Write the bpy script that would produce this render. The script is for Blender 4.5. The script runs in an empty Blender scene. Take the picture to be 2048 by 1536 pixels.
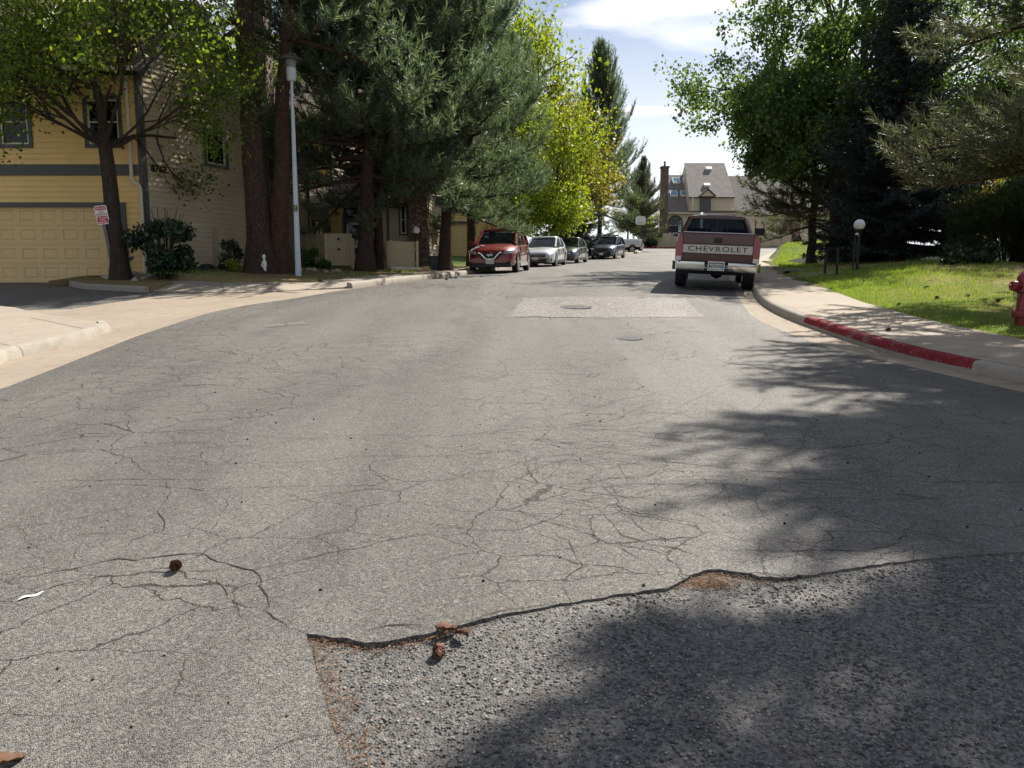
import bpy, bmesh, math, random
import numpy as np
from mathutils import Vector, Matrix
from mathutils.geometry import tessellate_polygon

# ------------------------------------------------------------------ camera, sky, sun, exposure
SC = bpy.context.scene
COL = SC.collection
F = 1539.0                       # focal length in photograph pixels (2048 wide)
PITCH = math.radians(7.33)
CAMZ = 1.6
cam_d = bpy.data.cameras.new("camera"); cam = bpy.data.objects.new("camera", cam_d); COL.objects.link(cam)
cam_d.sensor_width = 36.0; cam_d.lens = F / 2048 * 36.0
cam_d.clip_start = 0.05; cam_d.clip_end = 3000
cam.location = (0, 0, CAMZ); cam.rotation_euler = (math.radians(90) - PITCH, 0, 0)
SC.camera = cam
SC.view_settings.view_transform = 'Standard'; SC.view_settings.look = 'None'
SC.view_settings.exposure = 0.98; SC.view_settings.gamma = 1.0
SC.view_settings.use_curve_mapping = False
SUN_AZ, SUN_EL = math.radians(40), math.radians(47)
SUNV = Vector((math.sin(SUN_AZ) * math.cos(SUN_EL), math.cos(SUN_AZ) * math.cos(SUN_EL), math.sin(SUN_EL)))
W = bpy.data.worlds.new("World"); SC.world = W; W.use_nodes = True
def build_world():
    nt = W.node_tree; N = nt.nodes; L = nt.links; N.clear()
    out = N.new('ShaderNodeOutputWorld'); bg = N.new('ShaderNodeBackground')
    sky = N.new('ShaderNodeTexSky'); sky.sky_type = 'NISHITA'; sky.sun_disc = False
    sky.sun_elevation = SUN_EL; sky.sun_rotation = SUN_AZ
    sky.altitude = 1600; sky.air_density = 1.0; sky.dust_density = 0.6; sky.ozone_density = 1.5
    tc = N.new('ShaderNodeTexCoord'); sep = N.new('ShaderNodeSeparateXYZ'); L.new(tc.outputs['Generated'], sep.inputs[0])
    # cirrus: the view direction carried to a high flat layer
    add = N.new('ShaderNodeMath'); add.operation = 'ADD'; L.new(sep.outputs['Z'], add.inputs[0]); add.inputs[1].default_value = 0.16
    mx = N.new('ShaderNodeMath'); mx.operation = 'MAXIMUM'; L.new(add.outputs[0], mx.inputs[0]); mx.inputs[1].default_value = 0.05
    dx = N.new('ShaderNodeMath'); dx.operation = 'DIVIDE'; L.new(sep.outputs['X'], dx.inputs[0]); L.new(mx.outputs[0], dx.inputs[1])
    dy = N.new('ShaderNodeMath'); dy.operation = 'DIVIDE'; L.new(sep.outputs['Y'], dy.inputs[0]); L.new(mx.outputs[0], dy.inputs[1])
    cmb = N.new('ShaderNodeCombineXYZ'); L.new(dx.outputs[0], cmb.inputs[0]); L.new(dy.outputs[0], cmb.inputs[1])
    mp = N.new('ShaderNodeMapping'); mp.inputs['Scale'].default_value = (0.55, 1.0, 1.0); mp.inputs['Rotation'].default_value = (0, 0, -0.35)
    mp.inputs['Location'].default_value = (3.05, 2.2, 0)
    L.new(cmb.outputs[0], mp.inputs[0])
    n1 = N.new('ShaderNodeTexNoise'); n1.inputs['Scale'].default_value = 1.7; n1.inputs['Detail'].default_value = 7; n1.inputs['Roughness'].default_value = 0.52
    n1.inputs['Distortion'].default_value = 0.9; L.new(mp.outputs[0], n1.inputs[0])
    rp = N.new('ShaderNodeMapRange'); rp.inputs[1].default_value = 0.42; rp.inputs[2].default_value = 0.60; L.new(n1.outputs[0], rp.inputs[0])
    # thicker veil low over the horizon
    lo = N.new('ShaderNodeMapRange'); lo.inputs[1].default_value = 0.12; lo.inputs[2].default_value = 0.40; lo.inputs[3].default_value = 1.0; lo.inputs[4].default_value = 0.0
    L.new(sep.outputs['Z'], lo.inputs[0])
    cov = N.new('ShaderNodeMath'); cov.operation = 'MAXIMUM'; L.new(rp.outputs[0], cov.inputs[0]); L.new(lo.outputs[0], cov.inputs[1])
    cl = N.new('ShaderNodeMath'); cl.operation = 'MULTIPLY'; cl.inputs[1].default_value = 0.88; L.new(cov.outputs[0], cl.inputs[0])
    mix = N.new('ShaderNodeMix'); mix.data_type = 'RGBA'
    L.new(cl.outputs[0], mix.inputs[0]); L.new(sky.outputs[0], mix.inputs[6]); mix.inputs[7].default_value = (8.2, 8.4, 8.7, 1)
    # thin cloud is bright round the sun and dim on the far side of the sky
    dt = N.new('ShaderNodeVectorMath'); dt.operation = 'DOT_PRODUCT'; L.new(tc.outputs['Generated'], dt.inputs[0]); dt.inputs[1].default_value = SUNV
    fw = N.new('ShaderNodeMapRange'); fw.inputs[1].default_value = -0.5; fw.inputs[2].default_value = 0.75; fw.inputs[3].default_value = 0.56; fw.inputs[4].default_value = 1.12
    L.new(dt.outputs['Value'], fw.inputs[0])
    vm = N.new('ShaderNodeVectorMath'); vm.operation = 'SCALE'; vm.inputs[0].default_value = (9.6, 9.8, 10.1); L.new(fw.outputs[0], vm.inputs['Scale']); L.new(vm.outputs[0], mix.inputs[7])
    L.new(mix.outputs[2], bg.inputs[0]); bg.inputs[1].default_value = 0.056
    L.new(bg.outputs[0], out.inputs[0])
build_world()
sun_d = bpy.data.lights.new("sun", 'SUN'); sun = bpy.data.objects.new("sun", sun_d); COL.objects.link(sun)
sun_d.energy = 4.9; sun_d.angle = math.radians(0.5); sun_d.color = (1.0, 0.94, 0.84)
sun.rotation_euler = SUNV.to_track_quat('Z', 'Y').to_euler()
sun.location = (0, 0, 40)

# ------------------------------------------------------------------ helpers: objects and meshes
def link(o, parent=None):
    COL.objects.link(o)
    if parent is not None: o.parent = parent
    return o
def tag(o, label=None, cat=None, group=None, kind=None):
    if label: o['label'] = label
    if cat: o['category'] = cat
    if group: o['group'] = group
    if kind: o['kind'] = kind
    return o
def thing(name, label, cat, loc=(0, 0, 0), rz=0.0, group=None):
    o = bpy.data.objects.new(name, None); COL.objects.link(o)
    o.location = loc; o.rotation_euler = (0, 0, rz); o.empty_display_size = 0.2
    return tag(o, label, cat, group)
def arr_mesh(name, V, Fs):
    """mesh from numpy arrays; Fs a list of (M,k) index arrays"""
    me = bpy.data.meshes.new(name)
    V = np.asarray(V, dtype=np.float32).reshape(-1, 3)
    Fs = [np.asarray(f, dtype=np.int32) for f in Fs if len(f)]
    me.vertices.add(len(V)); me.vertices.foreach_set('co', V.ravel())
    tot = np.concatenate([np.full(len(f), f.shape[1], dtype=np.int32) for f in Fs])
    idx = np.concatenate([f.ravel() for f in Fs])
    me.loops.add(len(idx)); me.loops.foreach_set('vertex_index', idx)
    st = np.zeros(len(tot), dtype=np.int32); st[1:] = np.cumsum(tot)[:-1]
    me.polygons.add(len(tot)); me.polygons.foreach_set('loop_start', st)
    me.update(calc_edges=True)
    return me
def arr_obj(name, V, Fs, mat, parent=None, smooth=False):
    me = arr_mesh(name, V, Fs); me.materials.append(mat)
    if smooth: me.shade_smooth()
    o = bpy.data.objects.new(name, me)
    return link(o, parent)
class MB:
    """collects simple shapes, then links them as one mesh object"""
    def __init__(s): s.v = []; s.f = []; s.m = []; s.mi = 0
    def face(s, pts):
        b = len(s.v); s.v += [tuple(p) for p in pts]; s.f.append(tuple(range(b, b + len(pts)))); s.m.append(s.mi); return s
    def mesh(s, pts, faces):
        b = len(s.v); s.v += [tuple(p) for p in pts]
        for f in faces: s.f.append(tuple(b + i for i in f)); s.m.append(s.mi)
        return s
    def box(s, c, d, M=None, taper=1.0):
        hx, hy, hz = d[0] / 2, d[1] / 2, d[2] / 2
        P = []
        for z, k in ((-hz, 1.0), (hz, taper)):
            for x, y in ((-hx, -hy), (hx, -hy), (hx, hy), (-hx, hy)):
                p = Vector((x * k, y * k, z))
                if M is not None: p = M @ p
                P.append(p + Vector(c))
        return s.mesh(P, [(3, 2, 1, 0), (4, 5, 6, 7), (0, 1, 5, 4), (1, 2, 6, 5), (2, 3, 7, 6), (3, 0, 4, 7)])
    def bar(s, a, b, w, h=None, up=(0, 0, 1)):
        a = Vector(a); b = Vector(b); h = w if h is None else h
        d = (b - a); ln = d.length; d.normalize()
        u = Vector(up)
        if abs(d.dot(u)) > 0.98: u = Vector((0, 1, 0))
        r = d.cross(u).normalized(); u2 = r.cross(d)
        P = []
        for e in (a, b):
            for i, j in ((-1, -1), (1, -1), (1, 1), (-1, 1)): P.append(e + r * (i * w / 2) + u2 * (j * h / 2))
        return s.mesh(P, [(3, 2, 1, 0), (4, 5, 6, 7), (0, 1, 5, 4), (1, 2, 6, 5), (2, 3, 7, 6), (3, 0, 4, 7)])
    def tube(s, pts, rad, n=8, caps=True):
        pts = [Vector(p) for p in pts]; k = len(pts)
        if not hasattr(rad, '__len__'): rad = [rad] * k
        P = []
        for i in range(k):
            d = (pts[min(i + 1, k - 1)] - pts[max(i - 1, 0)]).normalized()
            ref = Vector((0, 0, 1)) if abs(d.z) < 0.9 else Vector((1, 0, 0))
            u = d.cross(ref).normalized(); w = u.cross(d)
            for j in range(n):
                a = 2 * math.pi * j / n
                P.append(pts[i] + (u * math.cos(a) + w * math.sin(a)) * rad[i])
        Fc = [(i * n + j, i * n + (j + 1) % n, (i + 1) * n + (j + 1) % n, (i + 1) * n + j) for i in range(k - 1) for j in range(n)]
        if caps: Fc += [tuple(range(n - 1, -1, -1)), tuple(range((k - 1) * n, k * n))]
        return s.mesh(P, Fc)
    def lathe(s, prof, n=20, M=None):
        P = []; k = len(prof)
        for r, z in prof:
            for j in range(n):
                a = 2 * math.pi * j / n; p = Vector((r * math.cos(a), r * math.sin(a), z))
                P.append(M @ p if M is not None else p)
        Fc = [(i * n + j, i * n + (j + 1) % n, (i + 1) * n + (j + 1) % n, (i + 1) * n + j) for i in range(k - 1) for j in range(n)]
        Fc += [tuple(range(n - 1, -1, -1)), tuple(range((k - 1) * n, k * n))]
        return s.mesh(P, Fc)
    def prism(s, poly, M, t):
        """polygon in local xy extruded along local z by t"""
        n = len(poly); P = [M @ Vector((x, y, 0)) for x, y in poly] + [M @ Vector((x, y, t)) for x, y in poly]
        Fc = [tuple(range(n - 1, -1, -1)), tuple(range(n, 2 * n))] + [(i, (i + 1) % n, n + (i + 1) % n, n + i) for i in range(n)]
        return s.mesh(P, Fc)
    def build(s, name, mat, parent=None, smooth=None, bevel=0.0, seg=2):
        me = bpy.data.meshes.new(name); me.from_pydata(s.v, [], s.f)
        mats = mat if isinstance(mat, (list, tuple)) else [mat]
        for m in mats: me.materials.append(m)
        if len(mats) > 1: me.polygons.foreach_set('material_index', s.m)
        me.update()
        if bevel > 0:
            bm = bmesh.new(); bm.from_mesh(me)
            bmesh.ops.remove_doubles(bm, verts=bm.verts, dist=1e-5)
            ed = [e for e in bm.edges if len(e.link_faces) == 2 and e.calc_face_angle(0) > 0.5]
            bmesh.ops.bevel(bm, geom=ed, offset=bevel, segments=seg, affect='EDGES', profile=0.6, clamp_overlap=True)
            bm.to_mesh(me); bm.free()
        if smooth is not None:
            me.shade_smooth(); me.set_sharp_from_angle(angle=math.radians(smooth))
        return link(bpy.data.objects.new(name, me), parent)
def rotz(a): return Matrix.Rotation(a, 4, 'Z')
def frame(o, x, y, z):
    """matrix with the given origin and local axes"""
    M = Matrix.Identity(4)
    for i, v in enumerate((x, y, z)):
        v = Vector(v).normalized()
        M[0][i], M[1][i], M[2][i] = v
    M[0][3], M[1][3], M[2][3] = o
    return M
def copy_tree(o, parent=None):
    c = o.copy(); COL.objects.link(c)
    c.parent = parent
    for ch in list(o.children): copy_tree(ch, c)
    return c
def lettering(name, body, size, mat, parent, M, extrude=0.002, sx=1.0, align='CENTER', bold=0.0, spacing=1.0):
    cu = bpy.data.curves.new(name, 'FONT'); cu.body = body; cu.size = size; cu.extrude = extrude
    cu.align_x = align; cu.align_y = 'CENTER'; cu.offset = bold; cu.space_character = spacing
    cu.resolution_u = 3
    t = bpy.data.objects.new(name + "_curve", cu); COL.objects.link(t)
    dg = bpy.context.evaluated_depsgraph_get()
    me = bpy.data.meshes.new_from_object(t.evaluated_get(dg))
    bpy.data.objects.remove(t); bpy.data.curves.remove(cu)
    me.transform(M @ Matrix.Diagonal((sx, 1, 1, 1)))
    me.materials.clear(); me.materials.append(mat)
    return link(bpy.data.objects.new(name, me), parent)

# ------------------------------------------------------------------ materials
MATS = {}
def nodes(name):
    m = bpy.data.materials.new(name); m.use_nodes = True
    nt = m.node_tree; N = nt.nodes; N.clear()
    return m, nt, N, nt.links
def n_noise(N, L, vec, scale, detail=4, rough=0.5, dist=0.0):
    t = N.new('ShaderNodeTexNoise'); t.inputs['Scale'].default_value = scale; t.inputs['Detail'].default_value = detail
    t.inputs['Roughness'].default_value = rough; t.inputs['Distortion'].default_value = dist
    if vec is not None: L.new(vec, t.inputs['Vector'])
    return t
def n_range(N, L, src, a, b, c=0.0, d=1.0):
    r = N.new('ShaderNodeMapRange'); r.inputs[1].default_value = a; r.inputs[2].default_value = b; r.inputs[3].default_value = c; r.inputs[4].default_value = d
    L.new(src, r.inputs[0]); return r.outputs[0]
def n_mix(N, L, fac, A, B, mode='MIX'):
    m = N.new('ShaderNodeMix'); m.data_type = 'RGBA'; m.blend_type = mode
    for s, x in ((0, fac), (6, A), (7, B)):
        if hasattr(x, 'is_linked') or hasattr(x, 'links'): L.new(x, m.inputs[s])
        elif s == 0: m.inputs[0].default_value = x
        else: m.inputs[s].default_value = (*x, 1) if len(x) == 3 else x
    return m.outputs[2]
def n_math(N, L, op, a, b=0.5):
    m = N.new('ShaderNodeMath'); m.operation = op
    for i, x in enumerate((a, b)):
        if isinstance(x, (int, float)): m.inputs[i].default_value = x
        else: L.new(x, m.inputs[i])
    return m.outputs[0]
def n_bump(N, L, h, strength, dist, normal=None):
    b = N.new('ShaderNodeBump'); b.inputs['Strength'].default_value = strength; b.inputs['Distance'].default_value = dist
    L.new(h, b.inputs['Height'])
    if normal is not None: L.new(normal, b.inputs['Normal'])
    return b.outputs[0]
def n_map(N, L, vec, scale=(1, 1, 1), rot=(0, 0, 0)):
    m = N.new('ShaderNodeMapping'); m.inputs['Scale'].default_value = scale; m.inputs['Rotation'].default_value = rot; L.new(vec, m.inputs[0]); return m.outputs[0]
def principled(N, L):
    p = N.new('ShaderNodeBsdfPrincipled'); o = N.new('ShaderNodeOutputMaterial'); L.new(p.outputs[0], o.inputs[0]); return p
def pm(name, col, rough=0.6, var=0.18, scale=3.0, spec=0.4, metal=0.0, coat=0.0, bump=0.0, bscale=30.0, fine=0.1):
    """plain paint / metal / stone: base colour broken up by two noises"""
    if name in MATS: return MATS[name]
    m, nt, N, L = nodes(name); p = principled(N, L)
    tc = N.new('ShaderNodeTexCoord').outputs['Object']
    a = n_noise(N, L, tc, scale, 5, 0.6).outputs[0]; b = n_noise(N, L, tc, scale * 14, 3, 0.5).outputs[0]
    c1 = n_mix(N, L, n_range(N, L, a, 0.3, 0.7), tuple(x * (1 - var) for x in col), tuple(min(1, x * (1 + var)) for x in col))
    c2 = n_mix(N, L, n_range(N, L, b, 0.3, 0.7, 0, fine * 2), c1, tuple(x * 0.6 for x in col))
    L.new(c2, p.inputs['Base Color'])
    L.new(n_range(N, L, a, 0.3, 0.7, max(0.02, rough - 0.08), min(1, rough + 0.1)), p.inputs['Roughness'])
    p.inputs['Specular IOR Level'].default_value = spec; p.inputs['Metallic'].default_value = metal
    p.inputs['Coat Weight'].default_value = coat; p.inputs['Coat Roughness'].default_value = 0.04
    if bump > 0: L.new(n_bump(N, L, n_noise(N, L, tc, bscale, 5, 0.6).outputs[0], bump, 0.02), p.inputs['Normal'])
    MATS[name] = m; return m
def leaf_mat(name, cols, trans=0.35, rough=0.45, spec=0.35, tcol=None):
    """foliage: colour varies leaf by leaf, light comes through it"""
    m, nt, N, L = nodes(name)
    geo = N.new('ShaderNodeNewGeometry'); ramp = N.new('ShaderNodeValToRGB')
    ramp.color_ramp.elements[0].color = (*cols[0], 1); ramp.color_ramp.elements[1].color = (*cols[-1], 1)
    for i, c in enumerate(cols[1:-1]):
        e = ramp.color_ramp.elements.new((i + 1) / (len(cols) - 1)); e.color = (*c, 1)
    L.new(geo.outputs['Random Per Island'], ramp.inputs[0])
    tc = N.new('ShaderNodeTexCoord').outputs['Object']
    nz = n_noise(N, L, tc, 0.9, 3, 0.6).outputs[0]
    col = n_mix(N, L, n_range(N, L, nz, 0.35, 0.65, 0, 0.5), ramp.outputs[0], cols[0])
    p = N.new('ShaderNodeBsdfPrincipled'); L.new(col, p.inputs['Base Color']); p.inputs['Roughness'].default_value = rough
    p.inputs['Specular IOR Level'].default_value = spec
    t = N.new('ShaderNodeBsdfTranslucent'); tint = n_mix(N, L, 1.0, col, tcol or (1.5, 1.5, 0.6), 'MULTIPLY'); L.new(tint, t.inputs[0])
    ms = N.new('ShaderNodeMixShader'); ms.inputs[0].default_value = trans; L.new(p.outputs[0], ms.inputs[1]); L.new(t.outputs[0], ms.inputs[2])
    o = N.new('ShaderNodeOutputMaterial'); L.new(ms.outputs[0], o.inputs[0])
    return m
def bark_mat(name, c0, c1, sc=5.0):
    m, nt, N, L = nodes(name); p = principled(N, L)
    tc = N.new('ShaderNodeTexCoord').outputs['Object']
    v = n_map(N, L, tc, (sc * 2.2, sc * 2.2, sc * 0.45))
    a = n_noise(N, L, v, 1.6, 6, 0.65, 0.6).outputs[0]
    vo = N.new('ShaderNodeTexVoronoi'); vo.feature = 'DISTANCE_TO_EDGE'; vo.inputs['Scale'].default_value = 1.3; L.new(v, vo.inputs['Vector'])
    vo.inputs['Scale'].default_value = 3.1
    fb = n_noise(N, L, v, 5.0, 5, 0.7, 1.0).outputs[0]
    h = n_math(N, L, 'MULTIPLY', n_range(N, L, vo.outputs['Distance'], 0, 0.3, 0.45, 1.0), n_math(N, L, 'MULTIPLY', a, n_range(N, L, fb, 0.25, 0.75, 0.5, 1.3)))
    L.new(n_mix(N, L, n_range(N, L, h, 0.12, 0.6), c0, c1), p.inputs['Base Color']); p.inputs['Roughness'].default_value = 0.9
    p.inputs['Specular IOR Level'].default_value = 0.15
    L.new(n_bump(N, L, h, 0.9, 0.05), p.inputs['Normal'])
    return m
def asphalt_mat(name, base, agg=1.0, cell=150.0, cracks=0.6, warm=(1.0, 0.97, 0.92), bump=0.5, contrast=0.55):
    m, nt, N, L = nodes(name); p = principled(N, L)
    tc = N.new('ShaderNodeTexCoord').outputs['Object']
    big = n_noise(N, L, n_map(N, L, tc, (1.0, 0.45, 1)), 0.55, 5, 0.6, 0.4).outputs[0]
    mid = n_noise(N, L, tc, 5.0, 4, 0.6).outputs[0]
    vo = N.new('ShaderNodeTexVoronoi'); vo.inputs['Scale'].default_value = cell; L.new(tc, vo.inputs['Vector'])
    sp = N.new('ShaderNodeSeparateColor'); L.new(vo.outputs['Color'], sp.inputs[0])
    vo2 = N.new('ShaderNodeTexVoronoi'); vo2.inputs['Scale'].default_value = cell * 0.41; L.new(tc, vo2.inputs['Vector'])
    sp2 = N.new('ShaderNodeSeparateColor'); L.new(vo2.outputs['Color'], sp2.inputs[0])
    col = n_mix(N, L, n_range(N, L, big, 0.32, 0.68), tuple(b * 0.72 * w for b, w in zip((base,) * 3, warm)), tuple(b * 1.22 * w for b, w in zip((base,) * 3, warm)))
    col = n_mix(N, L, n_range(N, L, mid, 0.35, 0.7, 0, 0.35), col, (base * 0.62, base * 0.6, base * 0.58))
    # tyre-polished lanes, dusty pale drifts and dark old stains
    lane = n_noise(N, L, n_map(N, L, tc, (1.15, 0.10, 1), (0, 0, -0.12)), 1.0, 3, 0.5, 0.2).outputs[0]
    col = n_mix(N, L, n_range(N, L, lane, 0.45, 0.64, 0, 0.5), col, (base * 1.5, base * 1.42, base * 1.3))
    st = n_noise(N, L, tc, 0.8, 6, 0.7, 0.8).outputs[0]
    col = n_mix(N, L, n_range(N, L, st, 0.55, 0.72, 0, 0.55), col, (base * 0.5, base * 0.48, base * 0.45))
    # single stones: dark binder, pale and reddish chips
    col = n_mix(N, L, contrast, col, n_range(N, L, sp.outputs[0], 0.0, 1.0, 0.25, 1.9), 'MULTIPLY')
    col = n_mix(N, L, n_range(N, L, sp2.outputs[1], 0.90, 0.94, 0, 0.75 * agg), col, (base * 3.2, base * 3.0, base * 2.7))
    col = n_mix(N, L, n_range(N, L, sp2.outputs[2], 0.93, 0.96, 0, 0.7 * agg), col, (base * 1.7, base * 1.15, base * 0.85))
    h = n_math(N, L, 'ADD', n_math(N, L, 'MULTIPLY', n_range(N, L, vo.outputs['Distance'], 0.0, 0.6, 1.0, 0.0), n_range(N, L, sp.outputs[1], 0, 1, 0.35, 1.0)), n_math(N, L, 'MULTIPLY', mid, 0.6))
    if cracks > 0:
        ds = n_noise(N, L, tc, 6.0, 4, 0.65); mixv = N.new('ShaderNodeVectorMath'); mixv.operation = 'MULTIPLY_ADD'
        L.new(ds.outputs['Color'], mixv.inputs[0]); mixv.inputs[1].default_value = (0.16, 0.16, 0); L.new(tc, mixv.inputs[2])
        acc = None
        for sc, rot, th, lo in (((1.7, 2.5, 1), 0.08, 0.010, 0.45), ((3.2, 4.2, 1), -0.2, 0.013, 0.53)):
            v = n_map(N, L, mixv.outputs[0], sc, (0, 0, rot))
            e = N.new('ShaderNodeTexVoronoi'); e.feature = 'DISTANCE_TO_EDGE'; e.inputs['Scale'].default_value = 1.0; L.new(v, e.inputs['Vector'])
            line = n_range(N, L, e.outputs['Distance'], th * 0.4, th, 1.0, 0.0)
            msk = n_range(N, L, n_noise(N, L, tc, 0.42 / (sc[0] ** 0.3), 3, 0.55).outputs[0], lo, lo + 0.1)
            k = n_math(N, L, 'MULTIPLY', line, msk)
            acc = k if acc is None else n_math(N, L, 'MAXIMUM', acc, k)
        col = n_mix(N, L, n_math(N, L, 'MULTIPLY', acc, cracks), col, (base * 0.26, base * 0.22, base * 0.18))
        h = n_math(N, L, 'SUBTRACT', h, n_math(N, L, 'MULTIPLY', acc, 1.5))
    L.new(col, p.inputs['Base Color'])
    p.inputs['Roughness'].default_value = 0.72; p.inputs['Specular IOR Level'].default_value = 0.45
    L.new(n_bump(N, L, h, bump, 0.006), p.inputs['Normal'])
    return m
def concrete_mat(name, base, stain=0.35, grain=130.0):
    m, nt, N, L = nodes(name); p = principled(N, L)
    tc = N.new('ShaderNodeTexCoord').outputs['Object']
    a = n_noise(N, L, tc, 0.8, 6, 0.62, 0.5).outputs[0]; b = n_noise(N, L, tc, 7.0, 5, 0.65).outputs[0]
    vo = N.new('ShaderNodeTexVoronoi'); vo.inputs['Scale'].default_value = grain; L.new(tc, vo.inputs['Vector'])
    sp = N.new('ShaderNodeSeparateColor'); L.new(vo.outputs['Color'], sp.inputs[0])
    c = n_mix(N, L, n_range(N, L, a, 0.3, 0.7), tuple(x * 0.84 for x in base), tuple(x * 1.08 for x in base))
    c = n_mix(N, L, n_range(N, L, b, 0.45, 0.75, 0, stain), c, tuple(x * 0.55 for x in base))
    c = n_mix(N, L, n_range(N, L, sp.outputs[0], 0, 1, 0, 0.4), c, tuple(x * 0.6 for x in base))
    L.new(c, p.inputs['Base Color']); p.inputs['Roughness'].default_value = 0.85; p.inputs['Specular IOR Level'].default_value = 0.25
    L.new(n_bump(N, L, n_math(N, L, 'ADD', vo.outputs['Distance'], b), 0.25, 0.004), p.inputs['Normal'])
    return m
def lawn_mat(name, dryx=None):
    """ground under the grass: green turf passing into straw and needle litter"""
    m, nt, N, L = nodes(name); p = principled(N, L)
    tc = N.new('ShaderNodeTexCoord').outputs['Object']
    a = n_noise(N, L, tc, 0.45, 5, 0.6, 0.3).outputs[0]; b = n_noise(N, L, tc, 9.0, 5, 0.7).outputs[0]; f = n_noise(N, L, tc, 70.0, 3, 0.7).outputs[0]
    g = n_mix(N, L, n_range(N, L, b, 0.3, 0.7), (0.085, 0.145, 0.026), (0.155, 0.215, 0.05))
    d = n_mix(N, L, n_range(N, L, b, 0.3, 0.7), (0.24, 0.18, 0.085), (0.42, 0.33, 0.17))
    s = N.new('ShaderNodeSeparateXYZ'); L.new(tc, s.inputs[0])
    if dryx is None: w = n_range(N, L, a, 0.40, 0.58)
    else:
        w = n_math(N, L, 'ADD', n_range(N, L, s.outputs[0], dryx[0], dryx[1], -0.35, 0.45), n_range(N, L, a, 0.3, 0.7))
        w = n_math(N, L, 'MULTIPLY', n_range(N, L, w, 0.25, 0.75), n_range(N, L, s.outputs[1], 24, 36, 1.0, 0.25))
    g = n_mix(N, L, n_range(N, L, s.outputs[1], 26, 40, 0, 0.75), g, (0.045, 0.085, 0.022))  # far turf coloured darker to stand in for shade over the bank
    c = n_mix(N, L, w, g, d)
    c = n_mix(N, L, n_range(N, L, f, 0.4, 0.7, 0, 0.5), c, (0.05, 0.045, 0.02))
    L.new(c, p.inputs['Base Color']); p.inputs['Roughness'].default_value = 0.95; p.inputs['Specular IOR Level'].default_value = 0.1
    L.new(n_bump(N, L, n_math(N, L, 'ADD', b, f), 0.8, 0.05), p.inputs['Normal'])
    return m
def shingle_mat(name, c0, c1, row=0.14):
    """roof shingles: courses along the slope with random tabs"""
    m, nt, N, L = nodes(name); p = principled(N, L)
    uv = N.new('ShaderNodeTexCoord').outputs['UV']
    br = N.new('ShaderNodeTexBrick'); br.inputs['Scale'].default_value = 1.0; br.inputs['Brick Width'].default_value = 0.22; br.inputs['Row Height'].default_value = row
    br.inputs['Mortar Size'].default_value = 0.012; br.inputs['Color1'].default_value = (*c0, 1); br.inputs['Color2'].default_value = (*c1, 1)
    br.inputs['Mortar'].default_value = (c0[0] * 0.25, c0[1] * 0.25, c0[2] * 0.25, 1); br.inputs['Bias'].default_value = 0.0
    L.new(uv, br.inputs[0])
    nz = n_noise(N, L, uv, 1.3, 5, 0.6).outputs[0]
    c = n_mix(N, L, n_range(N, L, nz, 0.35, 0.7, 0, 0.5), br.outputs[0], tuple(x * 0.6 for x in c0))
    L.new(c, p.inputs['Base Color']); p.inputs['Roughness'].default_value = 0.9; p.inputs['Specular IOR Level'].default_value = 0.15
    sp = N.new('ShaderNodeSeparateXYZ'); L.new(uv, sp.inputs[0])
    saw = n_math(N, L, 'FRACT', n_math(N, L, 'DIVIDE', sp.outputs[1], row))
    L.new(n_bump(N, L, n_math(N, L, 'SUBTRACT', 1.0, saw), 0.7, 0.03), p.inputs['Normal'])
    return m
def stone_mat(name, c0, c1, sc=5.0):
    m, nt, N, L = nodes(name); p = principled(N, L)
    tc = N.new('ShaderNodeTexCoord').outputs['Object']
    v = n_map(N, L, tc, (1, 1, 1.5))
    e = N.new('ShaderNodeTexVoronoi'); e.feature = 'DISTANCE_TO_EDGE'; e.inputs['Scale'].default_value = sc; L.new(v, e.inputs['Vector'])
    vo = N.new('ShaderNodeTexVoronoi'); vo.inputs['Scale'].default_value = sc; L.new(v, vo.inputs['Vector'])
    sp = N.new('ShaderNodeSeparateColor'); L.new(vo.outputs['Color'], sp.inputs[0])
    c = n_mix(N, L, sp.outputs[0], c0, c1)
    c = n_mix(N, L, n_range(N, L, n_noise(N, L, tc, sc * 6, 4, 0.6).outputs[0], 0.4, 0.7, 0, 0.4), c, tuple(x * 0.5 for x in c0))
    c = n_mix(N, L, n_range(N, L, e.outputs['Distance'], 0.02, 0.06, 1, 0), c, tuple(x * 0.45 for x in c0))
    L.new(c, p.inputs['Base Color']); p.inputs['Roughness'].default_value = 0.9
    L.new(n_bump(N, L, n_range(N, L, e.outputs['Distance'], 0, 0.12), 0.8, 0.05), p.inputs['Normal'])
    return m
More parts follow.
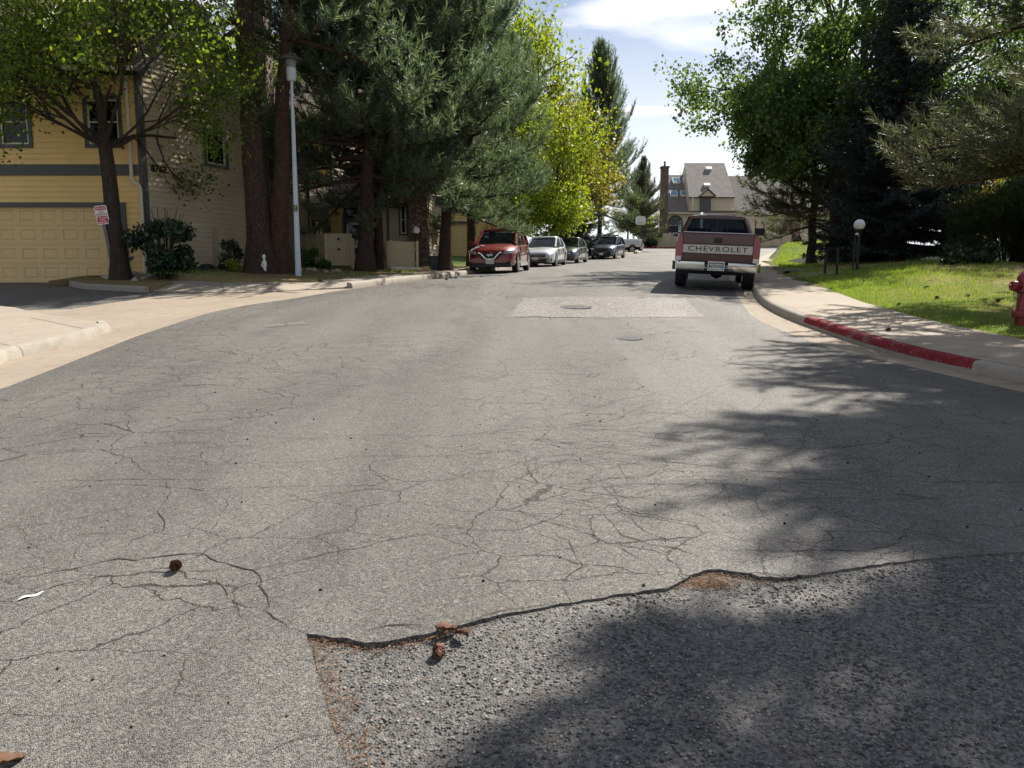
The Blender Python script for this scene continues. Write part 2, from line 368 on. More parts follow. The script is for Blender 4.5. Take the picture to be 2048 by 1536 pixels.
def glass_mat(name, tint=(0.25, 0.3, 0.32), opacity=0.25, rough=0.02, body=(0.01, 0.012, 0.015), ior=1.5):
    m, nt, N, L = nodes(name)
    tr = N.new('ShaderNodeBsdfTransparent'); tr.inputs[0].default_value = (*tint, 1)
    df = N.new('ShaderNodeBsdfDiffuse'); df.inputs[0].default_value = (*body, 1)
    gl = N.new('ShaderNodeBsdfGlossy'); gl.inputs[0].default_value = (0.9, 0.95, 1.0, 1); gl.inputs['Roughness'].default_value = rough
    a = N.new('ShaderNodeMixShader'); a.inputs[0].default_value = opacity; L.new(tr.outputs[0], a.inputs[1]); L.new(df.outputs[0], a.inputs[2])
    fr = N.new('ShaderNodeFresnel'); bf = N.new('ShaderNodeNewGeometry').outputs['Backfacing']
    L.new(n_range(N, L, bf, 0, 1, ior, 1 / ior), fr.inputs[0])   # same reflection from both sides of a thin pane
    tc = N.new('ShaderNodeTexCoord').outputs['Object']
    f2 = n_math(N, L, 'MULTIPLY', fr.outputs[0], n_range(N, L, n_noise(N, L, tc, 2.0, 3).outputs[0], 0.3, 0.7, 0.85, 1.1))
    b = N.new('ShaderNodeMixShader'); L.new(f2, b.inputs[0]); L.new(a.outputs[0], b.inputs[1]); L.new(gl.outputs[0], b.inputs[2])
    o = N.new('ShaderNodeOutputMaterial'); L.new(b.outputs[0], o.inputs[0])
    return m

M_ROAD = asphalt_mat("road_asphalt", 0.102, cracks=0.9, cell=165.0, contrast=0.85, agg=0.35, bump=1.0, warm=(1.03, 0.965, 0.87))
M_OLD = asphalt_mat("coarse_old_asphalt", 0.085, cracks=0.0, cell=90.0, agg=0.4, bump=1.0, contrast=0.8)
M_DRIVE = asphalt_mat("driveway_asphalt", 0.08, cracks=0.2, cell=110.0)
M_TAN = asphalt_mat("tan_chip_patch", 0.112, cracks=0.4, cell=90.0, warm=(1.05, 0.96, 0.84), contrast=0.6)
M_CONC = concrete_mat("sidewalk_concrete", (0.36, 0.306, 0.245), stain=0.45)
M_GUT = concrete_mat("gutter_concrete", (0.33, 0.272, 0.213), stain=0.6)
M_KERB = concrete_mat("kerb_concrete", (0.36, 0.32, 0.27), stain=0.6)
def worn_paint(name, paint, under):
    m = concrete_mat(name, paint, stain=0.7); nt = m.node_tree; N = nt.nodes; L = nt.links
    p = [n for n in N if n.type == 'BSDF_PRINCIPLED'][0]; src = p.inputs['Base Color'].links[0].from_socket
    tc = N.new('ShaderNodeTexCoord').outputs['Object']
    w = n_math(N, L, 'ADD', n_math(N, L, 'MULTIPLY', n_noise(N, L, tc, 2.2, 4, 0.6).outputs[0], 0.5), n_math(N, L, 'MULTIPLY', n_noise(N, L, tc, 38.0, 5, 0.75).outputs[0], 0.6))
    L.new(n_mix(N, L, n_range(N, L, w, 0.58, 0.66, 0, 0.85), src, under), p.inputs['Base Color']); return m
M_REDK = worn_paint("red_kerb_paint", (0.22, 0.016, 0.026), (0.30, 0.25, 0.21))
M_LAWN = lawn_mat("right_lawn", (5.0, 12.5))
M_YARD = lawn_mat("left_yard")
M_CRACK = pm("crack_fill", (0.026, 0.021, 0.016), 0.95, 0.4, 5)
M_BLACK = pm("black_metal", (0.012, 0.012, 0.014), 0.45, 0.2, 4)
M_WHITE = pm("white_paint", (0.78, 0.78, 0.76), 0.45, 0.05, 4, fine=0.04)
M_GREY = pm("grey_trim", (0.085, 0.088, 0.088), 0.6, 0.12, 2)
M_FRONT = pm("siding_warm_bounce", (0.78, 0.54, 0.22), 0.65, 0.07, 0.7, fine=0.06)  # yellow-tan siding, its colour warmed for light bounced off the drive
M_SIDE = pm("siding_shade_grey", (0.50, 0.415, 0.30), 0.65, 0.07, 0.7, fine=0.06)  # tan siding, its colour greyed for blue skylight in the shade
M_CREAM = pm("cream_trim", (0.66, 0.60, 0.47), 0.6, 0.06, 1.0)
M_DOORP = pm("garage_door_paint", (0.72, 0.52, 0.25), 0.55, 0.05, 0.8, fine=0.04)
M_ROOF = shingle_mat("brown_shingles", (0.10, 0.075, 0.06), (0.17, 0.135, 0.11))
M_ROOFG = shingle_mat("grey_brown_shingles", (0.21, 0.19, 0.18), (0.28, 0.26, 0.25), row=0.2)
M_STONE = stone_mat("brown_fieldstone", (0.13, 0.085, 0.065), (0.26, 0.19, 0.14))
M_GLASS = glass_mat("window_glass", (0.16, 0.18, 0.2), 0.55)
M_CARGLASS = glass_mat("car_glass", (0.30, 0.36, 0.38), 0.4, ior=1.28)
M_BARKP = bark_mat("pine_bark", (0.02, 0.015, 0.012), (0.13, 0.088, 0.068), 4.0)
M_BARKR = bark_mat("red_pine_bark", (0.028, 0.017, 0.012), (0.14, 0.08, 0.058), 4.0)
M_BARKD = bark_mat("grey_brown_bark", (0.025, 0.02, 0.016), (0.13, 0.10, 0.08), 6.0)
M_NEED = leaf_mat("pine_needles_green", [(0.055, 0.085, 0.05), (0.12, 0.16, 0.10), (0.24, 0.28, 0.19)], 0.45, 0.5, 0.35, (1.25, 1.35, 0.85))
M_NEEDO = leaf_mat("pine_needles_grey", [(0.045, 0.06, 0.036), (0.10, 0.115, 0.075), (0.21, 0.215, 0.15)], 0.36, 0.5, 0.3, (1.3, 1.3, 0.8))
M_SPRUCE = leaf_mat("spruce_needles", [(0.014, 0.024, 0.022), (0.03, 0.048, 0.042), (0.06, 0.085, 0.07)], 0.12, 0.5, 0.35, (1.1, 1.3, 0.8))
M_MAPLE = leaf_mat("maple_leaves", [(0.055, 0.105, 0.02), (0.10, 0.165, 0.03), (0.21, 0.26, 0.05)], 0.55, 0.5, 0.25, (1.9, 1.7, 0.45))
M_LIME = leaf_mat("lime_green_leaves", [(0.12, 0.19, 0.02), (0.20, 0.28, 0.03), (0.30, 0.36, 0.05)], 0.5, 0.5, 0.3, (1.7, 1.5, 0.5))
M_OLIVE = leaf_mat("olive_yellow_leaves", [(0.10, 0.11, 0.02), (0.20, 0.19, 0.035), (0.30, 0.27, 0.06)], 0.45, 0.5, 0.3, (1.6, 1.35, 0.5))
M_LOCUST = leaf_mat("mid_green_leaves", [(0.055, 0.11, 0.044), (0.10, 0.17, 0.065), (0.18, 0.25, 0.09)], 0.55, 0.5, 0.35, (1.5, 1.45, 0.6))
M_SHRUB = leaf_mat("dark_shrub_leaves", [(0.012, 0.03, 0.014), (0.025, 0.055, 0.024), (0.05, 0.085, 0.035)], 0.2, 0.4, 0.5)
M_JUNI = leaf_mat("juniper_sprays", [(0.03, 0.05, 0.02), (0.06, 0.085, 0.035), (0.12, 0.13, 0.06)], 0.25, 0.5, 0.3)
M_GRASS = leaf_mat("grass_blades", [(0.14, 0.22, 0.04), (0.22, 0.32, 0.07), (0.42, 0.38, 0.18)], 0.4, 0.5, 0.3, (1.5, 1.6, 0.5))
M_DRYN = leaf_mat("dry_needles", [(0.06, 0.03, 0.016), (0.14, 0.068, 0.034), (0.27, 0.17, 0.095)], 0.1, 0.7, 0.2, (1.2, 1.0, 0.7))
M_CONE = leaf_mat("cone_scales", [(0.04, 0.018, 0.01), (0.10, 0.042, 0.022), (0.26, 0.13, 0.06)], 0.0, 0.7, 0.3)
M_GRAV = leaf_mat("gravel_stones", [(0.05, 0.048, 0.046), (0.14, 0.13, 0.125), (0.36, 0.33, 0.30)], 0.0, 0.7, 0.4)
M_ROCK = pm("pale_rock", (0.36, 0.32, 0.27), 0.85, 0.35, 3.0, bump=0.5, bscale=9)

# ------------------------------------------------------------------ the lie of the land: the street climbs away from the camera
def smooth_table(pts, x0, x1, step=0.25, win=13):
    xs = np.arange(x0, x1, step); ys = np.interp(xs, [p[0] for p in pts], [p[1] for p in pts])
    k = np.ones(win) / win; pad = np.pad(ys, win // 2, mode='reflect', reflect_type='odd')
    return xs, np.convolve(pad, k, 'valid')
_P = smooth_table([(-30, -2.2), (0, 0), (6.5, .478), (9, .664), (14, 1.12), (18.5, 1.50), (22.5, 1.73), (29, 2.06), (39, 2.54), (45, 2.86), (58, 3.55), (75, 4.7), (97, 6.2), (130, 7.6), (200, 9), (420, 10)], -30, 420, win=9)
_L = smooth_table([(-30, -6.0), (8, -6.0), (9.3, -6.03), (11, -6.0), (12.5, -6.2), (14.5, -6.1), (16.7, -4.95), (19, -4.2), (21.3, -3.55), (24.5, -2.6), (28.2, -1.62), (34, -.55), (39, .45), (45, 1.9), (52, 3.9), (57, 5.4), (64, 8), (72, 11.5), (78, 14), (420, 14)], -30, 420, win=7)
_R = smooth_table([(-30, 11), (0, 8.6), (5, 6.9), (7, 6.1), (8.3, 5.5), (8.7, 5.33), (9.5, 5.05), (10.5, 4.9), (11.6, 4.84), (12.8, 4.80), (13.6, 4.8), (14.9, 4.92), (16.4, 5.2), (17.6, 5.5), (20, 6.15), (24, 7.15), (29, 8.5), (33, 9.6), (38, 11.2), (45, 13.4), (52, 16), (60, 19), (72, 24), (78, 27), (420, 27)], -30, 420, win=5)
def prof(y): return float(np.interp(y, *_P))
def Lk(y): return float(np.interp(y, *_L))
def Rk(y): return float(np.interp(y, *_R))
def crown(x, y):
    l, r = Lk(y), Rk(y); c = (l + r) / 2; d = min(abs(x - c), max(2, (r - l) / 2))
    fade = 1.0 if y < 60 else max(0.0, 1 - (y - 60) / 15)
    return -0.022 * max(0.0, d - 1.0) * fade + 0.04 * fade
def G(x, y): return prof(y) + crown(x, y)
def mound(x, y):
    return 1.0 * math.exp(-(((x - 26.5) / 9.0) ** 2 + ((y - 64) / 11.0) ** 2)) + 0.35 * math.exp(-(((x - 13) / 4.5) ** 2 + ((y - 22) / 7.0) ** 2))
def yard(x, y):
    """height of the left yards above the road plane"""
    return 0.14 + min(0.34, 0.045 * max(0.0, Lk(y) - 1.3 - x))
def rlawn(x, y):
    return 0.145 + min(0.12, 0.03 * max(0.0, x - Rk(y) - 1.5)) + mound(x, y)
def proj(p):
    d = Vector(p) - Vector((0, 0, CAMZ)); c, s = math.cos(PITCH), math.sin(PITCH)
    z = d.y * c - d.z * s; v = d.y * s + d.z * c
    return 1024 + F * d.x / z, 768 - F * v / z
def ray(px, py):
    c, s = math.cos(PITCH), math.sin(PITCH); a, b = (px - 1024) / F, (768 - py) / F
    return Vector((a, c + b * s, -s + b * c))
def at(px, py, Y):
    """the place at distance Y along the street that shows at a photograph pixel"""
    d = ray(px, py); t = Y / d.y
    return Vector((d.x * t, Y, CAMZ + d.z * t))
def gnd(px, py, off=0.0, hf=None):
    d = ray(px, py); lo = None
    f = hf or (lambda x, y: G(x, y) + off)
    Y = 1.0
    while Y < 160:
        t = Y / d.y; x = d.x * t; z = CAMZ + d.z * t
        if z < f(x, Y):
            a, b = Y - 0.25, Y
            for _ in range(20):
                m_ = (a + b) / 2; t = m_ / d.y
                if CAMZ + d.z * t < f(d.x * t, m_): b = m_
                else: a = m_
            t = b / d.y
            return Vector((d.x * t, b, f(d.x * t, b)))
        Y += 0.25
    return at(px, py, 90)
def sheet(name, poly, hf, mat, skirt=0.0, step=0.8, kind='structure', parent=None, ystep=None, xmax=None):
    """a ground sheet: plan polygon cut into a grid and laid on the height function"""
    bm = bmesh.new()
    vs = [bm.verts.new((p[0], p[1], 0)) for p in poly]
    fc = bm.faces.new(vs); bm.normal_update()
    if fc.normal.z < 0: fc.normal_flip()
    xs = [p[0] for p in poly]; ys = [p[1] for p in poly]
    for ax, lo, hi in ((0, min(xs), max(xs)), (1, min(ys), max(ys))):
        st = step if ax == 0 or not ystep else ystep
        c = math.ceil(lo / st) * st
        while c < hi:
            co = (c, 0, 0) if ax == 0 else (0, c, 0); no = (1, 0, 0) if ax == 0 else (0, 1, 0)
            bmesh.ops.bisect_plane(bm, geom=bm.verts[:] + bm.edges[:] + bm.faces[:], dist=1e-5, plane_co=co, plane_no=no)
            c += st
    bmesh.ops.triangulate(bm, faces=bm.faces[:])
    for v in bm.verts: v.co.z = hf(v.co.x, v.co.y)
    if skirt > 0:
        be = [e for e in bm.edges if e.is_boundary]
        r = bmesh.ops.extrude_edge_only(bm, edges=be)
        for g in r['geom']:
            if isinstance(g, bmesh.types.BMVert): g.co.z -= skirt
    bm.normal_update()
    me = bpy.data.meshes.new(name); bm.to_mesh(me); bm.free()
    me.materials.append(mat); me.shade_smooth(); me.set_sharp_from_angle(angle=math.radians(35))
    o = link(bpy.data.objects.new(name, me), parent)
    if kind: o['kind'] = kind
    return o
def sweep(name, path, section, hf, mat, kind='structure', gap=0.0, seg=2.6, parent=None, close=True):
    """kerb: a cross-section (offset to the left of travel, height) carried along a plan path, cast in lengths"""
    P = [Vector((p[0], p[1])) for p in path]
    # resample
    d = [0.0]
    for a, b in zip(P, P[1:]): d.append(d[-1] + (b - a).length)
    n = max(2, int(d[-1] / 0.3) + 1); S = np.linspace(0, d[-1], n)
    X = np.interp(S, d, [p.x for p in P]); Y = np.interp(S, d, [p.y for p in P])
    mb = MB(); k = len(section)
    def ring(i, shift):
        j0, j1 = max(0, i - 1), min(n - 1, i + 1)
        t = Vector((X[j1] - X[j0], Y[j1] - Y[j0])).normalized(); nn = Vector((-t.y, t.x))
        o = []
        for off, h in section:
            q = Vector((X[i], Y[i])) + nn * off + t * shift
            o.append((q.x, q.y, hf(X[i], Y[i]) + h))
        return o
    per = max(2, int(seg / 0.3)); i = 0
    while i < n - 1:
        e = min(n - 1, i + per)
        if n - 1 - e < 3: e = n - 1
        R = [ring(j, gap if j == i else (-gap if j == e else 0)) for j in range(i, e + 1)]
        pts = [p for r in R for p in r]; m = len(R)
        Fc = [(a * k + b, a * k + (b + 1) % k, (a + 1) * k + (b + 1) % k, (a + 1) * k + b) for a in range(m - 1) for b in range(k if close else k - 1)]
        Fc += [tuple(range(k - 1, -1, -1)), tuple(range((m - 1) * k, m * k))]
        mb.mesh(pts, Fc); i = e
    o = mb.build(name, mat, parent, smooth=32)
    bm = bmesh.new(); bm.from_mesh(o.data); bmesh.ops.recalc_face_normals(bm, faces=bm.faces[:]); bm.to_mesh(o.data); bm.free()
    if kind: o['kind'] = kind
    return o

rng = np.random.default_rng(11)
random.seed(5)

# --- wide ground
def terrain():
    xs = np.concatenate([np.arange(-160, -40, 8.0), np.arange(-40, -8, 1.0), np.arange(-8, 34, 0.5), np.arange(34, 60, 1.5), np.arange(60, 181, 8.0)])
    ys = np.concatenate([np.arange(-24, 0, 2.0), np.arange(0, 34, 0.5), np.arange(34, 104, 1.0), np.arange(104, 330, 9.0)])
    V = []
    for y in ys:
        l, r = Lk(y), Rk(y)
        for x in xs:
            if 74 < y < 94 and -40 < x < 70: z = G(x, y) - 0.14
            elif x < l - 0.2:
                t = min(1, max(0, (y - 35) / 3)); z = G(x, y) + (1 - t) * -0.2 + t * yard(x, y)
            elif x > r + 0.2: z = G(x, y) + (rlawn(x, y) if x > r + 1.2 else 0.03)
            else: z = G(x, y) - 0.14
            V.append((x, y, z))
    nx = len(xs); f = []
    for j in range(len(ys) - 1):
        for i in range(nx - 1): f.append((j * nx + i, j * nx + i + 1, (j + 1) * nx + i + 1, (j + 1) * nx + i))
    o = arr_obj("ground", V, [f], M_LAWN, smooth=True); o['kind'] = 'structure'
terrain()

# --- road surface: newer overlay broken away in front of the camera, old coarse asphalt below it
def La(y):
    return float(np.interp(y, [-30, 7.95, 9.6, 11.4, 14.2, 15.7, 16.7, 19, 21.3, 24.5, 28.2], [-5.3, -5.3, -5.45, -5.6, -5.6, -5.3, -4.75, -4.1, -3.48, -2.52, -1.55])) if y < 28.2 else Lk(y) + 0.06
def Ra(y):
    return float(np.interp(y, [-30, 0, 6, 7.8, 8.6, 9.75, 10.4, 11.6, 12.9, 13.9, 16, 18.5], [10.2, 7.8, 5.9, 5.2, 4.95, 4.6, 4.38, 4.22, 4.22, 4.3, 4.75, 5.3])) if y < 18.5 else Rk(y) - 0.4
edge_px = [(612, 1268), (648, 1273), (690, 1276), (730, 1284), (765, 1284), (800, 1277), (830, 1272), (868, 1262), (905, 1254), (960, 1240), (1000, 1231), (1045, 1221), (1090, 1213), (1140, 1205), (1190, 1196), (1235, 1189), (1290, 1182), (1335, 1176), (1362, 1164), (1385, 1150), (1410, 1141), (1440, 1138), (1480, 1143), (1520, 1152), (1570, 1155), (1615, 1150), (1670, 1142), (1750, 1129), (1850, 1118), (1950, 1110), (2048, 1104)]
hole = [gnd(*p) for p in edge_px]
left_px = [(640, 1372), (652, 1410), (662, 1440), (682, 1500), (697, 1536)]
hole_l = [gnd(*p) for p in left_px]
def ragged(pts, amp, step=0.035):
    out = []
    for a, b in zip(pts, pts[1:]):
        n = max(1, int((b - a).length / step))
        for i in range(n):
            q = a.lerp(b, i / n); out.append(Vector((q.x + random.uniform(-amp, amp), q.y + random.uniform(-amp, amp), 0)))
    out.append(pts[-1]); return out
top_edge = ragged(hole, 0.007)
side_edge = ragged([hole[0]] + hole_l + [Vector((-.28, 1.2, 0)), Vector((-.1, 0, 0)), Vector((.2, -6, 0))], 0.004)
ys_near = np.arange(-6, 6.51, 1.25)
poly = [(La(y), y) for y in ys_near[::-1]][::-1]
poly = [(La(6.5), 6.5)] + [(Ra(y), y) for y in (6.5, 5.6, 4.8, 4.0)] + [(p.x, p.y) for p in reversed(top_edge)] + [(p.x, p.y) for p in side_edge[1:]] + [(La(-6), -6)]
sheet("road", poly, lambda x, y: G(x, y), M_ROAD, skirt=0.035, step=0.6)
ya = np.concatenate([np.arange(6.5, 30, 0.5), np.arange(30, 73, 1.5)])
far_poly = [(La(y), y) for y in ya] + [(9, 76), (0, 78), (-40, 80), (-40, 92), (70, 94), (70, 81), (33, 79.5)] + [(Ra(y), y) for y in ya[::-1]]
sheet("road_upper", far_poly, lambda x, y: G(x, y), M_ROAD, step=1.5, ystep=0.75)
def old_h(x, y):
    return G(x, y) - float(np.interp(x, [-1.2, -.85, -.3, 0, .55, .8, 1.05, 1.3, 2, 6], [.014, .022, .024, .012, .009, .020, .024, .013, .009, .007])) * (0.55 + 0.45 * min(1, max(0, (y - 2.2) / .7)))
sheet("old_road", [(-1.2, -6), (9.5, -6), (7.6, 0.5), (6.6, 4.2), (3, 4.6), (-1.2, 3.3)], old_h, M_OLD, step=0.35)
tp = [gnd(*p) for p in ((1047, 596), (1200, 593), (1368, 597), (1385, 612), (1410, 634), (1200, 636), (1013, 634))]
tp = ragged(tp + [tp[0]], 0.035, 0.12)[:-1]
sheet("road_patch", [(p.x, p.y) for p in tp], lambda x, y: G(x, y) + 0.004, M_TAN, step=0.6)

# --- cracks in the overlay
def build_cracks():
    mb = MB()
    def strip(pts, w):
        P = [];
        for a, b in zip(pts, pts[1:]):
            n = max(1, int((b - a).length / 0.035))
            for i in range(n): P.append(a.lerp(b, i / n))
        P.append(pts[-1]); m = len(P)
        if m < 3: return
        jit = np.cumsum(rng.normal(0, 0.006, m)); jit -= np.linspace(jit[0], jit[-1], m); jit += rng.normal(0, 0.0035, m)
        A, B = [], []
        for i in range(m):
            t = (P[min(i + 1, m - 1)] - P[max(0, i - 1)]); t = Vector((t.x, t.y, 0)).normalized(); nn = Vector((-t.y, t.x, 0))
            q = P[i] + nn * float(jit[i]); ww = w * (0.42 + 0.58 * abs(t.x)) * (0.35 + 1.0 * abs(math.sin(i * 0.37 + q.x * 5)) * random.uniform(.4, 1.1)) * min(1, 0.25 + 3.0 * min(i, m - 1 - i) / m)
            for s, lst in ((1, A), (-1, B)):
                r = q + nn * (s * ww / 2); lst.append((r.x, r.y, G(r.x, r.y) + 0.003))
        base = len(mb.v); mb.v += A + B
        for i in range(m - 1):
            mb.f.append((base + i, base + m + i, base + m + i + 1, base + i + 1)); mb.m.append(0)
    main = [
     (9, [(-40, 1180), (50, 1156), (150, 1140), (232, 1122), (265, 1126), (320, 1119), (395, 1111), (420, 1122), (465, 1130), (505, 1142), (522, 1150), (519, 1172), (528, 1195), (530, 1215), (522, 1222), (540, 1240), (555, 1247), (607, 1265), (618, 1270)]),
     (5, [(-20, 1207), (40, 1192), (95, 1177), (165, 1157), (220, 1152), (330, 1144), (470, 1139)]),
     (7, [(232, 1122), (240, 1105), (250, 1097), (270, 1080), (300, 1070), (328, 1062), (332, 1040), (318, 1020), (334, 1005), (345, 985), (322, 962)]),
     (5, [(505, 1142), (600, 1120), (700, 1095), (780, 1077), (870, 1065), (893, 1056)]),
     (5, [(415, 1150), (440, 1170), (458, 1195), (465, 1208), (492, 1213), (525, 1217)]),
     (5, [(40, 965), (130, 961), (250, 959), (325, 960), (425, 957), (440, 945), (470, 942), (500, 944)]),
     (5, [(10, 903), (100, 905), (200, 900), (260, 917), (280, 936), (300, 945), (330, 959)]),
     (4, [(200, 902), (240, 876), (300, 867), (335, 866), (345, 882), (400, 890)]), (4, [(200, 908), (300, 888), (425, 882), (460, 895), (450, 917), (470, 930), (495, 942)]),
     (4, [(440, 863), (530, 872), (625, 877), (700, 871), (800, 870), (900, 874), (1024, 862), (1180, 845), (1320, 824)]),
     (5, [(450, 925), (550, 925), (650, 922), (725, 915), (850, 915), (1024, 900), (1100, 894)]),
     (5, [(825, 1040), (870, 1048), (925, 1052), (975, 1058), (1024, 1060), (1074, 1047), (1124, 1030), (1150, 1012)]),
     (4, [(40, 985), (200, 972), (320, 975), (420, 985), (460, 978), (560, 972), (760, 968), (900, 955)]),
     (6, [(1190, 1010), (1215, 1040), (1244, 1070), (1275, 1078), (1304, 1087), (1344, 1094), (1384, 1108), (1414, 1122), (1426, 1138)]),
     (5, [(1210, 1000), (1300, 1068), (1370, 1090), (1439, 1101)]), (6, [(1439, 1100), (1500, 1098), (1549, 1103), (1649, 1099), (1724, 1101), (1799, 1085), (1808, 1062), (1850, 1045)]),
     (6, [(1140, 1206), (1131, 1175), (1134, 1160), (1150, 1142), (1166, 1130), (1154, 1105), (1140, 1080), (1100, 1060)]),
     (5, [(1024, 1015), (1080, 1040), (1150, 1060), (1230, 1090), (1300, 1130), (1330, 1160)]),
     (4, [(1500, 830), (1600, 870), (1700, 905), (1780, 960), (1850, 985)]), (4, [(1330, 880), (1460, 900), (1600, 905), (1750, 890), (1900, 870), (2048, 880)]),
     (4, [(1280, 690), (1340, 745), (1400, 790), (1450, 825)]), (4, [(720, 668), (860, 664), (1010, 660), (1130, 666), (1240, 676), (1400, 674), (1540, 670)]),
     (3, [(920, 710), (1000, 716), (1110, 730), (1200, 760)]), (3, [(600, 660), (640, 668), (720, 670), (770, 664)]),
     (5, [(730, 1262), (780, 1249), (830, 1251), (870, 1258)]), (4, [(905, 1250), (1000, 1222), (1100, 1208)]),
     (4, [(430, 1100), (420, 1070), (440, 1035), (455, 1010), (470, 985), (460, 960)]),
     (3, [(470, 1536), (560, 1490), (640, 1470)]), (3, [(560, 1340), (600, 1320), (640, 1318)]),
     (4, [(0, 880), (60, 860), (150, 850), (260, 842), (330, 838)]), (4, [(120, 830), (260, 818), (420, 822), (520, 812)]), (3, [(180, 790), (330, 782), (500, 790)]), (3, [(60, 800), (170, 780), (300, 770)])]
    for w, px in main: strip([gnd(*p) for p in px], w * 0.0011)
    for i in range(300):
        y = rng.uniform(4.0, 8.5) if i < 220 else rng.uniform(5, 14); x = rng.uniform(-4.6, 3.8)
        if i % 3: x = rng.uniform(-0.6, 2.6); y = rng.uniform(4.2, 6.6)
        a = rng.normal(0, 0.28) if rng.random() < 0.75 else rng.uniform(0.9, 2.2)
        p = Vector((x, y, 0)); pts = [p.copy()]
        for _ in range(rng.integers(4, 12)):
            a += rng.normal(0, 0.28); p = p + Vector((math.cos(a), math.sin(a), 0)) * rng.uniform(0.08, 0.22)
            pts.append(p.copy())
        strip(pts, rng.uniform(0.0016, 0.0046))
    o = mb.build("road_cracks", M_CRACK); o['kind'] = 'structure'
build_cracks()

# --- concrete edges
def poly_px(pts, off=0.0): return [(q.x, q.y) for q in (gnd(*p, off) for p in pts)]
# right gutter, kerb, sidewalk
yr = np.concatenate([np.arange(-6, 24, 0.5), np.arange(24, 76, 1.5)])
sheet("gutter", [(Ra(y) - 0.06, y) for y in yr] + [(Rk(y) + 0.05, y) for y in yr[::-1]], lambda x, y: G(x, y) - 0.006, M_GUT, step=1.0)
KSEC = [(0.0, -0.12), (0.0, 0.02), (-0.018, 0.10), (-0.035, 0.128), (-0.06, 0.143), (-0.16, 0.147), (-0.16, -0.12)]
kr = lambda a, b, st=0.3: [(Rk(y), y) for y in np.arange(a, b + 1e-6, st)]
sweep("kerb", kr(-6, 75.4), KSEC, G, M_KERB, gap=0.006)
red_k = sweep("red_kerb", kr(8.82, 13.0), [(0.002, 0.050), (-0.0155, 0.102), (-0.033, 0.1315), (-0.059, 0.1465), (-0.150, 0.1495), (-0.150, 0.120), (-0.05, 0.05)], G, M_REDK, gap=0.005, seg=1.8)
sb_px = [(1521, 523), (1536, 529), (1556, 540), (1584, 557), (1612, 565), (1640, 574), (1680, 590), (1724, 607), (1780, 622), (1836, 638), (1905, 654), (1976, 669), (2048, 683), (2150, 704)]
sb = [gnd(*p, 0.15) for p in sb_px]
back = [(6.6 + 3.2, 2.0), (7.6 + .4, 6.5)] + [(p.x, p.y) for p in reversed(sb)] + [(Rk(y) + 1.55, y) for y in np.arange(46, 74, 2)]
front = [(Rk(y) + 0.157, y) for y in np.arange(74, 1.9, -0.5)]
sw_h = lambda x, y: G(x, y) + 0.147 + 0.02 * max(0, min(1.6, x - Rk(y)))
sidewalk_r = sheet("sidewalk", back + front, sw_h, M_CONC, skirt=0.2, step=1.0)
jm = MB()
for y in (9.0, 10.6, 12.2, 13.8, 15.6, 17.4, 19.4, 21.5, 24, 26.5, 29, 32):
    x0 = Rk(y) + 0.17; x1 = float(np.interp(y, [q.y for q in reversed(sb)], [q.x for q in reversed(sb)])) - 0.02
    if x1 - x0 < 0.4: continue
    k = 6
    for i in range(k):
        a, b = x0 + (x1 - x0) * i / k, x0 + (x1 - x0) * (i + 1) / k; s = 0.10
        jm.face([(a, y + s * (a - x0), sw_h(a, y) + .004), (b, y + s * (b - x0), sw_h(b, y) + .004), (b, y + s * (b - x0) + .012, sw_h(b, y) + .004), (a, y + s * (a - x0) + .012, sw_h(a, y) + .004)])
jm.build("joint", M_CRACK, sidewalk_r)
# left: driveway, apron, island slab, planter kerb, sidewalk
drive = [(-30, 8.8), (-6.3, 9.2), (-6.2, 12), (-6.0, 14.2), (-5.4, 16), (-6.2, 18.2), (-8.2, 19.8), (-8.2, 22.8), (-30, 22.8)]
sheet("driveway", drive, lambda x, y: G(x, y) + 0.0 - 0.01, M_DRIVE, step=1.0)
strip_l = [(La(y) + 0.06, y) for y in np.arange(-6, 22.1, 0.5)]
ap = poly_px([(700, 573), (620, 579), (520, 582), (440, 584), (370, 588), (300, 594), (220, 606), (140, 618), (60, 620), (0, 618)])
sheet("apron", strip_l + ap + [(-9.3, 10.5), (-7.4, 9.4), (-6.9, 8.0), (-6.9, -6)], lambda x, y: G(x, y) - 0.004, M_GUT, step=1.0)
isl_top = poly_px([(-260, 612), (0, 611), (30, 613.5), (59, 621), (117, 632), (165, 638), (196, 642)], 0.13)
isl_f = poly_px([(202, 646), (164, 659), (88, 678), (40, 689), (0, 697)], 0.13)
isl = isl_top + isl_f + [(-6.02, 7.5), (-6.02, -6), (-30, -6), (-30, 14)]
sheet("island_slab", isl, lambda x, y: G(x, y) + 0.12 + 0.0 * x, M_CONC, skirt=0.25, step=1.0)
isl_edge = [isl_top[-1]] + isl_f + [(-6.02, 7.5), (-6.02, -6)]
sweep("island_kerb", isl_edge, [(-0.01, -0.12), (-0.01, 0.02), (0.03, 0.10), (0.06, 0.13), (0.18, 0.134), (0.18, 0.0)][::-1] if False else [(-0.02, 0.134), (0.06, 0.134), (0.10, 0.118), (0.135, 0.06), (0.15, -0.1), (-0.02, -0.1)], G, M_KERB, gap=0.006)
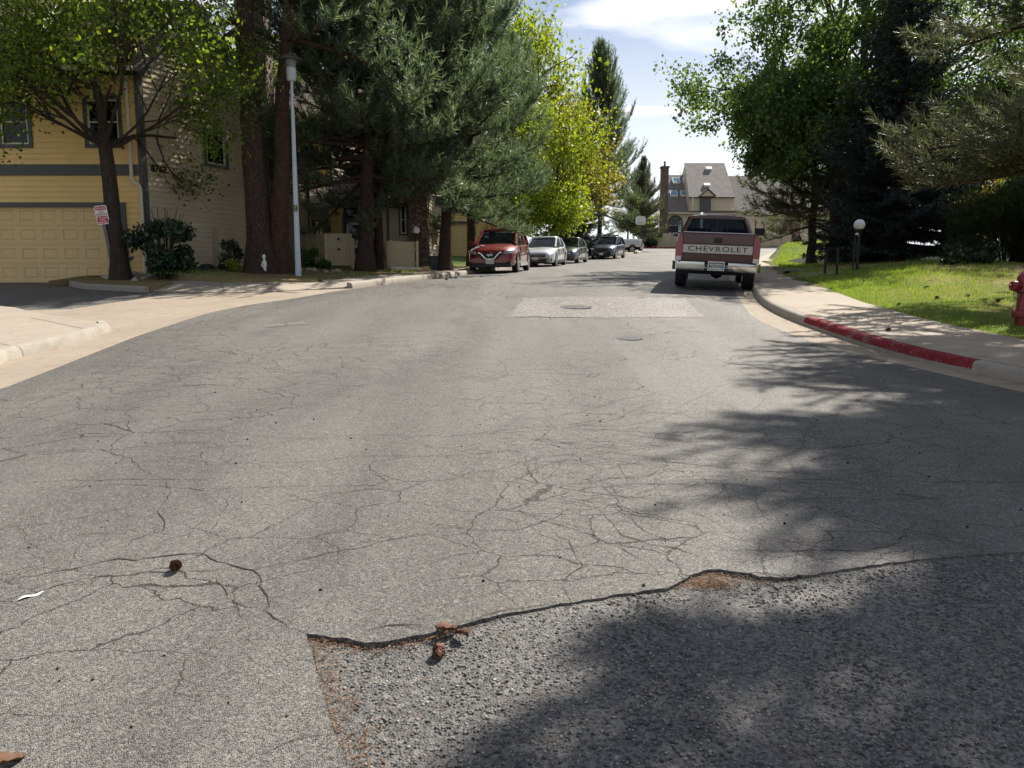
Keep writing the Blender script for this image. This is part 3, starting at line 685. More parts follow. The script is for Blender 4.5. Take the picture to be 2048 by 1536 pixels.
# planter with its low kerb, then the ramped sidewalk along the left kerb
pl_edge = poly_px([(330, 561), (250, 560), (180, 560), (150, 562), (148, 566), (176, 572), (255, 576), (300, 578)], 0.06)
pl_h = lambda x, y: G(x, y) + 0.10
M_MULCH = lawn_mat("planter_mulch", (-60, -40))
sheet("planter_bed", pl_edge[1:] + poly_px([(360, 566), (480, 560)], 0.1) + [(-6.5, 24), (-8.9, 26), (-10.55, 22.7), (-12.3, 22.3), (-12.3, 20.6)], lambda x, y: G(x, y) + 0.12 + 0.03 * max(0, y - 20), M_MULCH, step=0.7, skirt=0.2)
sweep("planter_kerb", pl_edge[1:], [(-0.02, 0.15), (-0.11, 0.15), (-0.13, 0.12), (-0.135, -0.1), (-0.02, -0.1)], lambda x, y: G(x, y) - 0.03, M_KERB, gap=0.004)
swl_front = poly_px([(258, 577), (330, 581), (440, 583.5), (540, 581.5), (620, 577)], 0.03) + [(Lk(y) - 0.155, y) for y in np.arange(19.6, 75, 1.0)]
swl_back = [(Lk(y) - 1.35, y) for y in np.arange(74, 20, -1.5)] + poly_px([(592, 558), (520, 558), (410, 558), (330, 562), (262, 570)], 0.12)
def swl_h(x, y):
    d = min((Vector((x, y)) - Vector(a)).length if (Vector(b) - Vector(a)).length < 1e-6 else (Vector((x, y)) - (Vector(a) + (Vector(b) - Vector(a)) * max(0, min(1, (Vector((x, y)) - Vector(a)).dot(Vector(b) - Vector(a)) / (Vector(b) - Vector(a)).length_squared)))).length for a, b in zip(swl_front[:5], swl_front[1:6]))
    low = 0.012 + min(0.12, 0.085 * d)
    return G(x, y) + (low if y < 19.4 else low + (0.145 - low) * min(1, (y - 19.4) / 1.2))
sheet("left_sidewalk", swl_front + swl_back, swl_h, M_CONC, skirt=0.2, step=1.0)
sweep("left_kerb", [(Lk(y), y) for y in np.arange(19.6, 74.5, 0.3)], [(-x, h) for x, h in KSEC], G, M_KERB, gap=0.006)
yd = [(-4.9, 20.3)] + [(Lk(y) - 1.33, y) for y in np.arange(20.5, 37, 1.0)] + [(-14, 37), (-12, 27), (-9, 26), (-10.4, 22.7), (-9.2, 21.0), (-7.4, 19.9)]
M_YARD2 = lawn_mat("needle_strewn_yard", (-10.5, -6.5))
sheet("front_yard", yd, lambda x, y: G(x, y) + yard(x, y) + 0.004, M_YARD2, step=0.8, skirt=0.25)
# far side: band of concrete across the road mouth, red kerb of the cross street, its far pavement
cp = [(La(y), y) for y in (69.5, 71)] + [(Ra(y), y) for y in (71, 69.5)]
sheet("cross_pan", cp, lambda x, y: G(x, y) + 0.004, M_GUT, step=3)
far_sec = [(0.0, -0.12), (0.0, 0.10), (0.03, 0.15), (0.16, 0.16), (0.16, -0.12)]
sweep("far_red_kerb", [(13.5, 92.3), (18, 92.5), (20.4, 92.6)], far_sec, G, M_REDK)
sweep("far_kerb", [(20.4, 92.6), (40, 93.1), (70, 94)], far_sec, G, M_KERB)
sweep("far_kerb_west", [(-40, 92), (13.5, 92.3)], far_sec, G, M_KERB)

def joints(name, segs, hf, w=0.009):
    mb = MB()
    for a, b in segs:
        a, b = Vector((a[0], a[1], 0)), Vector((b[0], b[1], 0)); d = (b - a).normalized(); nn = Vector((-d.y, d.x, 0)) * w / 2; k = max(1, int((b - a).length / .4))
        for i in range(k):
            p, q = a.lerp(b, i / k), a.lerp(b, (i + 1) / k)
            mb.face([(v.x, v.y, hf(v.x, v.y) + .004) for v in (p - nn, q - nn, q + nn, p + nn)])
    o = mb.build(name, M_CRACK); o['kind'] = 'structure'; return o
joints("slab_joints", [(gnd(171, 657, .13)[:2], gnd(60, 634, .13)[:2]), (gnd(20, 690, .13)[:2], gnd(-160, 655, .13)[:2])], lambda x, y: G(x, y) + .121)
lj = []
for y in (21.5, 23.2, 25, 27, 29, 31.5, 34): lj.append(((Lk(y) - .17, y), (Lk(y) - 1.33, y + .12)))
for p0, p1 in (((330, 580), (345, 563)), ((450, 582.5), (430, 559)), ((545, 580.5), (520, 559))): lj.append((gnd(*p0, .05)[:2], gnd(*p1, .11)[:2]))
joints("left_sidewalk_joints", lj, swl_h)
rj = [((Ra(y), y), (Rk(y) - .01, y + .04)) for y in (8.2, 9.9, 11.4, 12.9, 14.6, 16.4)]
joints("gutter_joints", rj, lambda x, y: G(x, y) - .005)

# ------------------------------------------------------------------ trees and shrubs
def perp(d):
    ref = np.where(np.abs(d[:, 2:3]) < 0.9, np.array([[0, 0, 1.0]]), np.array([[1.0, 0, 0]]))
    u = np.cross(d, ref); u /= np.linalg.norm(u, axis=1, keepdims=True) + 1e-9
    return u, np.cross(u, d)
def nrm(v): return v / (np.linalg.norm(v, axis=-1, keepdims=True) + 1e-9)
class Wood:
    """limbs as tapered tubes, gathered in numpy"""
    def __init__(s): s.V = []; s.F = []; s.n = 0
    def limb(s, P, R, n=6):
        P = np.asarray(P, float); R = np.asarray(R, float); k = len(P)
        t = np.gradient(P, axis=0); t = nrm(t); u, w = perp(t)
        a = np.arange(n) * 2 * math.pi / n
        ring = P[:, None, :] + R[:, None, None] * (np.cos(a)[None, :, None] * u[:, None, :] + np.sin(a)[None, :, None] * w[:, None, :])
        s.V.append(ring.reshape(-1, 3))
        i, j = np.meshgrid(np.arange(k - 1), np.arange(n), indexing='ij'); j2 = (j + 1) % n
        s.F.append(np.stack([i * n + j, i * n + j2, (i + 1) * n + j2, (i + 1) * n + j], -1).reshape(-1, 4) + s.n)
        s.n += k * n
    def build(s, name, mat, parent): return arr_obj(name, np.concatenate(s.V), [np.concatenate(s.F)], mat, parent, smooth=True)
def tufts(pos, dirs, n, L, wd, th0, th1, r):
    """needle brushes: n needles fanned round each shoot"""
    N = len(pos); d = nrm(dirs); u, w = perp(d)
    az = r.uniform(0, 2 * math.pi, (N, n)); th = r.uniform(th0, th1, (N, n))
    nd = d[:, None, :] * np.cos(th)[..., None] + (u[:, None, :] * np.cos(az)[..., None] + w[:, None, :] * np.sin(az)[..., None]) * np.sin(th)[..., None]
    ln = L * r.uniform(0.7, 1.15, (N, n, 1))
    base = pos[:, None, :] + d[:, None, :] * r.uniform(-0.6, 0.35, (N, n, 1)) * L
    sd = nrm(np.cross(nd, r.normal(0, 1, (N, n, 3)))) * wd / 2
    V = np.stack([base - sd, base + sd, base + nd * ln + sd * 0.25, base + nd * ln - sd * 0.25], 2).reshape(-1, 3)
    F_ = np.arange(len(V)).reshape(-1, 4)
    return V, F_
def leaf_quads(pos, size, r, droop=0.3, spread=0.0):
    N = len(pos); p = pos + r.normal(0, 1, (N, 3)) * spread
    d = r.normal(0, 1, (N, 3)); d[:, 2] -= droop; d = nrm(d)
    s = nrm(np.cross(d, r.normal(0, 1, (N, 3)))); sz = size * r.uniform(0.5, 1.4, (N, 1)); nn = np.cross(d, s)
    V = np.stack([p, p + d * sz * 0.45 + s * sz * 0.42 + nn * sz * 0.1, p + d * sz, p + d * sz * 0.45 - s * sz * 0.42 + nn * sz * 0.1], 1).reshape(-1, 3)
    return V, np.arange(len(V)).reshape(-1, 4)
def pine_parts(seed, H, R, base, tr, whorl=0.55, nb=5, n_need=11, L=0.2, wd=0.02, gap=0.26, shape=0.75, lean=(0, 0), rise=0.5, sub=9, dens=1.0, fork=None, thin_low=0.0):
    r = np.random.default_rng(seed); wood = Wood()
    zs = np.linspace(0, H, 16); wob = np.cumsum(r.normal(0, 0.05, (16, 2)), 0)
    T = np.stack([wob[:, 0] + lean[0] * zs, wob[:, 1] + lean[1] * zs, zs], 1); T[0, :2] = 0
    flare = 1 + 0.55 * np.exp(-zs / 0.45)
    wood.limb(T, tr * (1 - 0.9 * (zs / H) ** 1.1) * flare, 12)
    P, D = [], []
    z = base
    while z < H * 0.985:
        t = (z - base) / (H - base)
        for b in range(nb + r.integers(-1, 2)):
            if r.random() < thin_low * (1 - t): continue
            az = r.uniform(0, 2 * math.pi)
            ln = R * (1 - t) ** shape * r.uniform(0.65, 1.1) * (0.72 + 0.28 * min(1, t * 6)) + 0.25
            el = -0.22 + (0.95 + rise) * t + r.normal(0, 0.13)
            c = np.array([np.interp(z, zs, T[:, 0]), np.interp(z, zs, T[:, 1]), z + r.uniform(-.15, .15)])
            k = 7; pts = [c]; a, e = az, el
            for i in range(k):
                a += r.normal(0, 0.1); e += rise * 0.13 * (i / k) + r.normal(0, 0.05)
                pts.append(pts[-1] + np.array([math.cos(a) * math.cos(e), math.sin(a) * math.cos(e), math.sin(e)]) * ln / k)
            pts = np.array(pts); rb = tr * 0.30 * (0.35 + 0.65 * (1 - t)) * min(1, ln / R + 0.25)
            wood.limb(pts, np.linspace(rb, 0.008, k + 1), 5)
            ns = max(3, int(sub * ln / R * dens) + 2)
            for q in range(ns):
                f = 0.30 + 0.70 * (q + r.random()) / ns; x = f * k; i = min(k - 1, int(x)); p0 = pts[i] + (pts[i + 1] - pts[i]) * (x - i)
                td = pts[i + 1] - pts[i]; td /= np.linalg.norm(td)
                sd = nrm(np.cross(td, [0, 0, 1])) * (1 if r.random() < .5 else -1)
                d = nrm(td * r.uniform(0.5, 1.0) + sd * r.uniform(0.25, 1.0) + np.array([0, 0, r.uniform(-0.15, 0.75)]))
                sl = ln * r.uniform(0.14, 0.34) * (1.15 - f * 0.5) + 0.12
                m = max(2, int(sl / gap) + 1)
                ss = (np.arange(m) + 1) / m
                pp = p0 + d * sl * ss[:, None] + np.array([0, 0, 1]) * (ss[:, None] ** 2) * sl * 0.25
                if r.random() < 0.5: wood.limb(np.array([p0, pp[-1]]), [0.012, 0.005], 3)
                P.append(pp); D.append(np.tile(d + np.array([0, 0, 0.45]), (m, 1)) + r.normal(0, 0.25, (m, 3)))
            P.append(pts[-1:]); D.append((pts[-1:] - pts[-2:-1]) * 4 + np.array([[0, 0, .4]]))
        z += whorl * r.uniform(0.75, 1.25) * (1.0 - 0.35 * t)
    P = np.concatenate(P); D = np.concatenate(D)
    V, Fc = tufts(P, D, n_need, L, wd, 0.25, 1.15, r)
    return wood, V, Fc
def spruce_parts(seed, H, R, base, tr, n_need=9, L=0.11, wd=0.03, whorl=0.32, nb=9, gap=0.13, droop=-0.25):
    r = np.random.default_rng(seed); wood = Wood(); zs = np.linspace(0, H, 10)
    T = np.stack([0 * zs, 0 * zs, zs], 1); wood.limb(T, tr * (1 - 0.93 * zs / H) * (1 + 0.5 * np.exp(-zs / .4)), 10)
    P, D = [], []; z = base
    while z < H * 0.99:
        t = (z - base) / (H - base)
        for b in range(nb):
            az = r.uniform(0, 2 * math.pi); ln = (R * (1 - t) ** 0.85 + 0.12) * r.uniform(0.7, 1.1); el = droop + 0.75 * t + r.normal(0, 0.1)
            h = np.array([math.cos(az), math.sin(az), 0]); sdir = np.array([-math.sin(az), math.cos(az), 0])
            k = 6; ss = np.linspace(0, 1, k)
            pts = np.array([0, 0, z]) + h * (ss * ln * math.cos(el))[:, None] + np.array([0, 0, 1]) * ((ss * math.sin(el) + 0.22 * ss ** 2.5) * ln)[:, None]
            wood.limb(pts, np.linspace(tr * 0.18 * (1 - t) + 0.01, 0.006, k), 4)
            m = max(2, int(ln / gap))
            for q in range(m):
                f = (q + r.random()) / m
                if f < 0.12: continue
                p0 = np.array([np.interp(f, ss, pts[:, i]) for i in range(3)])
                w = ln * 0.34 * (1.05 - f) + 0.1
                for s_ in (-1, 1):
                    n = max(1, int(w / gap)); x = (np.arange(n) + r.random()) / n
                    d = nrm(h * 0.7 + sdir * s_ + np.array([0, 0, -0.28]))
                    P.append(p0 + d * (x * w)[:, None] + r.normal(0, 0.02, (n, 3))); D.append(np.tile(d, (n, 1)) + r.normal(0, .2, (n, 3)))
        z += whorl * r.uniform(0.8, 1.2)
    V, Fc = tufts(np.concatenate(P), np.concatenate(D), n_need, L, wd, 0.2, 1.2, r)
    return wood, V, Fc
def decid_parts(seed, H, R, hb, tr, n_leaf=14000, size=0.09, limbs=6, lean=(0, 0), droop=0.15, up=0.6, spread=0.16, levels=4, stems=1, squash=1.0, zlow=None, lr=(0.34, 0.5), emin=0.15):
    r = np.random.default_rng(seed); wood = Wood(); tips = []
    def rec(p, d, ln, rad, lv):
        k = 5; pts = [p]; dd = d.copy()
        for i in range(k):
            dd = nrm(dd + r.normal(0, 0.13, 3) + np.array([0, 0, (0.07 if lv < 2 else 0.02) * up - (droop * 0.12 if lv >= 2 else 0)]))
            pts.append(pts[-1] + dd * ln / k)
        pts = np.array(pts); wood.limb(pts, np.linspace(rad, rad * 0.5, k + 1), 7 if lv < 1 else (5 if lv < 3 else 3))
        if lv >= levels - 2:
            m = 4 if lv == levels - 1 else 3
            x = r.uniform(0.25, 1, m) * k; i = np.minimum(k - 1, x.astype(int)); tips.append(pts[i] + (pts[i + 1] - pts[i]) * (x - i)[:, None])
        if lv < levels - 1:
            for c in range(r.integers(3, 5) + (1 if lv == 0 else 0)):
                f = r.uniform(0.35, 1.0) * k; i = min(k - 1, int(f)); q = pts[i] + (pts[i + 1] - pts[i]) * (f - i)
                u, w = perp(dd[None]); a = r.uniform(0, 6.28); th = r.uniform(0.35, 1.05)
                nd = dd * math.cos(th) + (u[0] * math.cos(a) + w[0] * math.sin(a)) * math.sin(th)
                rec(q, nrm(nd), ln * r.uniform(0.55, 0.78), rad * 0.5, lv + 1)
    for s_ in range(stems):
        off = np.array([(s_ - (stems - 1) / 2) * tr * 1.5, 0, 0]); lx = lean[0] + (s_ - (stems - 1) / 2) * 0.12
        hz = np.linspace(0, hb, 8); wob = np.cumsum(r.normal(0, 0.025, (8, 2)), 0); wob -= wob[0]
        T = np.stack([off[0] + lx * hz + wob[:, 0], off[1] + lean[1] * hz + wob[:, 1], hz], 1)
        wood.limb(T, tr * (1 - 0.3 * hz / hb) * (1 + 0.4 * np.exp(-hz / .35)), 12)
        top = T[-1]; reach = min(R, (H - hb)) / 1.7
        for l in range(limbs):
            a = 2 * math.pi * (l + r.uniform(-.3, .3)) / limbs; e = r.uniform(emin, max(0.75, emin + .3)) if l < limbs - 2 else r.uniform(0.9, 1.4)
            d = np.array([math.cos(a) * math.cos(e), math.sin(a) * math.cos(e), math.sin(e)])
            vert = (H - hb) / 1.9; ln = (R / 1.75) * math.cos(e) ** 2 + vert * math.sin(e) ** 2
            rec(top - np.array([0, 0, r.uniform(0, hb * 0.12)]), d, ln * r.uniform(0.85, 1.1), tr * r.uniform(*lr), 0)
        # leader
        rec(top, nrm(np.array([lx, lean[1], 1.0])), (H - hb) * 0.5, tr * 0.55, 0)
    tips = np.concatenate(tips)
    if zlow is not None: tips = tips[tips[:, 2] > zlow]
    pos = tips[r.integers(0, len(tips), n_leaf)]
    V, Fc = leaf_quads(pos, size, r, droop * 2, spread)
    return wood, V, Fc
_TREES = {}
def tree(name, label, parts, bark, leaf, loc, rz=0.0, group=None, s=1.0, sz=None):
    t = thing(name, label, 'tree', loc, rz, group); t.scale = (s, s, sz or s)
    wood, V, Fc = parts
    wood.build('trunk', bark, t)
    arr_obj('crown', V, [Fc], leaf, t)
    return t
def again(src, label, loc, rz, s=1.0, sz=None, leaf=None, group=None):
    t = copy_tree(src); t.location = loc; t.rotation_euler = (0, 0, rz); t.scale = (s, s, sz or s); t['label'] = label
    if group: t['group'] = group
    elif 'group' in t: del t['group']
    if leaf is not None:
        for c in t.children:
            if c.name.startswith('crown'):
                c.data = c.data.copy(); c.data.materials[0] = leaf
    return t
def yz(x, y): return G(x, y) + (yard(x, y) if x < Lk(y) else rlawn(x, y)) - 0.13
def spot(px, py, left=True):
    p = gnd(px, py, hf=(lambda x, y: G(x, y) + (yard(x, y) if left else rlawn(x, y))))
    return Vector((p.x, p.y, p.z - 0.05))

def pos_(x, y): return (x, y, yz(x, y))
PG = 'pines along the left yards'
# leafy street tree standing in the planter
p = gnd(258, 556, 0.12); p = Vector((-10.62, 21.1, G(-10.5, 21.1) + 0.02))
tree('shade_tree', 'leafy green street tree with a stout leaning trunk in front of the garage', decid_parts(3, 10.5, 4.3, 3.9, 0.235, 34000, 0.09, 11, (-0.035, 0), 0.4, 0.4, 0.24, zlow=2.9, lr=(0.18, 0.3), emin=0.38), M_BARKD, M_MAPLE, p)
# great double pine by the corner of the house
q = Vector((-7.25, 22.6, yz(-7.25, 22.6)))
t2 = thing('double_pine', 'huge pine with two dark trunks at the corner of the tan house', 'tree', q)
w1, V1, F1 = pine_parts(21, 17, 4.0, 6.4, 0.38, 0.75, 5, 13, 0.24, 0.028, 0.26, 0.6, (-0.012, 0), 0.2, 13, 1.0, thin_low=0.6)
w2, V2, F2 = pine_parts(22, 16, 3.6, 6.8, 0.27, 0.8, 4, 13, 0.24, 0.028, 0.26, 0.6, (0.03, 0), 0.2, 13, 1.0, thin_low=0.5)
w1.build('trunk', M_BARKP, t2)
o2 = w2.build('trunk', M_BARKR, t2); o2.location = (0.56, 0.3, 0)
arr_obj('crown', V1, [F1], M_NEED, t2); c2 = arr_obj('crown', V2, [F2], M_NEED, t2); c2.location = (0.56, 0.3, 0)
# the row of pines
pA = pine_parts(31, 14.0, 4.8, 3.2, 0.28, 0.50, 7, 13, 0.25, 0.030, 0.25, 0.45, (0.01, 0), 0.75, 20, 1.1)
pB = pine_parts(32, 13.0, 4.7, 2.6, 0.25, 0.50, 7, 13, 0.25, 0.030, 0.25, 0.55, (0.02, 0), 0.85, 19, 1.1)
tA = tree('pine_tree', 'tall green pine with a flared trunk behind the pale lamp post', pA, M_BARKP, M_NEED, pos_(-4.9, 26.0), 0.4, PG, 0.95, 1.0)
again(tA, 'slimmer dark pine trunk just behind the flared pine, before the picket fence', pos_(-4.6, 27.1), 2.6, 0.55, 0.95, group=PG)
tB = tree('pine_tree', 'pine with a forked trunk between the globe lamp and the red car', pB, M_BARKP, M_NEED, pos_(-2.42, 28.4), 1.2, PG, 0.84, 1.0)
again(tA, 'thick trunked pine right behind the red car', pos_(-1.75, 34.5), 4.0, 0.76, 1.0, group=PG)
again(tB, 'bushy pine standing behind the silver and black sedans', pos_(0.25, 50.5), 3.0, 0.62, 1.0, group=PG)
# sunlit broadleaf trees beyond the pines
lime = decid_parts(41, 10.8, 2.3, 2.6, 0.22, 17000, 0.17, 9, (0.02, 0), 0.5, 0.8, 0.34)
x, y = 2.7, 50.0
tL = tree('lime_tree', 'bright lime green broadleaf tree behind the black sedan', lime, M_BARKD, M_LIME, (x, y, yz(x, y)), 0.3)
x, y = 4.3, 57.5
tO = tree('budding_tree', 'thin olive yellow tree just coming into leaf above the blue spruce', decid_parts(43, 12.4, 2.5, 3.5, 0.22, 8500, 0.17, 8, (0.02, 0), 0.2, 0.9, 0.4), M_BARKD, M_OLIVE, (x, y, yz(x, y)))
x, y = -0.6, 62
again(tL, 'tallest yellow green tree rising behind the tops of the pines', (x, y, yz(x, y)), 2.0, 1.5, 1.9)
x, y = 3.9, 70
again(tO, 'hazy half bare tree showing between the yellow tree and the far pine', (x, y, yz(x, y)), 1.0, 1.1, 1.24)
x, y = 7.6, 68
again(tA, 'far pine overtopping the parked navy car', (x, y, yz(x, y)), 5.2, 0.78, 1.16, group=PG)
x, y = 13.0, 79
again(tB, 'loose grey green pine at the end of the left row, above the silver pickup', (x, y, G(x, y) + .1), 0.7, 0.62, 0.66, M_NEEDO, group=PG)
x, y = 4.9, 62.5
spA = spruce_parts(51, 5.6, 3.3, 0.15, 0.16)
tS = tree('blue_spruce', 'broad dark blue spruce with branches to the ground beside the navy car', spA, M_BARKP, M_SPRUCE, (x, y, yz(x, y)))
tS.scale = (1.15, 1.15, 1.0)
# trees behind the left houses
x, y = -14, 44
again(tL, 'pale leafy tree peeping over the roofs behind the garage house', (x, y, yz(x, y)), 1.1, 1.3, 1.2)
# right side
RG = 'dark conifers along the right lawn'
x, y = 13.0, 30.5
tR = tree('locust_tree', 'big green broadleaf tree with twin stems on the right, behind the pickup', decid_parts(61, 16.0, 4.3, 4.4, 0.33, 90000, 0.13, 10, (0.0, 0), 0.45, 0.7, 0.2, stems=2, lr=(0.24, 0.38), zlow=3.6), M_BARKD, M_LOCUST, (x, y, yz(x, y)))
x, y = 13.1, 34.0
again(tB, 'red barked pine at the bend of the right sidewalk', (x, y, yz(x, y)), 2.2, 0.75, 0.72, M_NEEDO)
t_ = [c for c in COL.objects if c.get('label', '').startswith('red barked')][0]
for c in t_.children:
    if c.name.startswith('trunk'): c.data = c.data.copy(); c.data.materials[0] = M_BARKR
x, y = 12.6, 25.6
spB = spruce_parts(52, 10.5, 3.3, 0.75, 0.24, 9, 0.12, 0.032, 0.36, 10, 0.14)
tSp = tree('spruce_tree', 'broad dark spruce sweeping the ground behind the white globe lamp', spB, M_BARKP, M_SPRUCE, (x, y, yz(x, y)), 0, RG)
x, y = 14.4, 30.6
again(tSp, 'taller dark spruce set back behind the spruce by the globe lamp', (x, y, yz(x, y)), 2.0, 0.8, 1.15, group=RG)
# the pine whose boughs hang in at the right edge, and its neighbour whose shade falls on the road
x, y = 11.2, 13.0
pC = pine_parts(71, 13.0, 5.2, 2.9, 0.34, 0.46, 8, 20, 0.20, 0.018, 0.18, 0.62, (0.0, 0), 0.35, 24, 1.15)
tree('overhanging_pine', 'long needled pine whose grey green boughs hang over the red hydrant', pC, M_BARKR, M_NEEDO, (x, y, yz(x, y)), 0.5)
x, y = 8.95, 9.45
tN = tree('shading_pine', 'open pine beside the camera that shades the near road', pine_parts(72, 12.5, 3.5, 5.3, 0.3, 0.85, 5, 18, 0.25, 0.045, 0.18, 0.5, (-0.01, -0.01), 0.3, 30, 1.1), M_BARKR, M_NEEDO, (x, y, yz(x, y)), 1.5)
# yellow green trees beyond the junipers
x, y = 27, 44
again(tL, 'yellow green tree behind the junipers at the right edge', (x, y, yz(x, y)), 4.0, 0.9, 0.8)
x, y = 21.5, 39
again(tO, 'sparse forked tree with small yellow leaves over the hedge', (x, y, yz(x, y)), 2.4, 0.75, 0.6)
x, y = 20.2, 30.5
again(tR, 'leafy tree whose crown shows through the overhanging pine at the right edge', (x, y, yz(x, y)), 2.6, 0.95, 0.95)
x, y = 36, 56
again(tR, 'broad green tree far back behind the spruces', (x, y, yz(x, y)), 1.0, 1.1, 1.0)
# distant trees over the far roofs
for i, (x, y, s_, lab) in enumerate(((17.5, 118, 0.75, 'wispy bare tree beside the far chimney'), (25, 122, 0.9, 'wispy bare tree over the far skylight roof'), (8, 112, 1.0, 'wispy bare tree left of the far chimney'))):
    again(tO, lab, (x, y, G(x, y)), i * 1.7, s_, s_ * 1.05)
for i, (x, y, s_, lab) in enumerate(((52, 118, 1.3, 'far green tree behind the end of the long fence'), (66, 104, 1.4, 'far green tree at the end of the cross street'), (-22, 84, 1.5, 'large far tree hidden behind the left pines'))):
    again(tR, lab, (x, y, G(x, y)), i * 2.1, s_)

# --- shrubs
def shrub(name, label, loc, rx, ry, h, n, size, leaf, seed, stems=9, cat='shrub', hollow=0.5, bark=None, zmin=0.1, group=None, needles=False, lumps=9):
    r = np.random.default_rng(seed); t = thing(name, label, cat, loc, 0, group); wood = Wood()
    for i in range(stems):
        a = r.uniform(0, 6.28); f = r.uniform(.2, .75); e = np.array([math.cos(a) * rx * f, math.sin(a) * ry * f, h * r.uniform(.6, .92)])
        b = np.array([math.cos(a), math.sin(a), 0]) * 0.1; mid = b * .5 + e * 0.5 + np.array([0, 0, h * 0.1]) + r.normal(0, .05, 3)
        wood.limb(np.array([b, (b + mid) / 2, mid, e]), [0.025, 0.02, 0.014, 0.006], 4)
    wood.build('stems', bark or M_BARKD, t)
    # uneven clumps of leaves spread through the volume
    C = []; 
    for i in range(lumps):
        a = r.uniform(0, 6.28); f = math.sqrt(r.uniform(0.05, .75)); C.append((math.cos(a) * rx * f, math.sin(a) * ry * f, h * r.uniform(max(zmin, .12), 0.88), r.uniform(.3, .5) * min(rx, ry, h * .7)))
    C = np.array(C); k = r.integers(0, lumps, n); d = nrm(r.normal(0, 1, (n, 3))) * (r.random((n, 1)) ** hollow) * C[k, 3:4] * np.array([[1.15, 1.15, 1.0]])
    pos = C[k, :3] + d; pos = pos[pos[:, 2] > zmin * h * 0.5]
    if needles: V, Fc = tufts(pos, nrm(pos - np.array([0, 0, h * .3])) + np.array([[0, 0, .5]]), 7, size, size * 0.16, 0.1, 0.8, r)
    else: V, Fc = leaf_quads(pos, size, r, 0.2, 0.02)
    arr_obj('foliage', V, [Fc], leaf, t)
    return t
def sp(px, py, o=0.12): q = gnd(px, py, o); return Vector((q.x, q.y, q.z - 0.02))
shrub('lilac_bush', 'open dark green bush with bare stems beside the garage corner', Vector((-9.5, 21.2, G(-9.5, 21.2) + .12)), 0.95, 0.65, 2.15, 4200, 0.10, M_SHRUB, 81, 18, lumps=17)
shrub('young_bush', 'small thin bush against the tan side wall left of the double pine', Vector((-8.35, 23.0, yz(-8.35, 23.0))), 0.42, 0.35, 1.1, 900, 0.07, M_SHRUB, 82, 8)
shrub('leafy_bush', 'small green bush in front of the picket fence', Vector((-6.75, 26.3, yz(-6.75, 26.3))), 0.6, 0.45, 0.85, 1500, 0.09, M_LOCUST, 83, 7)
shrub('low_bush', 'low bush with pale variegated leaves at the foot of the double pine', Vector((-8.0, 22.3, yz(-8.0, 22.3))), 0.3, 0.25, 0.55, 420, 0.06, M_LIME, 84, 6)
shrub('juniper_bush', 'tall dark juniper right of the spruce', Vector((14.2, 22.4, yz(14.2, 22.4))), 1.55, 1.3, 2.4, 15000, 0.12, M_JUNI, 85, 10, zmin=0.05, needles=True, lumps=44)
shrub('juniper_bush', 'olive tinged juniper behind the hydrant at the right edge', Vector((15.6, 20.4, yz(15.6, 20.4))), 1.9, 1.3, 2.25, 17000, 0.12, M_JUNI, 86, 10, zmin=0.02, needles=True, lumps=50)
shrub('juniper_bush', 'leafy green shrub rising behind the two junipers', Vector((18.5, 25.4, yz(18.5, 25.4))), 2.6, 1.3, 3.3, 9000, 0.13, M_LOCUST, 90, 10, zmin=0.1, lumps=26)
shrub('clipped_shrub', 'low rounded dark shrub at the lawn edge under the juniper', Vector((12.1, 20.6, yz(12.1, 20.6))), 0.75, 0.6, 0.62, 3600, 0.07, M_SHRUB, 87, 6, zmin=0.0, lumps=14)
shrub('clipped_shrub', 'dark rounded shrub beside the white fence before the far house', Vector((16.9, 93.8, G(16.9, 93.8))), 1.3, 1.0, 2.6, 2600, 0.2, M_SHRUB, 88, 5, zmin=0.0, lumps=10)
shrub('far_bush', 'tall sunlit green bush left of the far stone chimney', Vector((16.6, 99.5, G(16.6, 99.5))), 1.7, 1.5, 7.0, 4200, 0.25, M_LIME, 89, 6, zmin=0.0, lumps=20)

# ------------------------------------------------------------------ buildings
def siding(name, A, B, z0, z1, mat, parent, lap=0.15, holes=(), top=None):
    """lapped boards between plan points A and B; holes are (s0, s1, z0, z1) along the wall; top(s) trims a gable"""
    A = Vector((A[0], A[1], 0)); B = Vector((B[0], B[1], 0)); d = B - A; ln = d.length; d.normalize(); n = Vector((d.y, -d.x, 0))
    mb = MB(); z = z0
    while z < z1 - 1e-4:
        zt = min(z1, z + lap); segs = [(0.0, ln)]
        if top is not None:
            ss = np.linspace(0, ln, 60); ok = [s for s in ss if top(s) > zt]
            segs = [(min(ok), max(ok))] if len(ok) > 1 else []
        for h in holes:
            if h[2] < zt - 0.02 and h[3] > z + 0.02:
                new = []
                for a, b in segs:
                    if h[0] > a: new.append((a, min(b, h[0])))
                    if h[1] < b: new.append((max(a, h[1]), b))
                segs = [x for x in new if x[1] - x[0] > 0.01]
        for a, b in segs:
            cuts = [a]
            while b - cuts[-1] > 4.2: cuts.append(cuts[-1] + 3.6 + 0.3 * math.sin(z * 7 + cuts[-1]))
            cuts.append(b)
            for c, e in zip(cuts, cuts[1:]):
                e -= 0.004 if e != b else 0
                p, q = A + d * c, A + d * e
                lo, hi = n * 0.030, n * 0.004
                mb.mesh([(*(p + lo).xy, z), (*(q + lo).xy, z), (*(q + hi).xy, zt + .01), (*(p + hi).xy, zt + .01), (*p.xy, z), (*q.xy, z)], [(0, 1, 2, 3), (4, 5, 1, 0)])
        z += lap
    # sheathing behind the boards keeps light out of the gaps
    return mb.build(name, mat, parent)
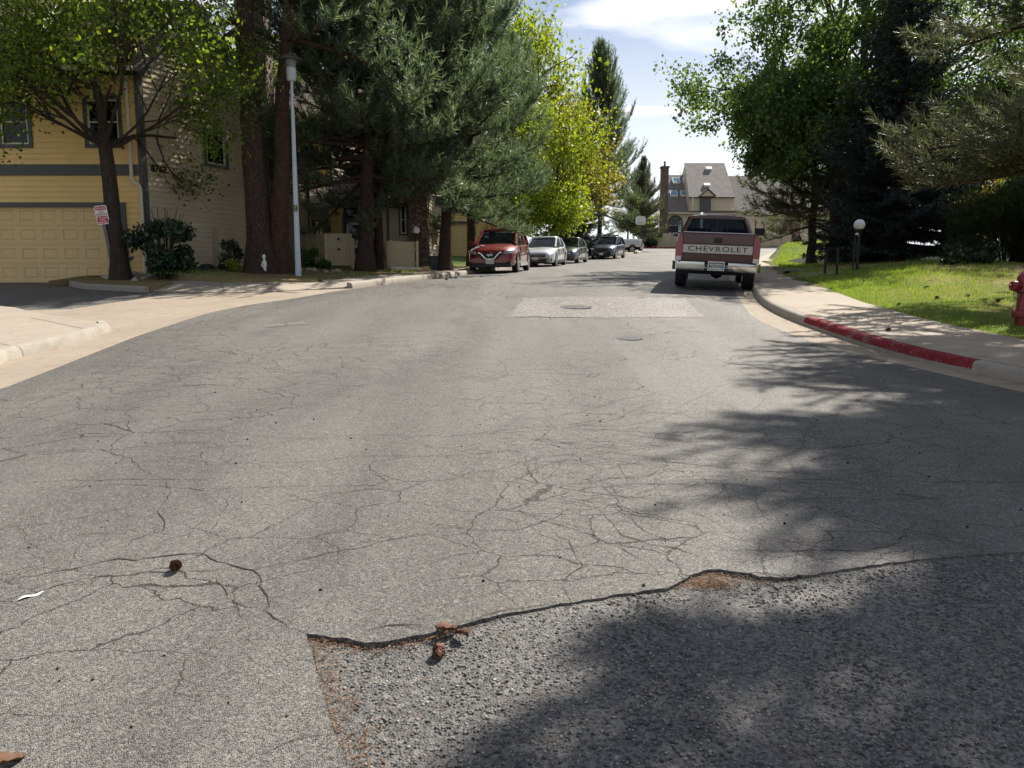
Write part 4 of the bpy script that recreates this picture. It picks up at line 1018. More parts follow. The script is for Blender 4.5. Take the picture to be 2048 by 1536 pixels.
def roof_quad(name, a, b, c, d, mat, parent, thick=0.14):
    """a,b along the eave, c,d along the ridge (c above b)"""
    a, b, c, d = map(Vector, (a, b, c, d)); u = (b - a).normalized(); n = u.cross(d - a).normalized()
    if n.z < 0: n = -n
    v = n.cross(u)
    P = [a, b, c, d, a - n * thick, b - n * thick, c - n * thick, d - n * thick]
    me = bpy.data.meshes.new(name); me.from_pydata(P, [], [(0, 1, 2, 3), (7, 6, 5, 4), (0, 4, 5, 1), (1, 5, 6, 2), (2, 6, 7, 3), (3, 7, 4, 0)])
    uv = me.uv_layers.new()
    for l in me.loops:
        p = P[l.vertex_index] - a; uv.data[l.index].uv = (p.dot(u), p.dot(v))
    me.materials.append(mat); me.update()
    return link(bpy.data.objects.new(name, me), parent)
def window(parent, A, B, s0, s1, z0, z1, frame_mat, out=0.03, mull=(0, 0), outer=None, sash=None):
    """framed window set in a wall line; panes and sash bars behind the trim"""
    A = Vector((A[0], A[1], 0)); B = Vector((B[0], B[1], 0)); d = (B - A).normalized(); n = Vector((d.y, -d.x, 0))
    W_ = lambda s, z, o: A + d * s + n * o + Vector((0, 0, z))
    t = outer or 0.1; fr = MB()
    for a, b, c, e in ((s0 - t, s1 + t, z1, z1 + t), (s0 - t, s1 + t, z0 - t, z0), (s0 - t, s0, z0, z1), (s1, s1 + t, z0, z1)):
        fr.bar(W_((a + b) / 2, c, 0.0 + out / 2), W_((a + b) / 2, e, 0.0 + out / 2), b - a, 0.05 + out, up=n)
    f = fr.build('window', frame_mat, parent)
    sa = MB(); k = 0.05
    for a, b, c, e in ((s0, s1, z1 - k, z1), (s0, s1, z0, z0 + k), (s0, s0 + k, z0 + k, z1 - k), (s1 - k, s1, z0 + k, z1 - k)):
        sa.bar(W_((a + b) / 2, c, 0.0), W_((a + b) / 2, e, 0.0), b - a, 0.04, up=n)
    for i in range(mull[0]):
        x = s0 + (s1 - s0) * (i + 1) / (mull[0] + 1); sa.bar(W_(x, z0 + k, 0), W_(x, z1 - k, 0), 0.035, 0.035, up=n)
    for i in range(mull[1]):
        z = z0 + (z1 - z0) * (i + 1) / (mull[1] + 1); sa.bar(W_((s0 + s1) / 2, z - .018, .002), W_((s0 + s1) / 2, z + .018, .002), s1 - s0 - 2 * k, 0.035, up=n)
    sa.build('sash', sash or M_CREAM, f)
    g = MB(); g.bar(W_((s0 + s1) / 2, z0 + .01, -0.03), W_((s0 + s1) / 2, z1 - .01, -0.03), s1 - s0 - .02, 0.012, up=n)
    g.build('pane', M_GLASS, f)
    bk = MB(); bk.bar(W_((s0 + s1) / 2, z0 - .05, -0.5), W_((s0 + s1) / 2, z1 + .05, -0.5), s1 - s0 + .6, 0.02, up=n); bk.build('dark_room_panel', M_DARKROOM, f)  # near-black panel painted as the unlit room behind the pane
    return f
M_DARKROOM = pm("dim_interior", (0.035, 0.033, 0.03), 0.9, 0.3, 1.5)  # darkness of unlit rooms, painted on panels behind windows and walls
def garage_door(parent, A, d, n, w, z0, rows=4, cols=8, h=2.13, mat=None):
    """sectional door: every raised panel has a bevelled field"""
    mb = MB(); A = Vector((A[0], A[1], 0)); W_ = lambda s, z, o: A + d * s + n * o + Vector((0, 0, z))
    rh = h / rows; cw = w / cols
    for r in range(rows):
        za, zb = z0 + r * rh + 0.004, z0 + (r + 1) * rh - 0.004
        xs = [0]; 
        for c in range(cols): xs += [c * cw + 0.09, (c + 1) * cw - 0.09]
        xs.append(w); pz0, pz1 = za + 0.11, zb - 0.11
        # stiles and rails
        mb.face([W_(0, za, 0), W_(w, za, 0), W_(w, pz0, 0), W_(0, pz0, 0)]); mb.face([W_(0, pz1, 0), W_(w, pz1, 0), W_(w, zb, 0), W_(0, zb, 0)])
        for c in range(cols + 1):
            a = 0 if c == 0 else c * cw - 0.09; b = w if c == cols else c * cw + 0.09
            mb.face([W_(a, pz0, 0), W_(b, pz0, 0), W_(b, pz1, 0), W_(a, pz1, 0)])
        for c in range(cols):
            a, b = c * cw + 0.09, (c + 1) * cw - 0.09
            o = [(a, pz0), (b, pz0), (b, pz1), (a, pz1)]; R1 = [W_(x, z, 0) for x, z in o]
            s = 0.022; R2 = [W_(x, z, -0.022) for x, z in ((a + s, pz0 + s), (b - s, pz0 + s), (b - s, pz1 - s), (a + s, pz1 - s))]
            s = 0.055; R3 = [W_(x, z, -0.004) for x, z in ((a + s, pz0 + s), (b - s, pz0 + s), (b - s, pz1 - s), (a + s, pz1 - s))]
            mb.mesh(R1 + R2 + R3, [(i, (i + 1) % 4, 4 + (i + 1) % 4, 4 + i) for i in range(4)] + [(4 + i, 4 + (i + 1) % 4, 8 + (i + 1) % 4, 8 + i) for i in range(4)] + [(8, 9, 10, 11)])
    mb.bar(W_(w / 2, z0, -0.05), W_(w / 2, z0 + h, -0.05), w, 0.03, up=n)
    o = mb.build('garage_door', mat or M_DOORP, parent)
    return o

# --- the yellow house with the double garage
def house_a():
    H = thing('garage_house', 'tan two storey house with a paneled double garage door and numbered side wall', 'house', (0, 0, 0))
    Yf = 22.5; xr = -10.55; xl = -27.0; zb = G(-12, Yf) - 0.02
    A, B = (xl, Yf), (xr, Yf); S = lambda x: x - xl
    d, n = Vector((1, 0, 0)), Vector((0, -1, 0))
    dx1, dx0 = -11.2, -16.1; z_dt = zb + 2.15
    wl = [(-14.45, -13.66), (-11.98, -11.1)]
    holes = [(S(dx0), S(dx1), zb - 1, z_dt)] + [(S(a) - .02, S(b) + .02, 5.55, 6.78) for a, b in wl] + [(S(-19), S(-18), 5.55, 6.78)]
    siding('wall', A, B, zb, 8.25, M_FRONT, H, 0.152, holes)
    bk = MB(); bk.box(((xl + dx0) / 2, Yf + .12, zb + 1.1), (dx0 - xl, .1, 2.2)); bk.box(((dx1 + xr) / 2, Yf + .12, zb + 1.1), (xr - dx1 - .02, .1, 2.2)); bk.box(((xl + xr) / 2, Yf + .12, (zb + 2.2 + 5.5) / 2), (xr - xl - .02, .1, 5.5 - zb - 2.2)); bk.box(((xl + xr) / 2, Yf + .12, 7.5), (xr - xl - .02, .1, 1.4))
    bk.build('sheathing', M_FRONT, H)
    tr = MB()
    tr.box(((xl + xr) / 2, Yf - .035, 4.84), (xr - xl, .05, .30)); tr.box(((dx0 + dx1) / 2, Yf - .04, z_dt + .065), (dx1 - dx0 + .3, .07, .13))
    for x in (dx0 - .075, dx1 + .075): tr.box((x, Yf - .04, (zb + z_dt) / 2), (.15, .07, z_dt - zb))
    tr.box((xr + .0, Yf - .022, (4.99 + 8.1) / 2), (.11, .06, 3.1)); tr.box((xr + .0, Yf - .022, (zb + 4.69) / 2), (.11, .06, 4.69 - zb))
    tr.build('trim', M_GREY, H)
    garage_door(H, (dx0, Yf + .06), d, n, dx1 - dx0, zb + .01, h=2.17)
    ib = MB(); ib.box(((xl + xr) / 2 - .6, Yf + 2.0, 4.5), (xr - xl - 2.4, .1, 6.5)); ib.build('light_stop_panel', M_DARKROOM, H)  # added dark panel, stops sky light showing through the open house
    for a, b in wl + [(-19, -18)]: window(H, A, B, S(a), S(b), 5.55, 6.78, M_GREY, mull=(0, 1))
    ds = MB(); ds.tube([(xr - .24, Yf - .1, 7.9), (xr - .24, Yf - .1, 4.6), (xr - .20, Yf - .1, 4.5), (xr - .05, Yf - .1, 4.42), (xr - .01, Yf - .1, 4.32), (xr - .01, Yf - .1, zb + .2)], 0.05, 6); ds.build('downspout', M_CREAM, H, smooth=40)
    gu = MB(); gu.bar((-13.7, Yf - .42, 7.52), (xr + .1, Yf - .42, 7.52), .12, .12); gu.build('gutter_trough', M_CREAM, H)
    # side wall, turned away along the street
    wa = math.radians(27); e = Vector((math.sin(wa), math.cos(wa), 0)); P0 = Vector((xr + .02, Yf + .02, 0)); ln = 3.85; P1 = P0 + e * ln
    nn = Vector((e.y, -e.x, 0))
    top = lambda s: 7.55 + (9.95 - 7.55) * (s / 2.05) if s < 2.05 else 9.95 - (s - 2.05) * 1.0
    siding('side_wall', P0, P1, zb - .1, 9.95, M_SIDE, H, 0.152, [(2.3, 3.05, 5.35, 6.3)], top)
    bk = MB(); q = [P0 - nn * .03 + Vector((0, 0, zb - .1)), P1 - nn * .03 + Vector((0, 0, zb - .1)), P1 - nn * .03 + Vector((0, 0, 8.1)), P0 + e * 2.05 - nn * .03 + Vector((0, 0, 9.9)), P0 - nn * .03 + Vector((0, 0, 7.5))]
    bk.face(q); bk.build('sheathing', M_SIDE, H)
    window(H, P0, P1, 2.3, 3.05, 5.35, 6.3, M_GREY)
    cb = MB(); cb.bar(P1 + nn * .02 + Vector((0, 0, zb)), P1 + nn * .02 + Vector((0, 0, 8.2)), .12, .12, up=e)
    cb.build('corner_board', M_GREY, H); cb = MB()
    cb.bar(P0 + nn * .02 + e * .07 + Vector((0, 0, zb)), P0 + nn * .02 + e * .07 + Vector((0, 0, 7.5)), .13, .05, up=nn); cb.build('corner_board', M_GREY, H)
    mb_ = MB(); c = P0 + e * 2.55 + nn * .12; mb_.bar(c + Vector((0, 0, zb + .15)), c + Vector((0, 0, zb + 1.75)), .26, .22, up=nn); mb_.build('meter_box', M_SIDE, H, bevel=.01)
    M = frame(P0 + e * .52 + nn * .045 + Vector((0, 0, 4.93)), e, (0, 0, 1), nn)
    lettering('house_number', '8762', 0.27, M_BLACK, H, M, 0.012, bold=.006)
    # lower roof: front slope, back slope, dark rake boards over the side wall
    ex = -13.45; over = P0 + e * -.35
    a = Vector((ex, Yf - .38, 7.45)); b = Vector((xr + .25, Yf - .38, 7.45)); rg = P0 + e * 2.05; r1 = Vector((rg.x + .18, rg.y, 10.05)); r0 = Vector((ex, rg.y + .1, 10.05))
    roof_quad('roof', a, b, r1, r0, M_ROOF, H)
    c1 = P1 + e * .35 + nn * .25; roof_quad('roof', (c1.x, c1.y, 7.75), (ex, c1.y + 1.2, 7.75), (r0.x, r0.y, 10.06), (r1.x, r1.y, 10.06), M_ROOF, H)
    rk = MB(); rk.bar((b.x + .02, b.y, 7.36), (r1.x + .04, r1.y, 9.93), .06, .2); rk.bar((r1.x + .04, r1.y, 9.93), (c1.x + .02, c1.y, 7.66), .06, .2); rk.build('rake_board', M_GREY, H)
    # upper block: steep shingled slope with a white rake, cream cheek wall below it
    roof_quad('roof', (-30, Yf - .42, 8.2), (ex - .12, Yf - .42, 8.2), (ex - .12, 29.2, 13.9), (-30, 29.2, 13.9), M_ROOF, H)
    roof_quad('roof', (ex - .12, 36, 8.4), (-30, 36, 8.4), (-30, 29.2, 13.9), (ex - .12, 29.2, 13.9), M_ROOF, H)
    wr = MB(); wr.bar((ex - .06, Yf - .42, 8.02), (ex - .06, 29.2, 13.72), .07, .36); wr.bar((ex - .06, 29.2, 13.72), (ex - .06, 36, 8.2), .07, .36); wr.build('white_rake', M_WHITE, H)
    tp = lambda s: 8.0 + (13.6 - 8.0) * s / 6.7 if s < 6.7 else 13.6 - (s - 6.7) * .8
    siding('upper_wall', (ex - .14, Yf + .0), (ex - .14, 35), 7.5, 13.4, M_CREAM, H, 0.16, (), tp)
    fl = MB(); fl.face([(ex - .2, Yf, 7.4), (ex - .2, 35, 7.4), (ex - .2, 35, 8.2), (ex - .2, 29.2, 13.4), (ex - .2, Yf, 7.8)]); fl.build('sheathing', M_CREAM, H)
    # field-stone chimney behind the corner
    ch = MB(); c = at(517, 300, 26.9); ch.box((c.x, 26.9, 8), (.95, .9, 13)); ch.build('chimney', M_STONE, H, bevel=.03)
    # rear wing in the sun behind the double pine
    R0 = Vector((-9.0, 26.4, 0)); R1 = Vector((-7.75, 29.8, 0))
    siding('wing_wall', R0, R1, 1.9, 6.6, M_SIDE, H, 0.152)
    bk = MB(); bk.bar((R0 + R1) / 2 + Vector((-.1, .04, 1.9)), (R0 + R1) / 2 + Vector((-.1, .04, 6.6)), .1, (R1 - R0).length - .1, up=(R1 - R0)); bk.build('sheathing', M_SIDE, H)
    cb = MB(); cb.bar((R1.x + .03, R1.y, 2), (R1.x + .03, R1.y, 6.6), .1, .1); cb.build('corner_board', M_GREY, H)
    return H
house_a()

# --- the house with the porch
def house_b():
    H = thing('porch_house', 'tan house with a shingled porch roof and an arched window behind the pines', 'house', (0, 0, 0))
    Y = 31.0; P = lambda px, py, y=Y: at(px, py, y)
    x0, x1 = P(604, 450).x, P(800, 450).x; zg = 2.35
    wx = P(726, 430).x; r = 0.76
    zs = P(722, 434).z; A, B = (x0, Y), (x1, Y); S = lambda x: x - x0
    siding('wall', (P(655, 450).x, Y), B, zg, P(700, 394).z, M_FRONT, H, 0.152, [(wx - r - P(655, 450).x, wx + r - P(655, 450).x, 2.9, zs + r * .8)])
    bk = MB(); bk.box(((x0 + x1) / 2, Y + 1.2, 3.8), (x1 - x0, .1, 3)); bk.build('sheathing', M_DARKROOM, H)
    # arched window
    fr = MB(); pts = [(wx - r, Y - .03, 2.9), (wx - r, Y - .03, zs)] + [(wx + r * math.cos(a), Y - .03, zs + r * math.sin(a)) for a in np.linspace(math.pi, 0, 13)][1:] + [(wx + r, Y - .03, 2.9)]
    fr.tube(pts, .07, 6); fr.bar((wx - r, Y - .03, zs - .12), (wx + r, Y - .03, zs - .12), .1, .16); f = fr.build('arched_window', M_GREY, H)
    sa = MB(); sa.bar((wx - r + .16, Y - .01, 2.9), (wx - r + .16, Y - .01, zs - .2), .1, .05); sa.bar((wx, Y - .01, 2.9), (wx, Y - .01, zs - .2), .07, .05); sa.bar((wx - r + .1, Y - .01, zs - .26), (wx + r - .1, Y - .01, zs - .26), .05, .09); sa.build('sash', M_CREAM, f)
    gl = MB(); gl.face([(wx - r, Y + .02, 2.9), (wx + r, Y + .02, 2.9)] + [(wx + r * math.cos(a), Y + .02, zs + r * math.sin(a)) for a in np.linspace(0, math.pi, 13)]); gl.build('pane', M_GLASS, f)
    # corner filler beside the arch
    # main porch roof with its fascia
    e0, e1 = P(655, 386, 30.5), P(770, 386, 30.5); rz = P(740, 300, 33.5)
    roof_quad('roof', (e0.x, 30.5, e0.z), (x1 + .6, 30.5, e0.z), (x1 + .6, 33.6, rz.z + .3), (P(738, 300, 33.6).x, 33.6, rz.z + .3), M_ROOF, H)
    fa = MB(); fa.bar((e0.x, 30.52, e0.z - .13), (x1 + .6, 30.52, e0.z - .13), .05, .16); fa.build('eave_board', M_CREAM, H)
    fb = MB(); fb.bar((e0.x + .05, 30.66, e0.z - .38), (x1 + .5, 30.66, e0.z - .38), .12, .34); fb.build('beam', M_GREY, H)
    # lower entry roof
    l0, l1 = P(596, 407, 29.9), P(647, 407, 29.9); lr = P(660, 374, 32)
    roof_quad('roof', (l0.x, 29.9, l0.z), (l1.x, 29.9, l1.z), (P(668, 374, 32).x, 32, lr.z), (l0.x, 32, lr.z), M_ROOF, H)
    fa = MB(); fa.bar((l0.x, 29.92, l0.z - .12), (l1.x, 29.92, l1.z - .12), .05, .14); fa.bar((l1.x + .02, 29.92, l1.z - .12), (P(668, 374, 32).x + .02, 32, lr.z - .12), .05, .14); fa.build('eave_board', M_CREAM, H)
    fb = MB(); fb.bar((l0.x, 30.02, l0.z - .36), (l1.x - .05, 30.02, l1.z - .36), .12, .3); fb.bar((P(651, 440, 30).x, 30.02, 2.5), (P(651, 440, 30).x, 30.02, l1.z - .2), .2, .2); fb.build('porch_post', M_GREY, H)
    siding('entry_wall', (l0.x, 30.8), (P(651, 440, 30.8).x, 30.8), zg, l0.z - .1, M_FRONT, H, 0.152, [(.25, 1.05, 0, 4.1)])
    dr = MB(); da = l0.x + .28; 
    for i in range(6): dr.bar((da + i * .145, 30.75, 2.5), (da + i * .145, 30.75, 4.08), .03, .03)
    for z in (2.5, 3.0, 3.5, 4.08): dr.bar((da, 30.75, z), (da + .74, 30.75, z), .03, .04)
    for i in range(5):
        for z in (2.75, 3.25, 3.8): dr.tube([(da + .07 + i * .145 + .05 * math.cos(t), 30.75, z + .12 * math.sin(t)) for t in np.linspace(0, 6.28, 9)], .012, 4)
    dr.build('iron_screen_door', M_BLACK, H)
    dp = MB(); dp.box((da + .37, 31.4, 3.3), (.8, .05, 1.7)); dp.build('door', M_CREAM, H)
    # upper storey
    ua, ub = P(628, 350, 33).x, P(662, 350, 33).x; uz = P(640, 376, 33).z
    siding('upper_wall', (ua - 2, 33), (ub, 33), uz - .4, P(640, 262, 33).z, M_FRONT, H, 0.152)
    siding('upper_wall', (ub, 33), (P(745, 350, 36).x, 36.5), uz - .6, P(640, 262, 33).z, M_CREAM, H, 0.152)
    bk = MB(); bk.box(((ua + ub) / 2 - 1, 33.12, uz + 1.2), (ub - ua + 1.9, .1, 3.6)); bk.build('sheathing', M_FRONT, H)
    cb = MB(); cb.bar((ub + .02, 32.97, uz - .3), (ub + .02, 32.97, uz + 2.6), .1, .1); cb.build('corner_board', M_GREY, H)
    zt = P(640, 262, 33).z
    roof_quad('roof', (ua - 2.5, 32.5, zt - .1), (ub + .5, 32.5, zt - .1), (ub + 1.9, 37, zt + 3), (ua - 2.5, 37, zt + 3), M_ROOF, H)
    # plain wall with a slit window, then the field-stone chimney and the wall beyond
    Y2 = 29.6; wa_, wb_ = at(764, 450, Y2).x, at(836, 450, Y2).x
    s0, s1 = at(801, 440, Y2).x - wa_, at(813, 440, Y2).x - wa_
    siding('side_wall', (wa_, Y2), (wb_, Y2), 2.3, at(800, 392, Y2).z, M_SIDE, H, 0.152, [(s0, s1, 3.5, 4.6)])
    bk = MB(); bk.box(((wa_ + wb_) / 2, Y2 + .75, 3.8), (wb_ - wa_, .1, 3)); bk.build('sheathing', M_DARKROOM, H)
    window(H, (wa_, Y2), (wb_, Y2), s0, s1, 3.52, 4.58, M_GREY, mull=(0, 1), outer=.06)
    cb = MB(); x = at(776, 450, Y2).x; cb.bar((x, Y2 - .03, 2.3), (x, Y2 - .03, 5), .09, .05); cb.build('corner_board', M_GREY, H)
    ch = MB(); ca, cb_ = at(818, 450, 29.0).x, at(856, 450, 29.0).x; ch.box(((ca + cb_) / 2, 29.2, 3.9), (cb_ - ca, .6, 3.6)); ch.box(((ca + cb_) / 2, 29.25, 6.6), (.5, .5, 2)); ch.build('chimney', M_STONE, H, bevel=.03)
    R0, R1 = Vector((at(856, 450, 30.5).x, 30.5, 0)), Vector((at(897, 450, 35).x, 35, 0))
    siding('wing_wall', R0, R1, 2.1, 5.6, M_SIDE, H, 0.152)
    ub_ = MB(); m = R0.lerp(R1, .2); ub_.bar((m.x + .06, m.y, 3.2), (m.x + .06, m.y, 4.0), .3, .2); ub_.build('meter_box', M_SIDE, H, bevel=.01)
    roof_quad('roof', (wa_ - .3, Y2 - .4, 5.15), (R1.x + .4, Y2 - .1, 5.15), (R1.x + .2, 35.4, 8.3), (wa_ - .3, 35.4, 8.3), M_ROOF, H)
house_b()
def house_c():
    H = thing('far_garage_house', 'tan house farther along the left side with a single garage door behind the tree trunks', 'house', (0, 0, 0))
    Y = 50.0; x0, x1 = at(870, 450, Y).x, at(1003, 450, Y).x; zg = G(-2, Y) + .35
    d0, d1 = at(901, 470, Y).x, at(953, 470, Y).x
    siding('wall', (x0, Y), (x1, Y), zg, zg + 5.2, M_FRONT, H, 0.2, [(d0 - x0, d1 - x0, zg - 1, zg + 2.1)])
    bk = MB(); bk.box(((x0 + x1) / 2, Y + .6, zg + 2.6), (x1 - x0, .1, 5.2)); bk.build('sheathing', M_DARKROOM, H)
    garage_door(H, (d0, Y + .06), Vector((1, 0, 0)), Vector((0, -1, 0)), d1 - d0, zg, 4, 4, 2.1)
    tr = MB(); tr.box(((d0 + d1) / 2, Y - .04, zg + 2.16), (d1 - d0 + .3, .07, .12)); tr.box(((x0 + x1) / 2, Y - .04, zg + 3.3), (x1 - x0, .05, .3)); tr.build('trim', M_GREY, H)
    siding('side_wall', (x1, Y), (x1 + 1.5, Y + 6), zg, zg + 5.2, M_SIDE, H, 0.2)
    roof_quad('roof', (x0 - .3, Y - .5, zg + 5.2), (x1 + .5, Y - .5, zg + 5.2), (x1 + 1.0, Y + 5, zg + 8.5), (x0 - .3, Y + 5, zg + 8.5), M_ROOF, H)
house_c()

# --- the long house at the end of the street
def house_far():
    H = thing('far_house', 'grey roofed town house with skylights and a tall stone chimney', 'house', (0, 0, 0))
    Y = 97.0; P = lambda px, py, y=Y: at(px, py, y); zg = 6.2
    mfar = M_SIDE2 = pm('far_siding', (0.55, 0.47, 0.35), 0.7, 0.06, .5)
    ch = MB(); a, b = P(1319.5, 400).x, P(1333, 400).x; ch.box(((a + b) / 2, Y - .5, (zg + P(0, 337).z) / 2), (b - a, 1.0, P(0, 337).z - zg)); ch.box(((a + b) / 2, Y - .5, P(0, 336).z), (b - a + .16, 1.1, .18)); ch.tube([((a + b) / 2, Y - .5, P(0, 336).z), ((a + b) / 2, Y - .5, P(0, 324).z)], .12, 8); ch.build('chimney', M_STONE, H)
    # left block
    x0, x1 = P(1326, 400).x, P(1384, 400).x; ze = P(0, 426).z; zr = P(0, 350, Y + 5).z
    siding('wall', (x0, Y), (P(1400, 450).x, Y), zg - .3, ze, M_SIDE2, H, .2, [(P(1338, 440).x - x0, P(1365, 440).x - x0, 7.9, P(0, 434).z - .2)])
    roof_quad('roof', (x0 - .1, Y - .4, ze), (x1 + .1, Y - .4, ze), (x1 + .1, Y + 5, zr), (x0 + .6, Y + 5, zr), M_ROOFG, H)
    gu = MB(); gu.bar((x0 - .1, Y - .5, ze - .05), (P(1400, 425).x, Y - .5, ze - .05), .14, .14); gu.bar((P(1328.5, 440).x, Y - .1, zg), (P(1328.5, 440).x, Y - .1, ze), .12, .1); gu.bar((P(1381, 410).x, Y - 1.1, P(0, 421, Y - 1).z), (P(1381, 410).x, Y - 1.1, P(0, 393, Y - 1).z), .12, .1); gu.build('downspout', M_CREAM, H)
    wx = P(1351, 440).x; r = .85; zs = P(0, 446).z; fr = MB()
    fr.tube([(wx - r, Y - .06, 7.6), (wx - r, Y - .06, zs)] + [(wx + r * math.cos(a), Y - .06, zs + r * math.sin(a)) for a in np.linspace(math.pi, 0, 13)][1:] + [(wx + r, Y - .06, 7.6)], .1, 6); fr.bar((wx - r, Y - .06, zs - .1), (wx + r, Y - .06, zs - .1), .12, .12); f = fr.build('arched_window', M_GREY, H)
    gl = MB(); gl.face([(wx - r, Y - .04, 7.6), (wx + r, Y - .04, 7.6)] + [(wx + r * math.cos(a), Y - .04, zs + r * math.sin(a)) for a in np.linspace(0, math.pi, 13)]); gl.build('pane', M_GLASS, f)
    # roof lights on the left slope
    sl = Vector((0, 5.4, zr - ze)).normalized(); up = Vector((0, -sl.z, sl.y))
    M_SKYL = glass_mat('skylight_painted_sky', (0.3, 0.4, 0.5), .85, .05, (0.16, 0.36, 0.50))  # blue sky reflection painted into the body colour of the panes
    for px, py in ((1352, 360), (1373, 359.5), (1347, 390), (1368, 390)):
        f_ = (P(0, py, Y + 2.5).z - ze) / (zr - ze); c = Vector((P(px, py, Y - .4 + 5.4 * f_).x, Y - .4 + 5.4 * f_, ze + (zr - ze) * f_))
        M = frame(c, (1, 0, 0), sl, up); sk = MB(); 
        for i, j, w, h in ((-.42, 0, .08, 1.0), (.42, 0, .08, 1.0), (0, .46, .76, .08), (0, -.46, .76, .08)):
            sk.box(M @ Vector((i, j, .12)), (w, h, .26), M.to_3x3().to_4x4())
        s_ = sk.build('skylight', M_WHITE, H)
        g = MB(); g.box(M @ Vector((0, 0, .2)), (.76, .84, .03), M.to_3x3().to_4x4()); g.build('pane', M_SKYL, s_)
    # right block, taller and a little nearer
    Yb = Y - 1.0; X0, X1 = P(1379, 400, Yb).x, P(1470, 400, Yb).x; ze2 = P(0, 394, Yb).z; zr2 = P(0, 326, Yb + 5.5).z
    siding('wall', (X0 + .1, Yb + .4), (X1, Yb + .4), P(0, 423, Yb).z, ze2, M_SIDE2, H, .2)
    siding('wall', (P(1400, 450).x, Yb - .4), (P(1500, 450).x, Yb - .4), zg - .3, P(0, 424, Yb).z, M_SIDE2, H, .2)
    roof_quad('roof', (X0 - .1, Yb, ze2), (X1, Yb, ze2), (X1, Yb + 5.5, zr2), (X0 + .45, Yb + 5.5, zr2), M_ROOFG, H)
    cw = MB(); cw.face([(X0 + .1, Yb + .4, P(0, 424, Yb).z), (X0 + .1, Yb + 10, P(0, 424, Yb).z), (X0 + .1, Yb + 10, ze2), (X0 + .5, Yb + 5.4, zr2 - .2), (X0 + .1, Yb + .4, ze2 - .1)]); cw.build('cheek_wall', M_SIDE2, H)
    bl = MB(); bl.box((P(1412, 408, Yb).x, Yb + .3, P(0, 408, Yb).z), (1.3, .2, 1.7)); bl.build('balcony_opening', M_GREY, H)
    sh = MB(); sh.bar((P(1378, 423, Yb).x, Yb - .5, P(0, 424, Yb).z), (P(1500, 423, Yb).x, Yb - .5, P(0, 424, Yb).z), .3, .18); sh.build('eave_board', M_GREY, H)
    # little gable over the balcony
    gx = P(1414.5, 388, Yb).x; gz = P(0, 392.5, Yb).z; ga = MB(); ga.mesh([(gx - .85, Yb - .25, gz), (gx + .85, Yb - .25, gz), (gx, Yb - .25, gz + .72), (gx - .85, Yb + 1, gz), (gx + .85, Yb + 1, gz), (gx, Yb + 1, gz + .72)], [(0, 1, 2), (3, 5, 4), (0, 3, 4, 1)]); ga.build('gable', M_SIDE2, H)
    gr = MB(); gr.bar((gx - 1, Yb + .4, gz - .02), (gx, Yb + .4, gz + .84), 1.6, .1, up=(0, 0, 1)); gr.bar((gx, Yb + .4, gz + .84), (gx + 1, Yb + .4, gz - .02), 1.6, .1); gr.build('gable_roof', M_ROOFG, H)
    for px, py in ((1417, 334), (1413, 373)):
        f_ = (P(0, py, Yb + 2.5).z - ze2) / (zr2 - ze2); c = Vector((P(px, py, Yb + 5.5 * f_).x, Yb + 5.5 * f_, ze2 + (zr2 - ze2) * f_)); s2 = Vector((0, 5.5, zr2 - ze2)).normalized(); M = frame(c, (1, 0, 0), s2, Vector((0, -s2.z, s2.y)))
        sk = MB(); sk.box(M @ Vector((0, 0, .12)), (.75, .5, .26), M.to_3x3().to_4x4()); sk.build('skylight', M_WHITE, H, bevel=.03)
    # lower right wing behind the trees
    W0, W1 = P(1470, 400).x, P(1690, 400).x; zw = P(0, 430).z
    siding('wall', (W0, Y + .3), (W1, Y + .3), zg, zw, M_SIDE2, H, .2)
    roof_quad('roof', (W0 - .2, Y - .2, zw), (W1, Y - .2, zw), (W1, Y + 5, P(0, 352, Y + 5).z), (W0 - .2, Y + 5, P(0, 352, Y + 5).z), M_ROOFG, H)
    for px, w, py in ((1503, 1.0, 455), (1520, .9, 458), (1570, .35, 458), (1600, .9, 452), (1640, 1.0, 452)):
        window(H, (W0, Y + .28), (W1, Y + .28), P(px, py).x - W0 - w / 2, P(px, py).x - W0 + w / 2, P(0, py).z - .7, P(0, py).z + .8, M_GREY, mull=(0, 1))
    st = MB(); st.box((P(1583, 450).x, Y - .3, zg + 2), (1.7, .9, 4.6)); st.build('chimney', M_STONE, H)
house_far()

# --- fences
def board_fence(name, label, pts, z0f, h, mat, bw=0.12, gap=0.03, post=2.4, cat='fence', rails=True, pickets=True, group=None):
    t = thing(name, label, cat, (pts[0][0], pts[0][1], z0f(*pts[0])), 0, group); o = Vector(t.location)
    bd, ps = MB(), MB()
    for a, b in zip(pts, pts[1:]):
        a, b = Vector((*a, 0)), Vector((*b, 0)); d = b - a; ln = d.length; d.normalize(); nn = Vector((d.y, -d.x, 0)); s = 0
        while s + bw <= ln + .01:
            c = a + d * (s + bw / 2); z = z0f(c.x, c.y)
            bd.bar(c + Vector((0, 0, z + .06)) - o, c + Vector((0, 0, z + h + random.uniform(-.008, .008))) - o, bw, .018, up=nn); s += bw + gap
        k = max(1, round(ln / post))
        for i in range(k + 1):
            c = a + d * (ln * i / k) - nn * -.06; z = z0f(c.x, c.y); ps.bar(c + Vector((0, 0, z - .1)) - o, c + Vector((0, 0, z + h + .04)) - o, .1, .1, up=nn)
        if rails:
            for zz in (.25, h - .25):
                c0, c1 = a - nn * .03, b - nn * .03; ps.bar(c0 + Vector((0, 0, z0f(a.x, a.y) + zz)) - o, c1 + Vector((0, 0, z0f(b.x, b.y) + zz)) - o, .04, .09)
    bd.build('boards', mat, t); ps.build('posts_and_rails', mat, t)
    return t
